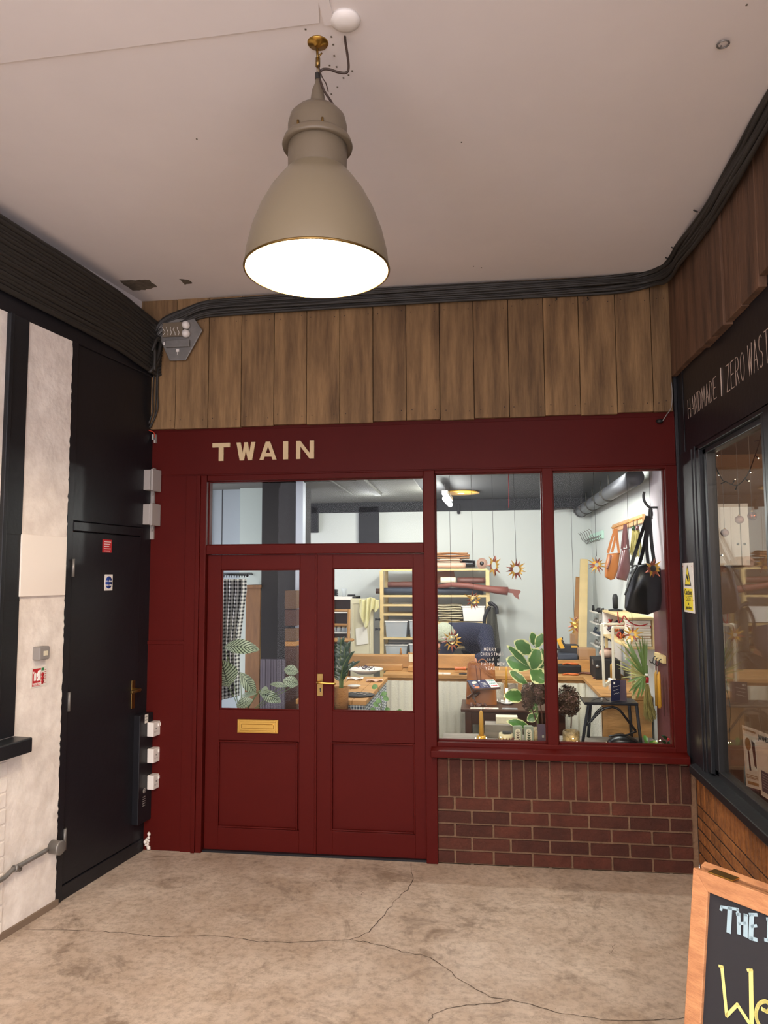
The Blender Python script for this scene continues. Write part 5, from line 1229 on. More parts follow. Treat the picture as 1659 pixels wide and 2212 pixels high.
for x, y in ts: mb.tube(smooth_path([cz, at((x+822)/2+6, (y+1575)/2-8, Y=.25), at(x, y, Y=.25)], 6), .0018, 5)
mb.build('stem', STEM, t)
mb = MB()
for x, y in ts+[(806, 1518), (828, 1505)]:
    p = at(x, y, Y=.25); mb.leaf(p, p+V(random.choice((-1, 1))*.035, 0, -.022), .016, (0, -1, .2), .1, .2, nu=4, nv=6)
mb.build('foliage', mat('fresh_green', '#6F9A5C', .5), t)
MB().lathe([(0, -.10), (.035, -.10), (.045, 0), (.04, 0), (.032, -.08), (0, -.08)], cz, 20).build('pot', CERA, t)
MB().box(cz.x-.06, cz.x+.06, .20, .32, 0, cz.z-.10).build('plinth', DWOOD, None, label='dark low plinth under the small trailing plant', cat='stand')

# orange chair, white cupboard, cream panel with cloth, behind the gingham table
t = thing('ladder_chair', 'orange-brown wooden chair with ladder back by the white cupboard', 'chair', tuple(at(740, 1470, Y=2.0)))
YC = 2.0
xr_ = at(754, 1320, Y=YC).x; xl_ = at(690, 1320, Y=YC).x
for x0, x1 in ((xr_, xr_-.02), (xl_, xl_+.02)):
    MB().tube([V(x0, YC, at(754, 1316, Y=YC).z), V(x1, YC-.02, .45), V(x1, YC-.03, 0)], [.014, .017, .014], 10).build('leg', OAKP, t)
for x0 in (xr_-.03, xl_+.03): MB().tube([V(x0, YC-.38, .46), V(x0, YC-.40, 0)], [.016, .013], 10).build('leg', OAKP, t)
for y in (1319, 1350): 
    z = at(730, y, Y=YC).z; MB().tube([V(xl_, YC, z), V((xl_+xr_)/2, YC+.02, z), V(xr_, YC, z)], .012, 8).build('back_rail', OAKP, t)
MB().box(xl_, xr_+.005, YC-.42, YC, .45, .48).build('seat', OAKP, t, bevel=.01)
MB().lathe([(0, 0), (.10, 0), (.11, .01), (.10, .022), (0, .025)], V((xl_+xr_)/2+.06, 1.95, at(730, 1385, Y=1.95).z), 24, sc=(1.2, 1)).build('arm_rest', OAKP, t)
t = thing('white_cupboard', 'white open cupboard with jars against the back wall', 'cupboard', tuple(at(745, 1450, Y=2.75)))
a, b = at(690, 1289, Y=2.75), at(768, 1430, Y=2.75)
mb = MB(); mb.box(a.x, b.x, 2.75, 3.05, a.z-.03, a.z); mb.box(b.x-.035, b.x, 2.75, 3.05, 0, a.z); mb.box(a.x, b.x, 3.03, 3.05, 0, a.z); mb.box(a.x, a.x+.03, 2.75, 3.05, 0, a.z)
for y in (1322, 1366): z = at(740, y, Y=2.75).z; mb.box(a.x, b.x, 2.76, 3.05, z-.012, z)
mb.build('carcass', WPLAS, t, bevel=.002); MB().box(a.x+.03, b.x-.036, 3.015, 3.03, 0, a.z-.03).build('dark_back', DWOOD, t)
zc = at(740, 1366, Y=2.8).z
for k, x in enumerate((722, 732, 742, 751)):
    p = at(x, 1366, Y=2.8); tt = thing('glass_jar', 'small glass jar on the lower cupboard shelf, one of a row', 'jar', (p.x, 2.8, zc), 0, 'jars in the white cupboard')
    MB().lathe([(0, 0), (.022, 0), (.022, .04), (.016, .05), (.016, .052)], (p.x, 2.8, zc), 14).build('jar_body', CLEARP, tt); MB().lathe([(.018, .05), (.018, .058), (0, .058)], (p.x, 2.8, zc), 14).build('lid', BRASSD, tt)
za = a.z
for (x, nm, ct, lb) in ((724, 'cable_coil', 'coil', 'dark coiled lead on top of the white cupboard'), (743, 'glass_jug', 'jug', 'clear glass jug on top of the white cupboard'), (759, 'black_tin', 'tin', 'flat black tin on top of the white cupboard')):
    p = at(x, 1289, Y=2.85); tt = thing(nm, lb, ct, (p.x, 2.85, za))
    if nm == 'cable_coil': MB().tube([V(p.x+.028*math.cos(k*.7), 2.85+.02*math.sin(k*.7), za+.008+.002*k) for k in range(34)], .006, 6).build('coil', INK, tt)
    elif nm == 'glass_jug': MB().lathe([(0, 0), (.022, 0), (.026, .06), (.030, .08)], (p.x, 2.85, za), 20).build('jug', CLEARP, tt)
    else: MB().box(p.x-.035, p.x+.035, 2.82, 2.88, za, za+.02).build('tin', INK, tt, bevel=.004)
t = thing('panel_door', 'cream panelled door leaning beside the shelving unit', 'panel', tuple(at(780, 1440, Y=2.6)))
a, b = at(757, 1293, Y=2.6), at(806, 1416, Y=2.6)
mb = MB(); mb.box(a.x, b.x, 2.60, 2.63, 0, a.z); frame(mb, a.x+.03, b.x-.03, .2, a.z-.05, .01, 2.59, 2.60); mb.build('door_board', mat('cream_gloss', '#CDC5A8', .5), t, bevel=.002)
MB().prism([at(x, y, Y=2.585) for x, y in ((768, 1358), (792, 1352), (796, 1390), (770, 1394))], (0, .002, 0)).build('lace_paper', PAPER, t)
t = thing('draped_cloth', 'pale yellow cloth bunched over the cream panel door', 'cloth', tuple(at(800, 1330, Y=2.56)))
def dr(u, v):
    tops = 1293+3*math.sin(8*u); bots = 1318+42*math.exp(-((u-.32)/.2)**2)+4*math.sin(17*u); p = at(776+42*u, tops+(bots-tops)*v, Y=2.55); p.y += .018*math.sin(26*u+2*v); return p
MB().grid(dr, 44, 14).build('cloth', mat('yellow_muslin', '#D3CC9A', .95, bump=.3, bscale=60), t, solid=.004)
t = thing('bulldog_clips', 'black clips hanging on the side of the shelving unit', 'clips', tuple(at(818, 1340, Y=2.6)))
for y in (1338, 1359):
    p = at(817, y, Y=2.6); mb = MB(); mb.tube([p+V(-.03, 0, .004), p+V(.02, -.01, -.006)], .007, 6); mb.tube([p+V(-.03, 0, -.010), p+V(.02, -.01, .008)], .005, 6); mb.build('clip', INK, t)
# ------------------------------------------------------------------ window display: platform and what stands on it
ZP = .640
t = thing('display_platform', 'low grey plank platform behind the two shop windows', 'platform', (.4, .3, 0))
for k in range(4):
    MB().box(-.27, 1.075, .095+.113*k, .095+.113*k+.110, ZP-.013, ZP).build('plank', mat('weathered_plank', '#8E857A', .8, var=.3, vscale=5, stretch=(1, 8, 8)) if k == 0 else bpy.data.materials['weathered_plank'], t, bevel=.002)
mb = MB(); mb.box(-.27, -.25, .125, .55, 0, ZP-.013); mb.build('side_panel', DWOOD, t); mb = MB(); mb.box(1.05, 1.07, .125, .55, 0, ZP-.013); mb.build('side_panel', DWOOD, t)
# dark table
t = thing('dark_table', 'dark stained wooden table in the middle of the left window', 'table', (.2, 1.4, 0))
TX0, TX1, TY0, TY1, TZ = -.168, .60, .99, 1.40, .72
mb = MB(); mb.box(TX0, TX1, TY0, TY1, TZ-.022, TZ); mb.build('table_top', DWOOD, t, bevel=.004)
mb = MB(); mb.box(TX0+.05, TX1-.05, TY0+.03, TY0+.05, TZ-.115, TZ-.022); mb.box(TX0+.05, TX1-.05, TY1-.05, TY1-.03, TZ-.115, TZ-.022); mb.box(TX0+.04, TX0+.06, TY0+.04, TY1-.04, TZ-.115, TZ-.022); mb.build('apron', DWOOD, t)
for x in (TX0+.03, TX1-.07):
    for y in (TY0+.02, TY1-.06): MB().box(x, x+.048, y, y+.042, 0, TZ-.022).build('leg', DWOOD, t, bevel=.003)
# tan tote on the table
YT = 1.22
t = thing('tote_bag', 'large tan leather tote with two looped handles on the dark table', 'bag', tuple(at(1040, 1505, Y=YT)))
b0, b1, tl_, tr_ = at(*g4(465, 1170), Y=YT), at(*g4(880, 1150), Y=YT), at(*g4(490, 770), Y=YT), at(*g4(850, 755), Y=YT)
b0.z = b1.z = TZ+.001
def tote(u, v):
    th = 2*PI*u; c = (abs(math.cos(th))**.45)*(1 if math.cos(th) > 0 else -1); s_ = (abs(math.sin(th))**.7)*(1 if math.sin(th) > 0 else -1)
    L = b0.lerp(tl_, v); R_ = b1.lerp(tr_, v); m_ = (L+R_)/2; w_ = (R_.x-L.x)/2; return V(m_.x+w_*c, YT+s_*.05*(1-.5*v), m_.z+(.006*math.sin(6*u) if v > .9 else 0))
mb = MB().grid(tote, 40, 10); mb.add([tote(k/40, 0) for k in range(40)], [tuple(range(40))]); mb.build('bag_body', TAN, t)
for pts, yo in (([g4(520, 770), g4(530, 735), g4(570, 728), g4(620, 760), g4(690, 850), g4(780, 910), g4(835, 925), g4(830, 880)], -.075), ([g4(630, 735), g4(680, 700), g4(730, 720), g4(775, 790), g4(830, 860), g4(842, 905)], -.055), ([g4(500, 770), g4(520, 740), g4(570, 725), g4(600, 735)], -.05)):
    P = smooth_path([at(x, y, Y=YT+yo) for x, y in pts], 5); mb = MB()
    for a, b in zip(P, P[1:]): mb.bar(a, b+(b-a)*.2, .006, .016, (0, 1, 0))
    mb.build('handle', TAN, t)
for x in (600, 650): MB().tube([at(*g4(x, 780), Y=YT-.052), at(*g4(x+20, 980), Y=YT-.06)], .0025, 5).build('seam', BRL, t)
# card stand with three cards
YC_ = 1.06
t = thing('card_stand', 'folding dark wooden stand holding three illustrated cards', 'stand', tuple(at(1050, 1520, Y=YC_)))
q0, q1, q2, q3 = (at(*g4(480, 985), Y=YC_+.10), at(*g4(835, 968), Y=YC_+.10), at(*g4(930, 1085), Y=YC_), at(*g4(570, 1110), Y=YC_))
nrm = (q1-q0).cross(q3-q0).normalized(); nrm = nrm if nrm.y < 0 else -nrm
MB().prism([q0, q1, q2, q3], -nrm*.008).build('back_board', DWOOD, t)
mb = MB(); mb.bar(q3+V(0, -.012, .004), q2+V(0, -.012, .004), .022, .014); mb.build('front_ledge', DWOOD, t, bevel=.002)
mb = MB(); mb.bar(at(*g4(500, 1000), Y=1.16), at(*g4(600, 1270), Y=1.0), .008, .012); mb.bar(at(*g4(490, 1220), Y=1.0), at(*g4(600, 1130), Y=1.12), .010, .02); mb.bar(at(*g4(650, 1140), Y=1.06), at(*g4(560, 1210), Y=1.15), .010, .02); mb.build('folding_leg', DWOOD, t)
for k, (u0, u1, mt) in enumerate(((.01, .33, NAVYP), (.345, .67, NAVYP), (.685, .99, PAPER))):
    def cp_(u, v, u0=u0, u1=u1, o=.003): U = u0+(u1-u0)*u; return (q0.lerp(q1, U)).lerp(q3.lerp(q2, U), v)+nrm*o
    lb = ['navy card with a large pale round shape and orange figure, left on the stand', 'navy card with white handwriting, middle of the three on the stand', 'white card with small coloured drawings, right on the stand'][k]
    tt = thing('greeting_card', lb, 'card', tuple(cp_(.5, .5)), 0, 'cards on the folding stand')
    MB().prism([cp_(0, .04), cp_(1, .04), cp_(1, .96), cp_(0, .96)], nrm*.002).build('card', mt, tt)
    mb = MB(); m2 = MB()
    def blob(mb, u, v, r, s=(1, 1), k=12):
        c = cp_(u, v, o=.0058); a = (q1-q0).normalized(); b = nrm.cross(a); mb.add([c+a*math.cos(2*PI*i/k)*r*s[0]+b*math.sin(2*PI*i/k)*r*s[1] for i in range(k)], [tuple(range(k))])
    if k == 0: blob(mb, .62, .30, .019, (1, .8)); blob(m2, .55, .80, .016, (1.2, .7)); blob(m2, .35, .6, .006)
    elif k == 1:
        blob(mb, .25, .15, .007)
        for r in range(4): mb.tube([cp_(.3+.13*i, .35+.14*r+random.uniform(-.05, .05), o=.0055) for i in range(5)], .0012, 4)
    else:
        for r in range(3):
            for c in range(4): blob(m2 if r == 2 else mb, .2+.2*c, .22+.26*r, .006)
    mb.build('printed_drawing', [CREAM, INKW, mat('muted_teal_print', '#5F8A84', .7)][k], tt)
    if k != 1: m2.build('printed_figure', ORL if k == 0 else INKR, tt)
# candleholder + taper on the table, dishes, cards
def taper(label, bx_, top, r, mt, grp, cat='candle', holder=None, wick=True):
    tt = thing('candle', label, cat, tuple(bx_), 0, grp); wx = MB().lathe([(0, 0), (r, 0), (r*.78, (top-bx_).z*.92), (r*.3, (top-bx_).z), (0, (top-bx_).z)], bx_, 14).build('wax', mt, tt)
    if wick: MB().tube(smooth_path([top+V(0, 0, -.003), top+V(.001, 0, .008), top+V(.008, 0, .012)], 4), .0009, 5).build('wick', INKW, wx)
    return tt
cbase = at(*g4(1010, 1085), Y=1.22); ctop = at(*g4(990, 800), Y=1.22)
taper('tall slim yellow taper candle standing on the dark table', cbase, V(cbase.x, cbase.y, ctop.z), .0095, WAX, 'yellow candles in the windows')
def dish(label, x, y, r, mt, Yd=None, knob=False, z=TZ):
    p = at(x, y, Z=z); p = V(min(p.x, TX1-.05), min(max(p.y, TY0+.03), TY1-.05), z) if z == TZ else p
    tt = thing('candle_dish', label, 'dish', tuple(p), 0, 'white enamel candle dishes on the dark table'); MB().lathe([(0, 0), (r*.6, 0), (r, .012), (r*1.02, .015), (r*.98, .015), (r*.5, .005), (0, .005)], p, 26).build('dish', mt, tt)
    if knob: MB().lathe([(.012, .003), (.013, .025), (.011, .03), (.009, .03), (.009, .006)], p, 14).build('cup', GLASSY, tt)
    return tt
GLASSY = mat('smoky_glass', '#A79C92', .15, spec=.7, alpha=.75)
tt = thing('candle_dish', 'white enamel dish under the tall slim taper', 'dish', (cbase.x, cbase.y, TZ), 0, 'white enamel candle dishes on the dark table'); MB().lathe([(0, 0), (.02, 0), (.045, .012), (.046, .015), (.02, .008), (.012, .012), (.012, cbase.z-TZ), (0, cbase.z-TZ)], (cbase.x, cbase.y, TZ), 26).build('dish', CERA, tt)
dish('white enamel candle dish left of three in front of the card stand', *g4(790, 1275), .045, CERA, knob=True)
dish('white enamel candle dish middle of three in front of the card stand', *g4(915, 1275), .034, CERA, knob=True)
dish('white enamel candle dish right of three in front of the card stand', *g4(1040, 1285), .044, CERA, knob=True)
p = at(*g4(640, 1270), Z=TZ); t = thing('dried_garland', 'small heap of dried seed heads on the dark table', 'dried flowers', (p.x, 1.02, TZ)); mb = MB()
for k in range(16): mb.ball((p.x+random.uniform(-.06, .06), 1.05+random.uniform(-.03, .03), TZ+.012+random.uniform(0, .015)), random.uniform(.006, .012), n=6, jit=.3)
mb.build('seed_heads', HYDP, t, kind='stuff')
for k, (x0, x1, mt, lb) in enumerate(((530, 690, PAPER, 'white card lying at the front left of the dark table'), (700, 900, PAPER, 'white card with red writing lying at the front of the dark table'), (945, 1150, CLEARP, 'clear ruler-like strip lying at the front right of the dark table'))):
    a, b = at(*g4(x0, 1345), Z=TZ), at(*g4(x1, 1345), Z=TZ); tt = thing('table_card', lb, 'card', (a.x, 1.0, TZ), 0, 'cards lying on the dark table'); MB().box(a.x, b.x, 1.00, 1.045, TZ, TZ+.004).build('card', mt, tt)
    if k == 1:
        mb = MB(); 
        for i in range(5): mb.box(a.x+.015+.011*i, a.x+.022+.011*i, 1.005, 1.02, TZ+.004, TZ+.0045)
        mb.build('red_writing', INKR, tt)
# brown stool-desk behind
t = thing('small_bench', 'small plain wooden bench in the shadow behind the taper candle', 'bench', tuple(at(1110, 1500, Y=1.42)))
a, b = at(*g4(950, 980), Y=1.40), at(*g4(1230, 1010), Y=1.40); MB().box(a.x, b.x, 1.402, 1.435, a.z-.022, a.z-.002).build('seat', PINEO, t)
for x in (a.x+.01, b.x-.04): MB().box(x, x+.03, 1.405, 1.432, 0, a.z-.022).build('leg', PINEO, t)
# fat candle on gold holder, on platform
YF = .20
t = thing('candle_holder', 'shiny gold fluted candle holder at the bottom left of the window', 'candle holder', tuple(at(1040, 1600, Y=YF)), 0)
hb = at(1040, 1597, Y=YF); hb.z = ZP
prof_ = [(0, 0), (.034, 0), (.036, .008), (.028, .018), (.024, .028), (.018, .030), (0, .03)]
MB().lathe([(0, 0), (.050, 0), (.054, .010), (.044, .026), (.030, .046), (.026, .060), (0, .060)], hb, 18).build('holder', GOLD, t)
ct = at(1040, 1535, Y=YF); taper('thick tapered beeswax candle in the gold holder', V(hb.x, hb.y, ZP+.060), V(hb.x, hb.y, ct.z), .0165, WAXD, 'yellow candles in the windows')
t = thing('wooden_crate', 'grey plank crate lying on the platform behind the thick candle', 'crate', tuple(at(1080, 1600, Y=.45)))
a, b = at(*g4(720, 1650), Y=.42), at(*g4(1100, 1790), Y=.42); MB().box(a.x, b.x, .42, .54, ZP, ZP+.085).build('crate_body', bpy.data.materials['weathered_plank'], t, bevel=.003)
a = at(*g4(870, 1590), Y=.45); MB().box(a.x, a.x+.14, .45, .53, ZP+.085, ZP+.13).build('crate_lid', CREAM, t, bevel=.003)
# pair of arched planter boxes
for k, (x0, x1) in enumerate(((1095, 1225), (1240, 1370))):
    a, b = at(*g4(x0, 1595), Y=.24), at(*g4(x1, 1790), Y=.24); tt = thing('arched_box', ['left of two small grey-green boxes with an arched leaf motif', 'right of two small grey-green boxes with an arched leaf motif'][k], 'box', (a.x, .24, ZP), 0, 'arched leaf boxes in the window')
    gg = mat('grey_green_card', '#8C937F', .7) if k == 0 else bpy.data.materials['grey_green_card']; w_ = b.x-a.x; z1 = a.z
    MB().prism([(a.x, .24, ZP), (b.x, .24, ZP), (b.x, .24, z1-.006), (b.x-.008, .24, z1), (a.x+.008, .24, z1), (a.x, .24, z1-.006)], (0, .05, 0)).build('box', gg, tt)
    cx = (a.x+b.x)/2; arch = [(cx-w_*.3, .239, ZP+.012), (cx+w_*.3, .239, ZP+.012)]+[(cx+w_*.3*math.cos(th), .239, z1-.030+w_*.3*math.sin(th)) for th in [PI*i/8 for i in range(9)]]
    MB().prism(arch, (0, -.0008, 0)).build('arch_panel', CREAM, tt); mb = MB(); mb.tube([(cx, .2375, ZP+.02), (cx, .2375, z1-.02)], .0010, 4)
    for i in range(4):
        z = ZP+.028+.014*i
        for s_ in (-1, 1): mb.leaf((cx, .2372, z), (cx+s_*w_*.18, .2372, z+.010), .0035, sag=0, fold=0, nu=2, nv=4)
    mb.build('leaf_motif', GREEND if k else DWOOD, tt)
p = at(*g4(1000, 1740), Y=.20); t = thing('patterned_pot', 'low cream pot with brown leaf pattern beside the gold candle holder', 'pot', (p.x, .22, ZP)); h_ = at(*g4(1000, 1690), Y=.2).z-ZP
MB().lathe([(0, 0), (.034, 0), (.044, h_*.5), (.042, h_), (.038, h_), (0, h_*.8)], (p.x, .22, ZP), 26).build('pot_body', mat('cream_glaze', '#C9BC98', .3), t)
mb = MB()
for k in range(7): th = -PI/2+(k-3)*.42; c = V(p.x+.0445*math.cos(th), .22+.0445*math.sin(th), ZP+h_*.5); mb.leaf(c+V(0, 0, -.018), c+V(.006, -.001, .020), .006, sag=0, fold=0, nu=2, nv=4)
mb.build('leaf_pattern', BRL, t)
MB().box(p.x-.02, p.x+.035, .20, .25, ZP+h_, ZP+h_+.008).build('clothes_peg', INK, None, label='small black and white clip lying on the patterned pot', cat='clip')
for k, (x, y, r, lb) in enumerate(((1140, 1765, .012, 'small glossy glass ball in front of the arched boxes'),)):
    p = at(*g4(x, y), Y=.17); t = thing('glass_bauble', lb, 'bauble', (p.x, .17, ZP)); MB().ball((p.x, .17, ZP+.026), .026, n=18).build('bauble', mat('clear_brown_glass', '#B8A58C', .08, spec=.8), t)
p = at(*g4(1480, 1790), Y=.16); a = at(*g4(1420, 1560), Y=.16); b = at(*g4(1545, 1790), Y=.16)
t = thing('dark_folder', 'dark aubergine card folder standing at the right of the left window', 'card', (p.x, .16, ZP)); MB().prism([(a.x, .16, ZP), (b.x, .14, ZP), (b.x, .15, a.z), (a.x, .17, a.z)], (0, .004, 0)).build('folder', PURP, t)
mb = MB()
for k in range(6): mb.box(a.x+.012+.012*k, a.x+.020+.012*k, .150-.0015*k, .153, ZP+.030, ZP+.033)
mb.build('small_print', INKW, t); MB().box(b.x-.03, b.x-.018, .136, .146, ZP+.07, ZP+.085).build('clasp', GREYP, t)
# string lights on the platform: wire with little lit bulbs
LED = emit('fairy_glow', (1, .78, .42), 60)
t = thing('fairy_lights', 'string of tiny warm lights winding along the window platform', 'string lights', (.4, .12, ZP))
fp = [g4(590, 1765), g4(640, 1755), g4(700, 1770), g4(760, 1780), g4(850, 1775), g4(930, 1740), g4(1000, 1770), g4(1100, 1790), g4(1180, 1800), g4(1270, 1790), g4(1400, 1790), g4(1500, 1795), g6(150, 1520), g6(220, 1530), g6(300, 1500), g6(345, 1530), g6(480, 1535), g6(600, 1530), g6(690, 1525), g6(900, 1560), g6(1100, 1550), g6(1240, 1510), g6(1275, 1500), g6(1270, 1550), g6(1330, 1560), g6(1400, 1550)]
P = [at(x, y, Y=.125) for x, y in fp]; 
for p in P: p.z = max(p.z, ZP+.012)
MB().tube(smooth_path(P, 4), .0012, 5).build('wire', BRASSD, t)
for k, (x, y) in enumerate((g4(600, 1750), g4(650, 1740), g4(690, 1785), g4(740, 1745), g4(930, 1735), g4(960, 1790), g4(1270, 1785), g4(1180, 1795), g4(1530, 1800), g6(215, 1520), g6(300, 1480), g6(345, 1515), g6(300, 1530), g6(670, 1525), g6(1235, 1505), g6(1275, 1500), g6(1272, 1545), g6(1265, 1570))):
    p = at(x, y, Y=.110); p.z = max(p.z, ZP+.006); MB().ball(p, .0028, n=8).build('bulb', LED, t)

# rubber plant
YR = .30
t = thing('rubber_plant', 'large variegated rubber plant with cream-edged leaves in the left window', 'plant', tuple(at(1168, 1600, Y=YR)))
sb_ = at(*g4(1430, 1800), Y=YR); sb_.z = ZP+.09
MB().tube(smooth_path([sb_, at(*g4(1410, 1350), Y=YR), at(*g4(1340, 900), Y=YR), at(*g4(1340, 700), Y=YR)], 6), .006, 8).build('stem', STEM, t)
MB().lathe([(0, -.09), (.045, -.09), (.055, .0), (.05, 0), (0, -.01)], sb_, 24).build('pot', CERG, t)
LV = [((1350, 640), (1105, 455), 100, 0.1), ((1370, 520), (1340, 335), 60, .05), ((1400, 560), (1500, 350), 62, -.1), ((1330, 830), (1000, 690), 118, .12), ((1300, 800), (1010, 515), 55, .1), ((1350, 650), (1370, 560), 70, .0), ((1360, 860), (1420, 540), 105, .1), ((1390, 860), (1530, 640), 80, -.1), ((1320, 850), (1540, 1010), 110, .1), ((1310, 1060), (1040, 845), 60, .1), ((1260, 1200), (965, 1190), 95, .12), ((1420, 1330), (1300, 1210), 50, 0), ((1330, 1610), (1005, 1520), 62, .1), ((1430, 1420), (1280, 1520), 60, 0), ((1400, 1280), (1310, 1400), 45, 0), ((1480, 560), (1560, 800), 70, .05)]
for k, (b_, tp, w_, sg) in enumerate(LV):
    yb = YR-.02+random.uniform(-.05, .05); yt = yb+random.uniform(-.08, .04); b3, t3 = at(*g4(*b_), Y=yb), at(*g4(*tp), Y=yt)
    MB().leaf(b3, t3, w_*.16275*.0029, (random.uniform(-.25, .25), -1, .35), .06+abs(sg)*.3, .18, rim=.78, nu=14, nv=24, wave=.01, peak=.55).build('leaf', [GREEN, GREENL], t)
    st3 = at(*g4(min(1430, max(1340, b_[0]+40)), b_[1]+40), Y=YR); MB().tube([st3, b3], .0022, 5).build('leaf_stalk', STEM, t)
# dried hydrangeas
def hydrangea(label, cx, cy, r, Y, base, sc=(1, .8, 1)):
    c = at(cx, cy, Y=Y); tt = thing('dried_hydrangea', label, 'dried flower', tuple(base), 0, 'dried hydrangea heads in the windows'); mb = MB(); rr = r*(Y+4.5)/1594
    for k in range(230):
        d = V(random.gauss(0, 1), random.gauss(0, 1), random.gauss(0, 1)).normalized(); p = c+V(d.x*sc[0], d.y*sc[1], d.z*sc[2])*rr*random.uniform(.72, 1); a = d.orthogonal().normalized(); b = d.cross(a); th = random.uniform(0, 6); q = rr*.17
        for i in range(4):
            e1 = a*math.cos(th+i*PI/2)+b*math.sin(th+i*PI/2); e2 = a*math.cos(th+i*PI/2+.9)+b*math.sin(th+i*PI/2+.9)
            mb.add([p, p+e1*q+d*q*.3, p+(e1+e2)*q*.8+d*q*.5, p+e2*q+d*q*.3], [(0, 1, 2, 3)], i % 2 if k % 3 == 0 else 0)
    mb.build('flower_head', [HYD, HYDP], tt, kind='stuff'); MB().ball(c, rr*.7, sc, 10).build('flower_core', HYD, tt); MB().tube(smooth_path([c, (c+Vector(base))/2+V(.01, 0, 0), base], 5), .004, 6).build('stalk', DWOOD, tt)
vz = at(*g6(280, 1510), Y=.18)
hydrangea('dried brown hydrangea head in the stone vase beside the black stool', *g6(245, 1060), 26, .20, V(vz.x, .18, ZP+.12), (1, .8, 1.25))
hydrangea('dried brown hydrangea head left of the mullion by the rubber plant', *g4(1430, 1150), 21, .22, V(at(1172, 1590, Y=.22).x, .22, ZP+.02), (1, .8, 1.15))
hydrangea('smaller dried hydrangea head drooping against the rubber plant', *g4(1290, 1200), 18, .18, V(at(1168, 1590, Y=.18).x, .18, ZP+.02), (.75, .7, 1.7))
t = thing('stone_vase', 'squat speckled stone vase at the foot of the mullion', 'vase', (vz.x, .18, ZP))
MB().lathe([(0, 0), (.050, 0), (.054, .02), (.053, .050), (.048, .057), (.051, .063), (.051, .100), (.046, .108), (.040, .106), (.040, .07), (0, .07)], (vz.x, .18, ZP), 32).build('vase_body', CERG, t)

# ------------------------------------------------------------------ right window
YK = .34
t = thing('black_stool', 'small black bentwood stool standing on the window platform', 'stool', tuple(at(1320, 1600, Y=YK)))
a, b = at(*g6(425, 1060), Y=YK), at(*g6(1035, 1110), Y=YK); zt_s = at(*g6(640, 1075), Y=YK).z; ZK0 = at(*g6(400, 1510), Y=YK-.03).z
mb = MB().box(a.x, b.x, YK, YK+.20, zt_s-.018, zt_s); mb.build('seat', BLKW, t, bevel=.005)
for (tx, ty, bx_, by_, yo) in ((475, 1080, 405, 1510, 0), (1010, 1110, 1060, 1540, 0), (500, 1080, 470, 1440, .17), (925, 1110, 955, 1440, .17)):
    p1 = at(tx*.1929+1180, ty*.1929+1310, Y=YK+.02+yo); p2 = at(*g6(bx_, by_), Y=YK+.0+yo); p1.z = zt_s-.01; p2.z = ZP
    MB().bar(p2, p1, .018, .022, (0, 1, 0)).build('leg', BLKW, t, bevel=.004)
for pts in ((g6(450, 1330), g6(560, 1220), g6(640, 1150), g6(740, 1125)), (g6(740, 1125), g6(820, 1160), g6(900, 1260), g6(1000, 1390)), (g6(500, 1290), g6(570, 1180), g6(640, 1125))):
    MB().tube(smooth_path([at(x, y, Y=YK+.01) for x, y in pts], 5), .0075, 8).build('curved_brace', BLKW, t)
# card and stone on the stool
t = thing('greeting_card', 'opened navy greeting card with white lettering on the black stool', 'card', tuple(at(*g6(800, 1090), Y=.40)), 0)
def c6(x, y, Y=.40): return at(*g6(x, y), Y=Y)
e0, e1, e2, e3 = c6(725, 825, .38), c6(828, 825, .42), c6(828, 1075, .42), c6(725, 1060, .38)
e3.z = e2.z = zt_s+.001
MB().prism([e0, e1, e2, e3], (0, .0015, 0)).build('card_front', NAVYP, t)
f1, f2 = c6(893, 820, .40), c6(903, 1080, .40); f2.z = zt_s+.001
MB().prism([e1, f1, f2, e2], (0, .0015, 0)).build('card_back', PURP, t, label='plain mauve-grey rear half')
mb = MB(); 
def cc(u, v): return e0.lerp(e1, u).lerp(e3.lerp(e2, u), v)+V(0, -.0015, 0)
for r, (u0, u1) in enumerate(((.2, .9), (.25, .8), (.3, .9))):
    mb.tube([cc(u0+(u1-u0)*i/8, .36+.17*r-.1*(u0+(u1-u0)*i/8)+random.uniform(-.03, .03)) for i in range(9)], .0011, 4)
mb.lathe([(0, 0), (.008, 0)], cc(.3, .14), 12, (0, 1, 0)); mb.build('white_lettering', INKW, t)
p = c6(623, 1055, .37); p.z = zt_s; t = thing('small_stone', 'small grey stone ornament on the black stool', 'ornament', tuple(p)); MB().ball(p+V(0, 0, .012), .009, (1, 1, 1.4), 10).build('stone', GREYP, t)
t = thing('wire_ornament', 'thin bent wire ornament beside the stone on the stool', 'ornament', tuple(c6(560, 1060, .37))); MB().tube(smooth_path([c6(*q, .37) for q in ((500, 1060), (560, 1035), (640, 1020), (680, 1050), (710, 1055))], 4), .002, 5).build('wire', INK, t)
# black bag lying on the platform
t = thing('folded_bag', 'black leather bag lying folded under the black stool', 'bag', tuple(c6(880, 1560, .2)))
bl, br = c6(690, 1500, .16), c6(1080, 1500, .16); zt_b = c6(880, 1430, .2).z
def bag2(u, v):
    x = bl.x+(br.x-bl.x)*u; w_ = max(0, math.sin(PI*min(1, max(0, u))))**.35; th = 2*PI*v; return V(x, .22+.065*w_*math.cos(th), ZP+.002+(zt_b-ZP)*.5*w_*(1+math.sin(th)*(.85+.15*math.sin(6*u))))
MB().grid(bag2, 28, 20).build('bag_body', BLKL, t); MB().tube(smooth_path([c6(700, 1455, .15), c6(800, 1440, .15), c6(900, 1440, .15), c6(1010, 1400, .17)], 5), .006, 8).build('strap', BLKL, t)
MB().prism([c6(820, 1400, .22), c6(900, 1450, .22), c6(1060, 1540, .17), c6(930, 1480, .17)], (0, .006, 0)).build('flap', BLKL, t)
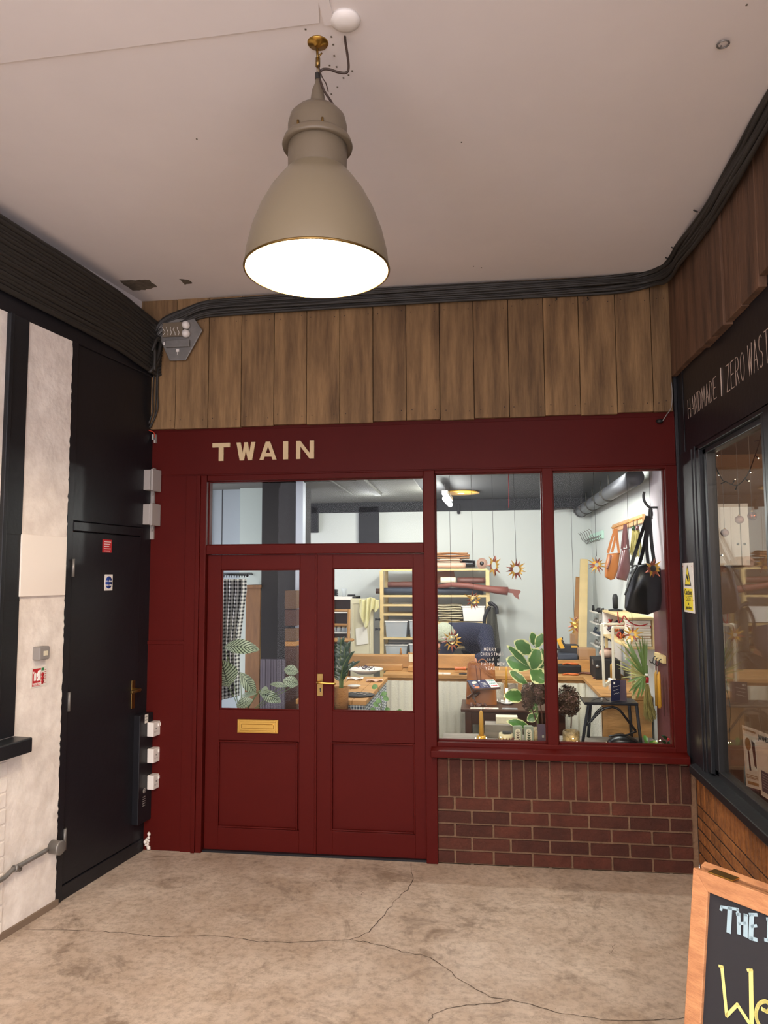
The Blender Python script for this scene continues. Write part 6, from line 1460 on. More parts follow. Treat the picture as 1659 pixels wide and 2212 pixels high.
# holly sprig and leaves at the bottom right
t = thing('holly_sprig', 'holly sprig with red berries in the bottom right window corner', 'holly', tuple(c6(1370, 1550, .12)))
mb = MB()
for a_, b_ in (((1370, 1500), (1285, 1440)), ((1375, 1510), (1350, 1570)), ((1370, 1500), (1415, 1520)), ((1390, 1530), (1415, 1560)), ((1380, 1490), (1410, 1470)), ((1340, 1540), (1290, 1500))):
    p, q = c6(*a_, .12), c6(*b_, .11); p.z = max(p.z, ZP+.01); q.z = max(q.z, ZP+.005); mb.leaf(p, q, .009, (0, -1, .4), .1, .3, nu=4, nv=8, wave=.2)
mb.build('leaves', GREEND, t)
for a_ in ((1365, 1480), (1380, 1488), (1372, 1498), (1358, 1492)): MB().ball(c6(*a_, .108), .0042, n=8).build('berry', RSIGN, t)
t = thing('bay_leaves', 'loose green and dry leaves scattered at the bottom right of the window', 'leaves', tuple(c6(1150, 1560, .14))); mb = MB()
for a_, b_ in (((1095, 1440), (1130, 1540)), ((1090, 1530), (1150, 1560)), ((1170, 1530), (1255, 1525)), ((1160, 1545), (1210, 1510)), ((1200, 1550), (1260, 1535))):
    p, q = c6(*a_, .15), c6(*b_, .13); p.z = max(p.z, ZP+.006); q.z = max(q.z, ZP+.004); mb.leaf(p, q, .013, (0, -1, .5), .12, .3, nu=4, nv=8)
mb.build('leaves', GREEN, t)
# peg rail with dipped candles on the maroon pier
XW = 1.083
def cw(x, y, X=XW): return at(*g6(x, y), X=X)
ya, yb = cw(1130, 470, 1.06).y, cw(1320, 560, 1.06).y
t = thing('peg_rail', 'short pale wooden rail with black hooks on the maroon pier', 'rail', (1.06, .25, 1.2))
za, zb_ = cw(1140, 480, 1.06).z, cw(1140, 570, 1.06).z
MB().box(1.062, 1.083, .125, .345, zb_+.005, za-.0).build('rail', PINE, t, bevel=.003)
hookp = []
for k, x in enumerate((1150, 1200, 1255)):
    p = cw(x, 560, 1.05); hookp.append(p); yy = .31-.075*k
    p = V(1.045, yy, (za+zb_)/2-.005); hookp[-1] = p
    MB().tube(smooth_path([V(1.062, yy, za-.025), V(1.050, yy, za-.03), V(1.046, yy, zb_+.0), V(1.036, yy, zb_-.012), V(1.026, yy, zb_+.004)], 4), .0028, 6).build('hook', BLKL, t)
for k, (yy, dx, lz, mt, lb) in enumerate(((.235, 0, (680, 1105), WAXD, 'pair of ochre dipped candles on the middle hook of the rail'), (.160, 0, (745, 1120), WAX, 'pair of yellow dipped candles on the right hook of the rail'))):
    zt2 = zb_-.045; zb2 = zt2-.205-.0*k
    tt = thing('dipped_candles', lb, 'candles', (1.036, yy, zb2), 0, 'dipped candles on the rail'); 
    for o_ in (-.010, .010): MB().lathe([(0, 0), (.0085, .0), (.0075, .19), (.003, .205), (0, .205)], (1.034+abs(o_), yy+o_, zb2-(.012 if o_ > 0 else 0)), 12).build('candle', mt, tt)
    MB().tube([(1.036, yy-.010, zt2-.004), (1.036, yy, zb_-.008), (1.036, yy+.010, zt2-.016)], .0012, 5).build('wick', INKW, tt)
# palm leaf fan and broom against the pier
t = thing('broom', 'bundled straw broom with a red binding hanging on the maroon pier', 'broom', tuple(c6(1140, 1250, .40)))
hb_ = c6(1125, 690, .40); mid_ = c6(1125, 860, .40); 
MB().tube([c6(1120, 660, .40), c6(1122, 800, .40)], .010, 10).build('handle', PALM, t); MB().lathe([(0, 0), (.013, 0), (.015, .03), (.012, .035), (0, .035)], c6(1125, 855, .40), 12).build('red_binding', RSIGN, t); MB().lathe([(.015, 0), (.016, .010), (.012, .014)], c6(1122, 775, .40), 12).build('white_binding', INKW, t)
mb = MB(); s0_ = c6(1130, 865, .40)
for k in range(110):
    u = random.uniform(-1, 1); e_ = c6(1165+70*u, 1270+random.uniform(-60, 30)-30*abs(u), .40); e_.y += random.uniform(-.03, .03); mb.tube(smooth_path([s0_+V(u*.008, 0, 0), c6(1135+45*u, 1050, .40)+V(0, random.uniform(-.015, .015), 0), e_], 2), .0016, 3, cap=False)
mb.build('straw', STRAW, t, kind='stuff')
t = thing('palm_leaf', 'dried green palm fan spreading left from the broom in the right window', 'palm leaf', tuple(c6(1100, 780, .36)))
c0_ = c6(1100, 775, .37)
rays = [((780, 430), 1), ((830, 380), 1), ((880, 340), 0), ((930, 400), 0), ((990, 380), 0), ((1040, 350), 0), ((1070, 310), 0), ((1100, 340), 0), ((1130, 360), 0), ((790, 590), 1), ((770, 640), 1), ((870, 560), 0), ((800, 690), 1), ((880, 740), 1), ((840, 800), 1), ((900, 850), 0), ((920, 960), 0), ((960, 1010), 0), ((1010, 1050), 0), ((1060, 1020), 0), ((900, 480), 0), ((860, 430), 0), ((960, 460), 0), ((1000, 560), 0), ((950, 620), 0), ((1080, 900), 0), ((930, 900), 1), ((990, 960), 0)]
for k, (e_, dry) in enumerate(rays):
    q = c6(*e_, .37+random.uniform(-.06, .08)); MB().leaf(c0_, q, .0085 if not dry else .005, (random.uniform(-.4, .4), -1, .3), random.uniform(.02, .10), .35, nu=2, nv=10, peak=.45).build('leaflet', PALML if dry else PALM, t)
MB().tube(smooth_path([c0_, c6(1110, 850, .40), c6(1115, 960, .41)], 4), .006, 8).build('leaf_stalk', PALML, t)
# white frames
t = thing('open_frame', 'white painted open wooden frame standing on the side counter', 'frame', tuple(c6(690, 880, .75)))
def fr(pts, Y, w, mt=None):
    mb = MB(); P = [at(*g6(x, y), Y=Y) for x, y in pts]
    for i in range(4): mb.bar(P[i], P[(i+1) % 4], w, .02, (0, 1, 0))
    return mb
WF = mat('cream_frame_paint', '#E3DCC8', .5)
mb = MB(); 
for a_, b_, Y1_, Y2_ in (((620, 195), (648, 895), .62, .62), ((740, 235), (755, 820), .62, .62), ((620, 200), (885, 195), .62, .72), ((740, 235), (1030, 235), .62, .72), ((1010, 240), (1015, 420), .72, .72), ((885, 210), (895, 600), .90, .90)):
    mb.bar(c6(*a_, Y1_), c6(*b_, Y2_), .016, .02, (0, 1, 0))
mb.build('frame_bar', WF, t, bevel=.002)
mb = MB(); mb.bar(c6(648, 890, .62), c6(720, 840, .66), .016, .02); mb.bar(c6(638, 195, .62), c6(660, 210, .60), .014, .02); mb.build('frame_foot', WF, t)
# black case and things on the side counter
ZT1 = ZT+.001
def onc(name, label, cat, x0, y0, x1, Y, d, mt, part='body', bev=.004, zb=ZT1, group=None):
    a, b = at(*g6(x0, y0), Y=Y), at(*g6(x1, y0), Y=Y); tt = thing(name, label, cat, ((a.x+b.x)/2, Y, zb), 0, group); b_x = min(b.x, 1.088); MB().box(a.x, b_x, Y, Y+d, zb, a.z).build(part, mt, tt, bevel=bev); return tt, a, b
tt, a, b = onc('black_case', 'black hard case with a steel catch on the side counter', 'case', 548, 600, 830, 1.30, .30, INK)
MB().box(a.x-.003, a.x, 1.40, 1.45, ZT+.10, ZT+.14).build('catch', STEEL, tt); MB().ball((a.x+.015, 1.297, ZT+.10), .014, n=10).build('catch', STEEL, tt)
onc('cardboard_box', 'brown cardboard box on the pine plank at the back counter', 'box', 365, 475, 552, 1.97, .14, KRAFT, zb=at(*g6(400, 600), Y=1.96).z)
a = at(*g6(365, 450), Y=2.0); 
onc('parts_organiser', 'black open parts tray under the pine plank on the counter', 'tray', 130, 665, 392, 1.62, .16, INK)
onc('navy_box', 'navy flat box stacked left of the cardboard box', 'box', 130, 535, 352, 1.97, .12, NAVY, zb=at(*g6(400, 600), Y=1.96).z)
onc('black_toolbox', 'black toolbox with a yellow label standing behind the cardboard box', 'toolbox', 150, 435, 362, 2.12, .16, INK, zb=at(*g6(400, 600), Y=2.12).z)
zz_ = at(*g6(400, 600), Y=2.12).z; MB().box(at(*g6(280, 450), Y=2.11).x, at(*g6(350, 450), Y=2.11).x, 2.112, 2.119, at(*g6(300, 462), Y=2.11).z, at(*g6(300, 442), Y=2.11).z).build('yellow_sticker', YELLOW, None, label='yellow label on the front of the black toolbox', cat='label')
t = thing('yellow_tool', 'yellow and black hand tool standing tilted on the toolbox', 'tool', tuple(c6(170, 470, 1.9)))
MB().obox(c6(168, 415, 1.98), (.022, 0, .008), (-.018, 0, .042), (0, .02, 0)).build('tool_body', YELLOW, t, bevel=.005); mb = MB(); mb.obox(c6(195, 420, 1.98), (.008, 0, .003), (-.016, 0, .034), (0, .022, 0)); mb.tube([c6(183, 370, 1.98), c6(183, 345, 1.98)], .004, 6); mb.obox(c6(145, 480, 1.98), (.03, 0, .002), (0, 0, .006), (0, .03, 0)); mb.build('tool_grip', INK, t)
zpl = at(*g6(400, 600), Y=1.96).z
for k, x in enumerate((163, 258)):
    p = c6(x, 590, 1.92); tt = thing('pebble', ['grey-white pebble at the left end of the pine plank', 'grey-white pebble second from the left on the pine plank'][k], 'stone', (p.x, 2.0, zpl), 0, 'pebbles on the plank'); MB().ball((p.x, 1.985, zpl+.012), .024, (1, .55, .5), 14).build('pebble', CERA, tt)
for k, (x, y, mt, lb) in enumerate(((270, 765, ORL, 'orange leather strap piece lying on the counter near the corner'), (445, 755, BRL, 'brown leather keyring on the counter corner'), (620, 805, BRL, 'coiled brown leather strap on the side counter'), (270, 640, ORL, 'orange leather pieces on the black parts tray'))):
    p = at(*g6(x, y), Z=ZT+.006); 
    if k == 3: p = c6(270, 650, 1.68); p.z = at(*g6(130, 665), Y=1.62).z+.006
    tt = thing('leather_piece', lb, 'leather', tuple(p), 0, 'leather pieces on the counters'); mb = MB()
    mb.tube(smooth_path([p+V(-.06, 0, 0), p+V(-.02, .02, .004), p+V(.02, -.015, .004), p+V(.06, .01, 0), p+V(.02, .03, .004), p+V(-.03, .01, .006)], 4), .007, 6); mb.build('strap', mt, tt)
t = thing('leather_satchel', 'pinkish tan leather satchel lying on the black case', 'bag', tuple(c6(670, 600, 1.42)))
p = c6(680, 560, 1.42); zq = at(*g6(548, 600), Y=1.30).z+.001; r_ = .038
MB().ball((p.x, 1.42, zq+r_), r_, (1.6, 1, 1), 18).build('satchel_body', PINKL, t); MB().ball((p.x+.005, 1.42, zq+r_*1.75), r_*.7, (1.6, .9, .5), 14).build('flap', BRL, t)
p = c6(720, 750, .80); taper('tall ochre candle standing behind the open white frame', at(*g6(735, 800), Y=.8), at(*g6(733, 640), Y=.8), .012, WAXD, 'yellow candles in the windows')
p = at(*g6(735, 800), Y=.8); tt = thing('round_weight', 'round stone candle base on the side counter', 'candle base', (p.x, .8, ZT1)); MB().lathe([(0, 0), (.025, 0), (.025, p.z-ZT1-.002), (0, p.z-ZT1-.002)], (p.x, .8, ZT1), 16).build('base', CERA, tt)
# leaning timber
for k, (x0, y0, x1, y1, w_, mt, lb) in enumerate(((398, 65, 375, 430, .032, PINE, 'narrow pale timber leaning at the left of the plank group'), (430, 80, 415, 430, .062, PINE, 'wide pale pine plank leaning in the back corner'), (355, 280, 325, 400, .042, OAKP, 'brown timber leaning left of the pale planks'), (0, 0, 0, 0, 0, KRAFT, 'short bundle of brown laths standing on the plank'))):
    if k < 3:
        tp = at(*g5(x0, 1080 if k < 2 else 1280), Y=2.9); bt = at(*g6(x1, y1), Y=2.6); d_ = (bt-tp); bt2 = tp+d_*((tp.z-.02)/(tp.z-bt.z))
        tt = thing('leaning_plank', lb, 'plank', tuple(bt2), 0, 'timber leaning in the back corner'); MB().bar(bt2, tp, w_, .022, (0, 1, 0)).build('plank', mt, tt, bevel=.002)
    else:
        tt = thing('lath_bundle', lb, 'timber', tuple(c6(290, 420, 2.3)), 0)
        for i in range(3): mb = MB(); q = c6(275+18*i, 305+4*i, 2.40); q2 = V(q.x, q.y, .02); mb.bar(q2, q, .016, .02, (0, 1, 0)); mb.build('lath', KRAFT, tt)
# right wall: wire rack of small hooks, mint rail, shelf with books, bag rack
t = thing('mint_hook_rail', 'pale mint rail of curled wire hooks on the right shop wall', 'rail', tuple(at(1285, 1160, X=1.09)))
y0_, y1_ = at(*g5(640, 760), X=1.09).y, at(*g5(500, 870), X=1.09).y; zc_ = at(*g5(640, 800), X=1.09).z
MB().box(1.075, 1.094, min(y0_, y1_), max(y0_, y1_), zc_-.035, zc_+.035).build('rail_board', MINT, t)
for k in range(6):
    yy = min(y0_, y1_)+.03+k*(abs(y1_-y0_)-.05)/5; MB().tube(smooth_path([V(1.075, yy, zc_), V(1.03, yy, zc_-.03), V(1.0, yy, zc_-.01), V(.985, yy, zc_+.035), V(.965, yy, zc_+.05)], 4), .0035, 6).build('hook', STEEL, t); MB().tube(smooth_path([V(1.075, yy, zc_-.02), V(1.05, yy, zc_-.055), V(1.03, yy, zc_-.04)], 4), .0035, 6).build('hook', STEEL, t)
t = thing('bag_rack', 'slatted wooden rack hung with bags high on the right shop wall', 'rack', tuple(at(*g5(900, 690), X=1.07)))
ra, rb_ = at(*g5(735, 735), X=1.07), at(*g5(1070, 620), X=1.07); yr0, yr1 = min(ra.y, rb_.y), max(ra.y, rb_.y); zr = (ra.z+rb_.z)/2
mb = MB(); mb.box(1.072, 1.094, yr0, yr1, zr-.030, zr+.030); mb.build('rack_board', TANL, t, bevel=.002); mb = MB(); k = yr0
while k < yr1: mb.tube([V(1.072, k, zr), V(1.055, k, zr+.006)], .006, 6); k += .055
mb.build('peg_row', PINEO, t)
def hbag(label, body, strap, Y, X, mt, grp, w_=6):
    """bag drawn as outline on its own depth, given thickness"""
    tt = thing('hanging_bag', label, 'bag', tuple(at(*body[0], Y=Y)), 0, grp)
    ys = [p[1] for p in body]; y0, y1 = min(ys), max(ys)
    def edge(y, side):
        xs = []
        n = len(body)
        for i in range(n):
            (xa, ya), (xb_, yb_) = body[i], body[(i+1) % n]
            if (ya-y)*(yb_-y) <= 0 and ya != yb_: xs.append(xa+(xb_-xa)*(y-ya)/(yb_-ya))
        return (min(xs) if side < 0 else max(xs)) if xs else body[0][0]
    def fn(u, v):
        y = y0+.01+(y1-y0-.02)*v; l, r = edge(y, -1), edge(y, 1); th = 2*PI*u; c = math.cos(th); c = abs(c)**.7*(1 if c > 0 else -1); p = at((l+r)/2+(r-l)/2*c, y, Y=Y); p.y += math.sin(th)*X*(.35+.65*math.sin(PI*min(1, .15+v*.85)))*(1+.10*math.sin(3*th+5*v)); return p
    mb = MB().grid(fn, 36, 22); mb.add([fn(k/36, 1) for k in range(36)], [tuple(range(36))]); mb.build('bag_body', mt, tt)
    for st in strap:
        P = smooth_path([at(x, y, Y=Y+yo) for x, y, yo in st], 6); mb = MB()
        for a, b in zip(P, P[1:]): mb.bar(a, b+(b-a)*.15, w_*.003, .004, (0, 1, 0))
        mb.build('strap', mt, tt)
    return tt
Ya, Yb_ = at(*g5(780, 720), X=1.04).y, at(*g5(880, 690), X=1.04).y
hbag('tan leather bag hanging leftmost on the wooden rack', [g5(690, 1010), g5(825, 1005), g5(800, 1200), g5(770, 1300), g5(720, 1312), g5(655, 1280), g5(655, 1150)], [[(*g5(690, 1010), -.03), (*g5(725, 880), -.02), (*g5(770, 740), 0)], [(*g5(735, 1000), -.05), (*g5(765, 880), -.02), (*g5(785, 740), 0)], [(*g5(815, 1010), -.03), (*g5(800, 900), -.01), (*g5(785, 740), 0)]], Ya, .05, TAN, 'leather bags on the wooden rack')
hbag('glossy plum leather bag hanging next to the tan one', [g5(845, 960), g5(925, 950), g5(940, 1200), g5(900, 1320), g5(780, 1300), g5(810, 1150)], [[(*g5(848, 960), -.03), (*g5(860, 850), -.02), (*g5(880, 690), 0)], [(*g5(880, 950), -.05), (*g5(885, 850), -.03), (*g5(885, 690), 0)], [(*g5(920, 960), -.02), (*g5(905, 850), -.01), (*g5(888, 690), 0)]], Yb_, .045, CHOC, 'leather bags on the wooden rack')
MB().tube(smooth_path([at(*g5(x, y), Y=Ya-.055) for x, y in ((720, 1030), (712, 1100), (680, 1190))], 4), .006, 6).build('leather_tie', BRL, None, label='brown leather tie dangling on the tan bag', cat='tie')
for k, (x, mt2, lb) in enumerate(((975, GREEND, 'straw hand brush with a green binding on the wooden rack'), (1018, CHOC, 'straw hand brush with a plum binding on the wooden rack'))):
    Y = at(*g5(x, 660), X=1.05).y; tt = thing('hand_brush', lb, 'brush', tuple(at(*g5(x, 750), Y=Y)), 0, 'straw brushes on the wooden rack'); mb = MB(); s_ = at(*g5(x+5, 745), Y=Y)
    for i in range(70): u = random.uniform(-1, 1); e_ = at(*g5(x+8+48*u, 1030+random.uniform(-40, 30)), Y=Y); e_.y += random.uniform(-.02, .02); mb.tube([s_+V(u*.01, 0, 0), e_], .0022, 3, cap=False)
    mb.build('straw', STRAW, tt, kind='stuff'); MB().tube([at(*g5(x, 710), Y=Y), at(*g5(x+5, 752), Y=Y)], .012, 8).build('binding', mt2, tt); MB().tube([at(*g5(x, 640), Y=Y), at(*g5(x, 712), Y=Y)], .004, 6).build('cord', CABLE, tt)
# big black hook with the black bucket bag, on the lilac pier
t = thing('wall_hook', 'large curved black iron hook on the lilac pier', 'hook', tuple(at(*g5(1165, 540), Y=.24)))
MB().tube(smooth_path([at(*g5(x, y), Y=.24) for x, y in ((1098, 325), (1088, 370), (1100, 430), (1135, 480), (1165, 500))], 5), .0085, 8).build('hook_arm', BLKL, t)
p = at(*g5(1165, 500), Y=.24); mb = MB(); mb.box(p.x-.004, 1.087, .228, .252, p.z-.006, p.z+.006); mb.lathe([(0, -.075), (.013, -.072), (.013, -.055), (.016, -.05), (.016, -.03), (.013, -.02), (.015, -.01), (0, 0)], p, 12); mb.build('hook_base', BLKL, t)
hbag('large black leather bucket bag with long straps, nearest in the right window', [g5(945, 1150), g5(1010, 1140), g5(1140, 1120), g5(1230, 1130), g5(1300, 1200), g5(1300, 1550), g5(1270, 1650), g5(1130, 1700), g5(960, 1690), g5(875, 1640), g5(885, 1450), g5(925, 1250)], [[(*g5(950, 1150), -.07), (*g5(1030, 900), -.05), (*g5(1130, 600), -.01)], [(*g5(1040, 1140), -.09), (*g5(1090, 950), -.06), (*g5(1145, 600), -.01)], [(*g5(1140, 1120), -.07), (*g5(1125, 900), -.04), (*g5(1150, 600), 0)], [(*g5(1210, 1120), -.05), (*g5(1180, 900), -.03), (*g5(1158, 600), 0)]], .24, .085, BLKL, None, w_=7)
mb = MB(); mb.tube(smooth_path([at(*g5(x, y), Y=.148) for x, y in ((1020, 1150), (960, 1260), (915, 1380), (880, 1480))], 4), .006, 6); mb.build('leather_tie', BLKL, None, label='black leather tie hanging down the front of the bucket bag', cat='tie')
# white card racks below the mint rail
t = thing('wall_pocket_rack', 'white slotted rack of small tools on the right shop wall', 'rack', tuple(at(1275, 1390, X=1.06)))
ra, rb_ = at(*g6(450, 20), X=1.07), at(*g6(640, 60), X=1.07)
yk0, yk1 = min(ra.y, rb_.y), max(ra.y, rb_.y)
for k in range(4):
    z = at(*g6(450, 30+115*k), X=1.0).z; mb = MB(); mb.box(1.0, 1.094, max(yk0, 1.6), 2.7, z-.012, z); mb.build('rack_shelf', WPLAS, t, bevel=.002)
    mb = MB()
    for i in range(9): yy = 1.65+.115*i; mb.tube([V(1.02, yy, z), V(1.03+random.uniform(-.02, .02), yy, z+random.uniform(.02, .05))], random.uniform(.006, .014), 7)
    mb.build('small_tools', [INK, STEEL, NAVY, STEEL][k], t, kind='stuff')
mb = MB(); mb.box(1.085, 1.094, 1.6, 2.7, at(*g6(450, 480), X=1.0).z-.02, at(*g6(450, 0), X=1.0).z); mb.build('rack_back', WPLAS, t)
# shelf with books beneath the black bag
t = thing('wall_shelf', 'pine wall shelf unit with thread and books by the black bag', 'shelf', tuple(at(*g6(900, 60), X=1.0)))
zs1 = at(*g6(700, 60), X=.93).z; zs2 = at(*g6(780, 380), X=.93).z
mb = MB(); mb.box(.93, 1.094, .44, 1.48, zs1-.015, zs1); mb.build('shelf_board', PINE, t, bevel=.002); mb = MB(); mb.box(.93, 1.094, .44, 1.48, zs2-.015, zs2); mb.build('shelf_board', PINE, t, bevel=.002)
mb = MB(); mb.box(.93, 1.094, 1.46, 1.48, zs2, zs1-.015); mb.build('end_board', WPLAS, t); mb = MB(); mb.box(1.08, 1.094, .44, 1.46, zs2, zs1-.015); mb.build('back_board', PINE, t)
mb = MB(); mb.box(.94, .96, .44, .46, ZT, zs2-.015); mb.box(.94, .96, 1.44, 1.46, ZT, zs2-.015); mb.build('leg', PINE, t)
yb_ = .46; k = 0
bc_ = [PAPER, CREAM, PAPER, KRAFT, PAPER, CREAM, PAPER, RSIGN, PAPER, CREAM]
names = ['white', 'cream', 'off-white', 'brown', 'white', 'cream', 'pale', 'red', 'white', 'cream']
for k in range(10):
    th_ = random.uniform(.012, .018); z = zs2+.002+sum([.0165]*k); tt = thing('book', ['white paperback at the bottom of the stack on the wall shelf', 'cream book second from the bottom of the shelf stack', 'off-white book third from the bottom of the shelf stack', 'brown book fourth from the bottom of the shelf stack', 'white book in the middle of the shelf stack, above the brown one', 'cream book just below the upper pale book in the shelf stack', 'pale book under the red one in the shelf stack', 'red book near the top of the shelf stack', 'white book on the red one in the shelf stack', 'cream book topmost of the shelf stack'][k], 'book', (.95, .5, z), 0, 'books stacked on the wall shelf')
    if z+.016 > zs1-.016: bpy.data.objects.remove(tt); break
    x_ = .94+random.uniform(0, .012); MB().box(x_, 1.075, .47, .66+random.uniform(0, .02), z, z+.0155, 0).build('cover', bc_[k], tt, bevel=.001)
    MB().box(x_-.0005, 1.07, .4695, .6600, z+.003, z+.0125, 0).build('pages', PAPER, tt)
t = thing('thread_tangle', 'tangle of orange, red and blue threads on the wall shelf', 'threads', (.98, 1.2, zs2)); 
for mt, n_ in ((ORL, 7), (RSIGN, 5), (NAVY, 4), (PURP, 4)):
    mb = MB()
    for i in range(n_): c = V(.955+random.uniform(0, .05), .80+random.uniform(0, .62), zs2+.03+random.uniform(0, .08)); mb.tube([c+V(random.uniform(-.02, .02), random.uniform(-.04, .04), random.uniform(-.03, .03)) for _ in range(6)], .007, 6)
    mb.build('thread', mt, t, kind='stuff')
t = thing('rope', 'looped red cord hanging from the wall shelf', 'cord', tuple(c6(860, 120, .42))); MB().tube(smooth_path([c6(x, y, .47) for x, y in ((800, 60), (815, 180), (850, 150), (870, 105), (920, 160), (980, 200), (1060, 215), (1135, 195))], 5), .004, 6).build('cord', INKR, t)
p = at(*g5(700, 1600), X=1.0); t = thing('black_handset', 'black rounded handset standing on the wall shelf', 'handset', (1.0, 1.35, zs1)); mb = MB(); mb.lathe([(0, 0), (.05, 0), (.055, .01), (.02, .016), (0, .016)], (1.0, 1.30, zs1), 20); mb.build('base', INK, t); MB().lathe([(0, .014), (.020, .02), (.022, .10), (.014, .125), (0, .13)], (1.0, 1.30, zs1), 14).build('grip', INK, t)
# ------------------------------------------------------------------ paper stars on strings in the windows
def star(label, px, py, Y, n=13, r=.075, ri=.022, tilt=0, spikes=False, topx=None):
    c = at(px, py, Y=Y); tt = thing('foil_star', label, 'star', tuple(c), 0, 'brass foil stars hanging in the shop windows')
    mb = MB(); rot = Matrix.Rotation(tilt, 3, 'Z')
    def P(R_, th, z=0): return c+rot @ V(R_*math.cos(th), z, R_*math.sin(th))
    rb_ = ri+.012
    for k in range(n):
        a = 2*PI*k/n+.2; w_ = PI/n; rr = r*random.uniform(.8, 1.05)*(.5)
        dz = .012 if not spikes else random.uniform(-.03, .03)
        b1, b2, tp = P(rb_, a-w_), P(rb_, a+w_), P(rr, a, -dz if k % 2 else dz)
        md = P((rr+rb_)*.5, a, -.004)
        mb.add([b1, md, tp, b2], [(0, 1, 2), (1, 3, 2), (0, 3, 1)], (k*7//n) % 2)
        if not spikes: mb.add([P(ri, a-w_), P(ri, a+w_), b2, b1], [(0, 1, 2, 3)], (k*7//n) % 2)
    mb.build('star_points', [GOLD, GOLDR], tt, solid=.0006)
    if spikes: MB().lathe([(ri, -.014), (ri, .014)], c, 12, rot @ V(.2, 1, .3)).build('star_ring', GOLD, tt)
    tz = ZS; tp = V(c.x-.006, c.y, tz); P = [tp.lerp(c+V(0, 0, r*.4), i/8)+V(random.uniform(-.0012, .0012), 0, 0) for i in range(9)]
    MB().tube(P, .0013, 5).build('string', INK, tt)
ST = [('folded brass star with a round hole, left of two level stars', 1067, 1222, .26, 13, .145, .026, .9, 0), ('flat brass star with a round hole, right of two level stars', 1115, 1230, .24, 14, .140, .022, .2, 0), ('crumpled gold star in front of the white box on the shelf', 1023, 1297, .26, 11, .13, .018, .6, 1), ('gold star hanging in front of the person in the beanie', 976, 1383, .24, 14, .15, .022, .4, 1), ('dark brass star hanging left of the tan bag', 1289, 1220, .26, 13, .13, .012, -.3, 0), ('small gold star in front of the leaning planks', 1241, 1350, .28, 10, .12, .018, 1.0, 1), ('gold star hanging in front of the black bucket bag', 1411, 1228, .13, 11, .13, .020, .3, 0), ('gold and red star hanging above the palm leaf', 1366, 1370, .22, 10, .14, .012, -.2, 0)]
for s_ in ST: star(s_[0], s_[1], s_[2], s_[3], s_[4], s_[5], s_[6], s_[7], bool(s_[8]))
t = thing('red_string', 'short red string hanging near the top of the left window', 'string', tuple(at(1098, 1095, Y=.24))); MB().tube([at(1098, 1015, Y=.24), at(1099, 1060, Y=.24), at(1099, 1097, Y=.24)], .0022, 6).build('string', RSIGN, t)

# ------------------------------------------------------------------ behind the left door leaf
t = thing('gingham_curtain', 'black and white gingham curtain on a rail behind the left door leaf', 'curtain', tuple(at(505, 1510, Y=.75)))
def gc(u, v):
    xl = 476; xr = 531-10*math.sin(PI*min(1, v*1.1))*0-(0 if v < .1 else 16*min(1, (v-.1)*2.2)); x = xl+(xr-xl)*u; y = 1250+(1512-1250)*v-8*u*(1 if v > .9 else 0); p = at(x, y, Y=.72); p.y += .028*math.sin(u*26+1.5*v); return p
MB().grid(gc, 90, 30, uv=lambda u, v: (u*.34, v*.85)).build('curtain', GING, t)
MB().tube([at(462, 1241, Y=.72), at(532, 1242, Y=.72)], .006, 8).build('rail', BLKL, t); MB().tube([at(462, 1238, Y=.66), at(545, 1238, Y=.66)], .004, 8).build('rail', BLKL, t); MB().ball(at(534, 1243, Y=.72), .012, n=10).build('finial', BLKL, t)
mb = MB()
for k in range(9): mb.lathe([(.008, -.002), (.010, 0), (.008, .002)], at(484+5.5*k, 1245, Y=.72), 10, (1, 0, 0))
mb.build('curtain_ring', BLKL, t)
MB().tube([at(464, 1241, Y=.72), V(at(464, 1241, Y=.72).x, 1.69, at(464, 1241, Y=.72).z)], .006, 6).build('rail_return', BLKL, t)
t = thing('tall_cupboard', 'tall brown wooden cupboard beside the gingham curtain', 'cupboard', tuple(at(546, 1450, Y=1.35)))
a, b = at(531, 1266, Y=1.30), at(561, 1446, Y=1.30); mb = MB(); mb.box(a.x, b.x, 1.30, 1.60, 0, a.z); mb.box(a.x-.012, b.x+.010, 1.28, 1.60, a.z-.015, a.z+.008); mb.build('cupboard_body', mat('brown_cupboard_wood', '#7C5630', .6, var=.3, vscale=5, stretch=(6, 6, 1)), t, bevel=.003); MB().box(b.x, b.x+.018, 1.31, 1.33, .3, a.z-.04).build('open_edge', PINE, t)
KRAFTSH = mat('shaded_kraft_cardboard', '#5E4530', .85)  # kraft colour darkened to paint in the shade around the cartons
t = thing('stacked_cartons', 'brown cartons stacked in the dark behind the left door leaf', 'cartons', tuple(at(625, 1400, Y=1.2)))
for k, (y0, y1, mt) in enumerate(((1276, 1315, KRAFTSH), (1317, 1352, DWOOD), (1358, 1384, KRAFTSH), (1386, 1396, OAKP), (1398, 1540, DWOOD))):
    a, b = at(615, y0, Y=1.16), at(640, y1, Y=1.16); MB().box(a.x, b.x, 1.16, 1.26, max(0, b.z) if k < 4 else 0, a.z).build('carton', mt, t, bevel=.003)
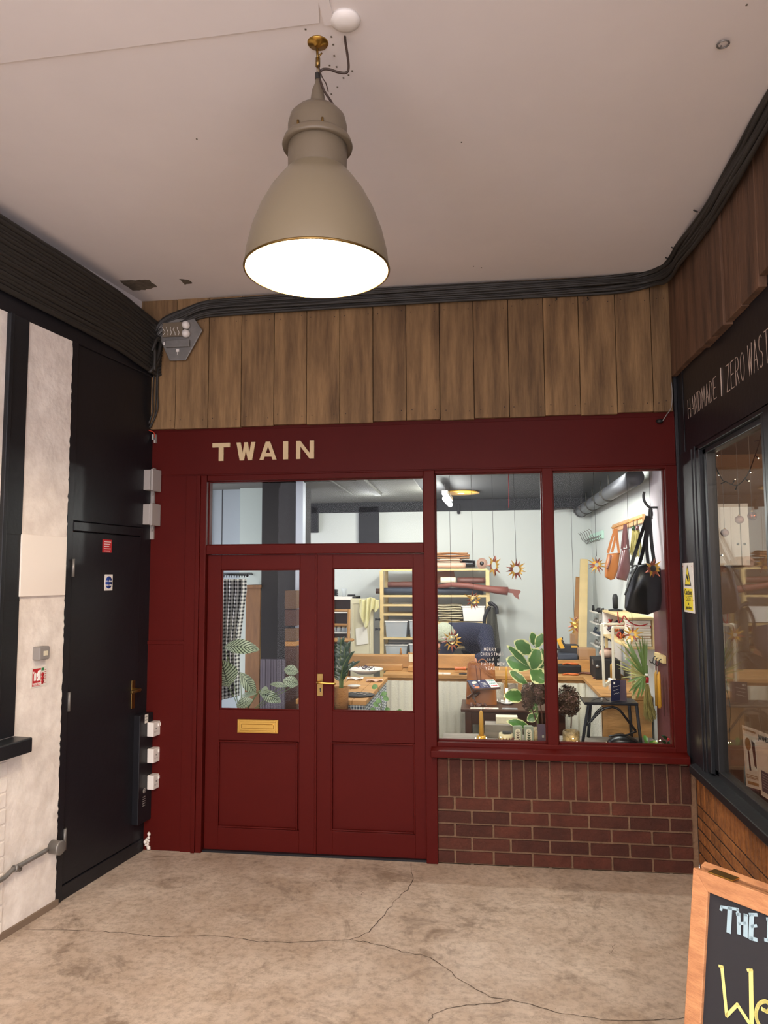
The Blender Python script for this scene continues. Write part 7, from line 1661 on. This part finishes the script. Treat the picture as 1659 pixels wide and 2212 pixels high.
# calathea
t = thing('calathea_plant', 'calathea with striped pale leaves behind the left door leaf', 'plant', tuple(at(520, 1545, Y=.22)))
LC = [((85, 680), (350, 705), 55, .25), ((115, 980), (65, 780), 100, -.1), ((200, 870), (320, 1030), 45, .1), ((330, 1030), (210, 1050), 20, .1), ((340, 1010), (510, 1095), 42, .1), ((300, 1075), (175, 1130), 40, .1), ((640, 870), (530, 850), 40, .1), ((640, 960), (520, 930), 42, .1), ((560, 975), (425, 960), 20, .1), ((360, 1000), (420, 1020), 30, .1)]
cb = at(520, 1560, Y=.24)
for k, (b_, tp, w_, sg) in enumerate(LC):
    yb2 = .22+random.uniform(-.03, .05); b3, t3 = at(*g2(*b_), Y=yb2), at(*g2(*tp), Y=yb2+random.uniform(-.04, .04)); MB().leaf(b3, t3, w_*.289*.0031*1.0, (random.uniform(-.2, .2), -1, .4), .08+sg*.3, .15, nu=8, nv=14, wave=.04, peak=.5).build('leaf', CALAM if False else CALA, t)
    MB().tube(smooth_path([cb, (cb+b3)/2+V(0, .02, .02), b3], 5), .0022, 5).build('leaf_stalk', STEM, t)
MB().lathe([(0, -.14), (.05, -.14), (.065, 0), (.06, 0), (0, -.01)], cb, 24).build('pot', CERG, t)
MB().box(cb.x-.12, cb.x+.12, .16, .36, 0, cb.z-.14).build('plinth', DWOOD, None, label='dark plinth under the calathea behind the left door leaf', cat='stand')
# ------------------------------------------------------------------ neighbouring shop on the right
XN = XR+.12
mb = MB(); mb.box(4.4, 4.5, -4, .45, 0, 3); mb.box(XN-.05, 4.5, .45, .52, 0, 3); mb.box(XN-.05, XN, .0, .45, 0, 3); mb.box(XN, 4.5, -4.1, -4, 0, 3)
struct('wall_neighbour', mb, BEIGEP, 'brown-beige walls inside the neighbouring shop', cat='wall')
struct('floor_neighbour', MB().box(XN, 4.5, -4, .45, -.08, 0), FLOORW, 'floor of the neighbouring shop', cat='floor')
struct('ceiling_neighbour', MB().box(XN-.02, 4.5, -4, .45, 2.46, 2.54), mat('pale_blue_ceiling', '#9FA8AC', .9), 'pale ceiling of the neighbouring shop', cat='ceiling')
def gN(X, Y): return 1440+X*.226, 900+Y*.22604
def gM(X, Y): return 1440+X*.226, 1350+Y*.22604
t = thing('display_shelf', 'dark display ledge inside the neighbouring window', 'shelf', (XN+.15, -.8, 0))
MB().box(XN-.02, XN+.42, -1.7, -.05, .58, .60).build('ledge', DWOOD, t); MB().box(XN+.38, XN+.40, -1.7, -.05, 0, .58).build('front_board', DWOOD, t)
t = thing('wall_cupboard', 'white two-door cupboard on the brown wall of the neighbouring shop', 'cupboard', tuple(at(*gN(600, 1400), Y=.36)))
a, b = at(*gN(430, 835), Y=.36), at(*gN(800, 1420), Y=.36); a.x = max(a.x, XN+.01); mb = MB(); mb.box(a.x, b.x, .37, .449, b.z, a.z); mb.build('carcass', WPLAS, t)
mx = at(*gN(700, 1000), Y=.36).x
for x0, x1 in ((a.x, mx-.002), (mx+.002, b.x)):
    MB().box(x0, x1, .355, .37, b.z, a.z).build('door', WPLAS, t, bevel=.002)
for x in (mx-.02, mx+.02): MB().ball((x, .35, at(*gN(680, 1218), Y=.36).z), .008, n=8).build('knob', GREYP, t)
# string lights behind the pane
XL = XR+.085
LED2 = emit('fairy_white_glow', (1, .86, .62), 12)
t = thing('window_string_lights', 'green-black string lights looped inside the neighbouring window', 'string lights', tuple(at(1600, 1050, X=XL)))
pl1 = [at(*gN(x, y), X=XL) for x, y in ((425, 350), (440, 400), (475, 490), (530, 600), (570, 622), (625, 650), (680, 655), (745, 595), (795, 510), (845, 370), (875, 280), (905, 170), (920, 80))]
pl2 = [at(*gN(x, y), X=XL) for x, y in ((425, 350), (435, 600), (450, 850), (480, 1050), (490, 1300), (505, 1550), (520, 1800), (540, 2000), (550, 2200))]+[at(*gM(x, y), X=XL) for x, y in ((560, 380), (575, 600), (610, 800), (605, 950), (600, 1100))]
for P in (pl1, pl2): MB().tube(smooth_path(P, 5), .0024, 6).build('wire', CABLE, t)
tw = [((425, 382), (485, 375)), ((475, 490), (500, 560)), ((560, 622), (522, 640)), ((628, 645), (655, 600)), ((675, 655), (658, 698)), ((745, 597), (788, 615)), ((795, 510), (803, 535)), ((845, 370), (878, 398)), ((882, 225), (840, 238)), ((915, 90), (945, 92)), ((450, 850), (455, 853)), ((490, 1325), (535, 1325)), ((510, 1650), (480, 1650)), ((520, 1805), (492, 1805)), ((540, 1980), (520, 1985))]
for a_, b_ in tw:
    p, q = at(*gN(*a_), X=XL), at(*gN(*b_), X=XL); MB().tube([p, q], [.0024, .0034], 6).build('twig_lead', CABLE, t); MB().ball(q, .0026, n=8).build('bulb', LED2, t)
# baubles
for k, (x, y, r, lb) in enumerate(((817, 950, 42, 'glossy copper bauble hanging highest, nearest the right edge'), (695, 985, 40, 'matt pinkish bauble, middle of three in the neighbouring window'), (555, 1110, 38, 'pale pink bauble, lowest and leftmost in the neighbouring window'))):
    c = at(*gN(x, y), X=XL+.03); rr = r*.226*(c-CAM).length/1594*.9; tt = thing('bauble', lb, 'bauble', tuple(c), 0, 'baubles in the neighbouring window')
    MB().ball(c, rr, n=28).build('glass_ball', mat('copper_bauble', '#A5503A', .12, .8) if k == 0 else mat('pink_bauble', '#B08A86', .45, .2), tt); MB().lathe([(0, rr*.95), (rr*.22, rr*.95), (rr*.22, rr*1.2), (0, rr*1.25)], c, 12).build('cap', GOLD, tt)
    MB().tube([c+V(0, 0, rr*1.2), V(c.x, c.y, WZ1)], .0010, 5).build('string', GREYP, tt)
# posters against the pane
XPp = XR+.056
def poster(name, label, pts, mt):
    P = [at(*gM(x, y), X=XPp) for x, y in pts]; tt = thing(name, label, 'poster', tuple(P[3])); MB().prism(P, (.0015, 0, 0)).build('paper', mt, tt); return tt, P
PPINK = mat('pinkish_paper', '#D9C8B8', .8)
def pq(P, u, v, o=.001): q = P[0].lerp(P[1], u).lerp(P[3].lerp(P[2], u), v); return V(q.x-o, q.y, q.z)
tt, P = poster('craft_poster', 'cream poster showing a wooden spoon and a dark fork', [(720, 955), (865, 1005), (900, 1580), (762, 1540)], PPINK)
MB().prism([pq(P, .12, .14, .0004), pq(P, .88, .14, .0004), pq(P, .88, .70, .0004), pq(P, .16, .70, .0004)], (-.0003, 0, 0)).build('picture_ground', PAPER, tt)
sp_ = MB(); sp_.add([pq(P, .34+.20*math.cos(a*.52), .29+.11*math.sin(a*.52), .0012) for a in range(12)], [tuple(range(12))]); sp_.build('spoon_picture', OAKP, tt)
mb = MB(); mb.prism([pq(P, .30, .40, .0012), pq(P, .40, .40, .0012), pq(P, .46, .72, .0012), pq(P, .34, .72, .0012)], (-.0003, 0, 0)); mb.prism([pq(P, .58, .20, .0012), pq(P, .80, .24, .0012), pq(P, .84, .66, .0012), pq(P, .70, .62, .0012)], (-.0003, 0, 0)); mb.build('fork_picture', DWOOD, tt)
mb = MB()
for k, v in enumerate((.79, .82, .84)): mb.prism([pq(P, .1, v, .001), pq(P, .9, v, .001), pq(P, .9, v+.012, .001), pq(P, .1, v+.012, .001)], (-.0003, 0, 0))
mb.prism([pq(P, .1, .045, .001), pq(P, .9, .045, .001), pq(P, .9, .075, .001), pq(P, .1, .075, .001)], (-.0003, 0, 0)); mb.build('printed_line', KRAFT, tt)
MB().prism([pq(P, .15, .90, .001), pq(P, .9, .90, .001), pq(P, .9, .95, .001), pq(P, .15, .95, .001)], (-.0003, 0, 0)).build('brown_band', OAKP, tt)
tt, P = poster('print_poster', 'cream poster headed JAPANESE with a dark block below', [(862, 1005), (1080, 1090), (1110, 1760), (905, 1625)], PPINK)
MB().prism([pq(P, .08, .60, .0008), pq(P, 1, .60, .0008), pq(P, 1, .92, .0008), pq(P, .08, .92, .0008)], (-.0003, 0, 0)).build('dark_block', PURP, tt)
o_ = pq(P, .06, .13, .001); text('poster_heading', 'JAPANESE', .030, INK, o_, (P[1]-P[0]), (0, 0, 1), tt, .0003, 'LEFT', .0006)
mb = MB()
for k in range(6): v = .64+.04*k; mb.prism([pq(P, .14, v, .0015), pq(P, .9, v, .0015), pq(P, .9, v+.012, .0015), pq(P, .14, v+.012, .0015)], (-.0003, 0, 0))
mb.build('printed_line', GREYP, tt); mb = MB(); mb.prism([pq(P, .5, .25, .0015), pq(P, .9, .28, .0015), pq(P, .92, .56, .0015), pq(P, .55, .54, .0015)], (-.0003, 0, 0)); mb.build('picture', CHOC, tt)
# things on the ledge
p = at(*gM(620, 1280), X=XR+.14); t = thing('dark_bowl', 'dark shallow wooden bowl of small things on the neighbouring ledge', 'bowl', (p.x, p.y, .60)); 
MB().lathe([(0, 0), (.05, 0), (.10, .05), (.11, .075), (.105, .075), (.05, .015), (0, .012)], (XR+.20, -.68, .60), 28).build('bowl', CHOC, t)
mb = MB()
for k in range(9): mb.tube([V(XR+.20+random.uniform(-.05, .05), -.68+random.uniform(-.05, .05), .62), V(XR+.20+random.uniform(-.08, .08), -.68+random.uniform(-.08, .08), .70)], .006, 6)
mb.build('wooden_sticks', RSIGN, t, kind='stuff')
t = thing('grey_cloth_roll', 'rolled grey-blue cloth on the neighbouring ledge', 'cloth', (XR+.24, -.42, .60)); MB().tube([V(XR+.16, -.42, .665), V(XR+.34, -.50, .665)], .062, 18).build('cloth', mat('grey_blue_cloth', '#8C9AA0', .9), t)
t = thing('gold_ornament', 'small shiny gold ornament on the dark bowl', 'ornament', (XR+.16, -.62, .68)); mb = MB()
for k in range(5): mb.ball((XR+.15+random.uniform(-.02, .02), -.60+random.uniform(-.02, .02), .69+.012*k), .014, n=10)
mb.build('ornament', GOLD, t)
t = thing('roller_blind', 'pale roller blind with a black headrail deep in the neighbouring shop', 'blind', tuple(at(*gN(940, 880), X=2.4)))
a_, b_ = at(*gN(885, 870), X=2.3), at(*gN(1300, 870), X=2.3); MB().box(2.3, 2.33, min(a_.y, b_.y), max(a_.y, b_.y), a_.z-.02, a_.z+.02).build('headrail', INK, t); 
MB().box(2.31, 2.315, min(a_.y, b_.y), a_.y-.03, .7, a_.z).build('blind_cloth', mat('blind_cloth', '#B9C2D0', .8), t)
mb = MB(); mb.box(2.36, 4.4, min(a_.y, b_.y)-.0, -.6, 1.6, 1.62)
t = thing('wooden_table', 'plain table standing inside the neighbouring shop', 'table', (2.6, -1.2, 0)); MB().box(2.2, 3.2, -1.6, -.5, .72, .75).build('table_top', PINEO, t)
for x in (2.22, 3.14):
    for y in (-1.58, -.56): MB().box(x, x+.04, y, y+.04, 0, .72).build('leg', PINEO, t)
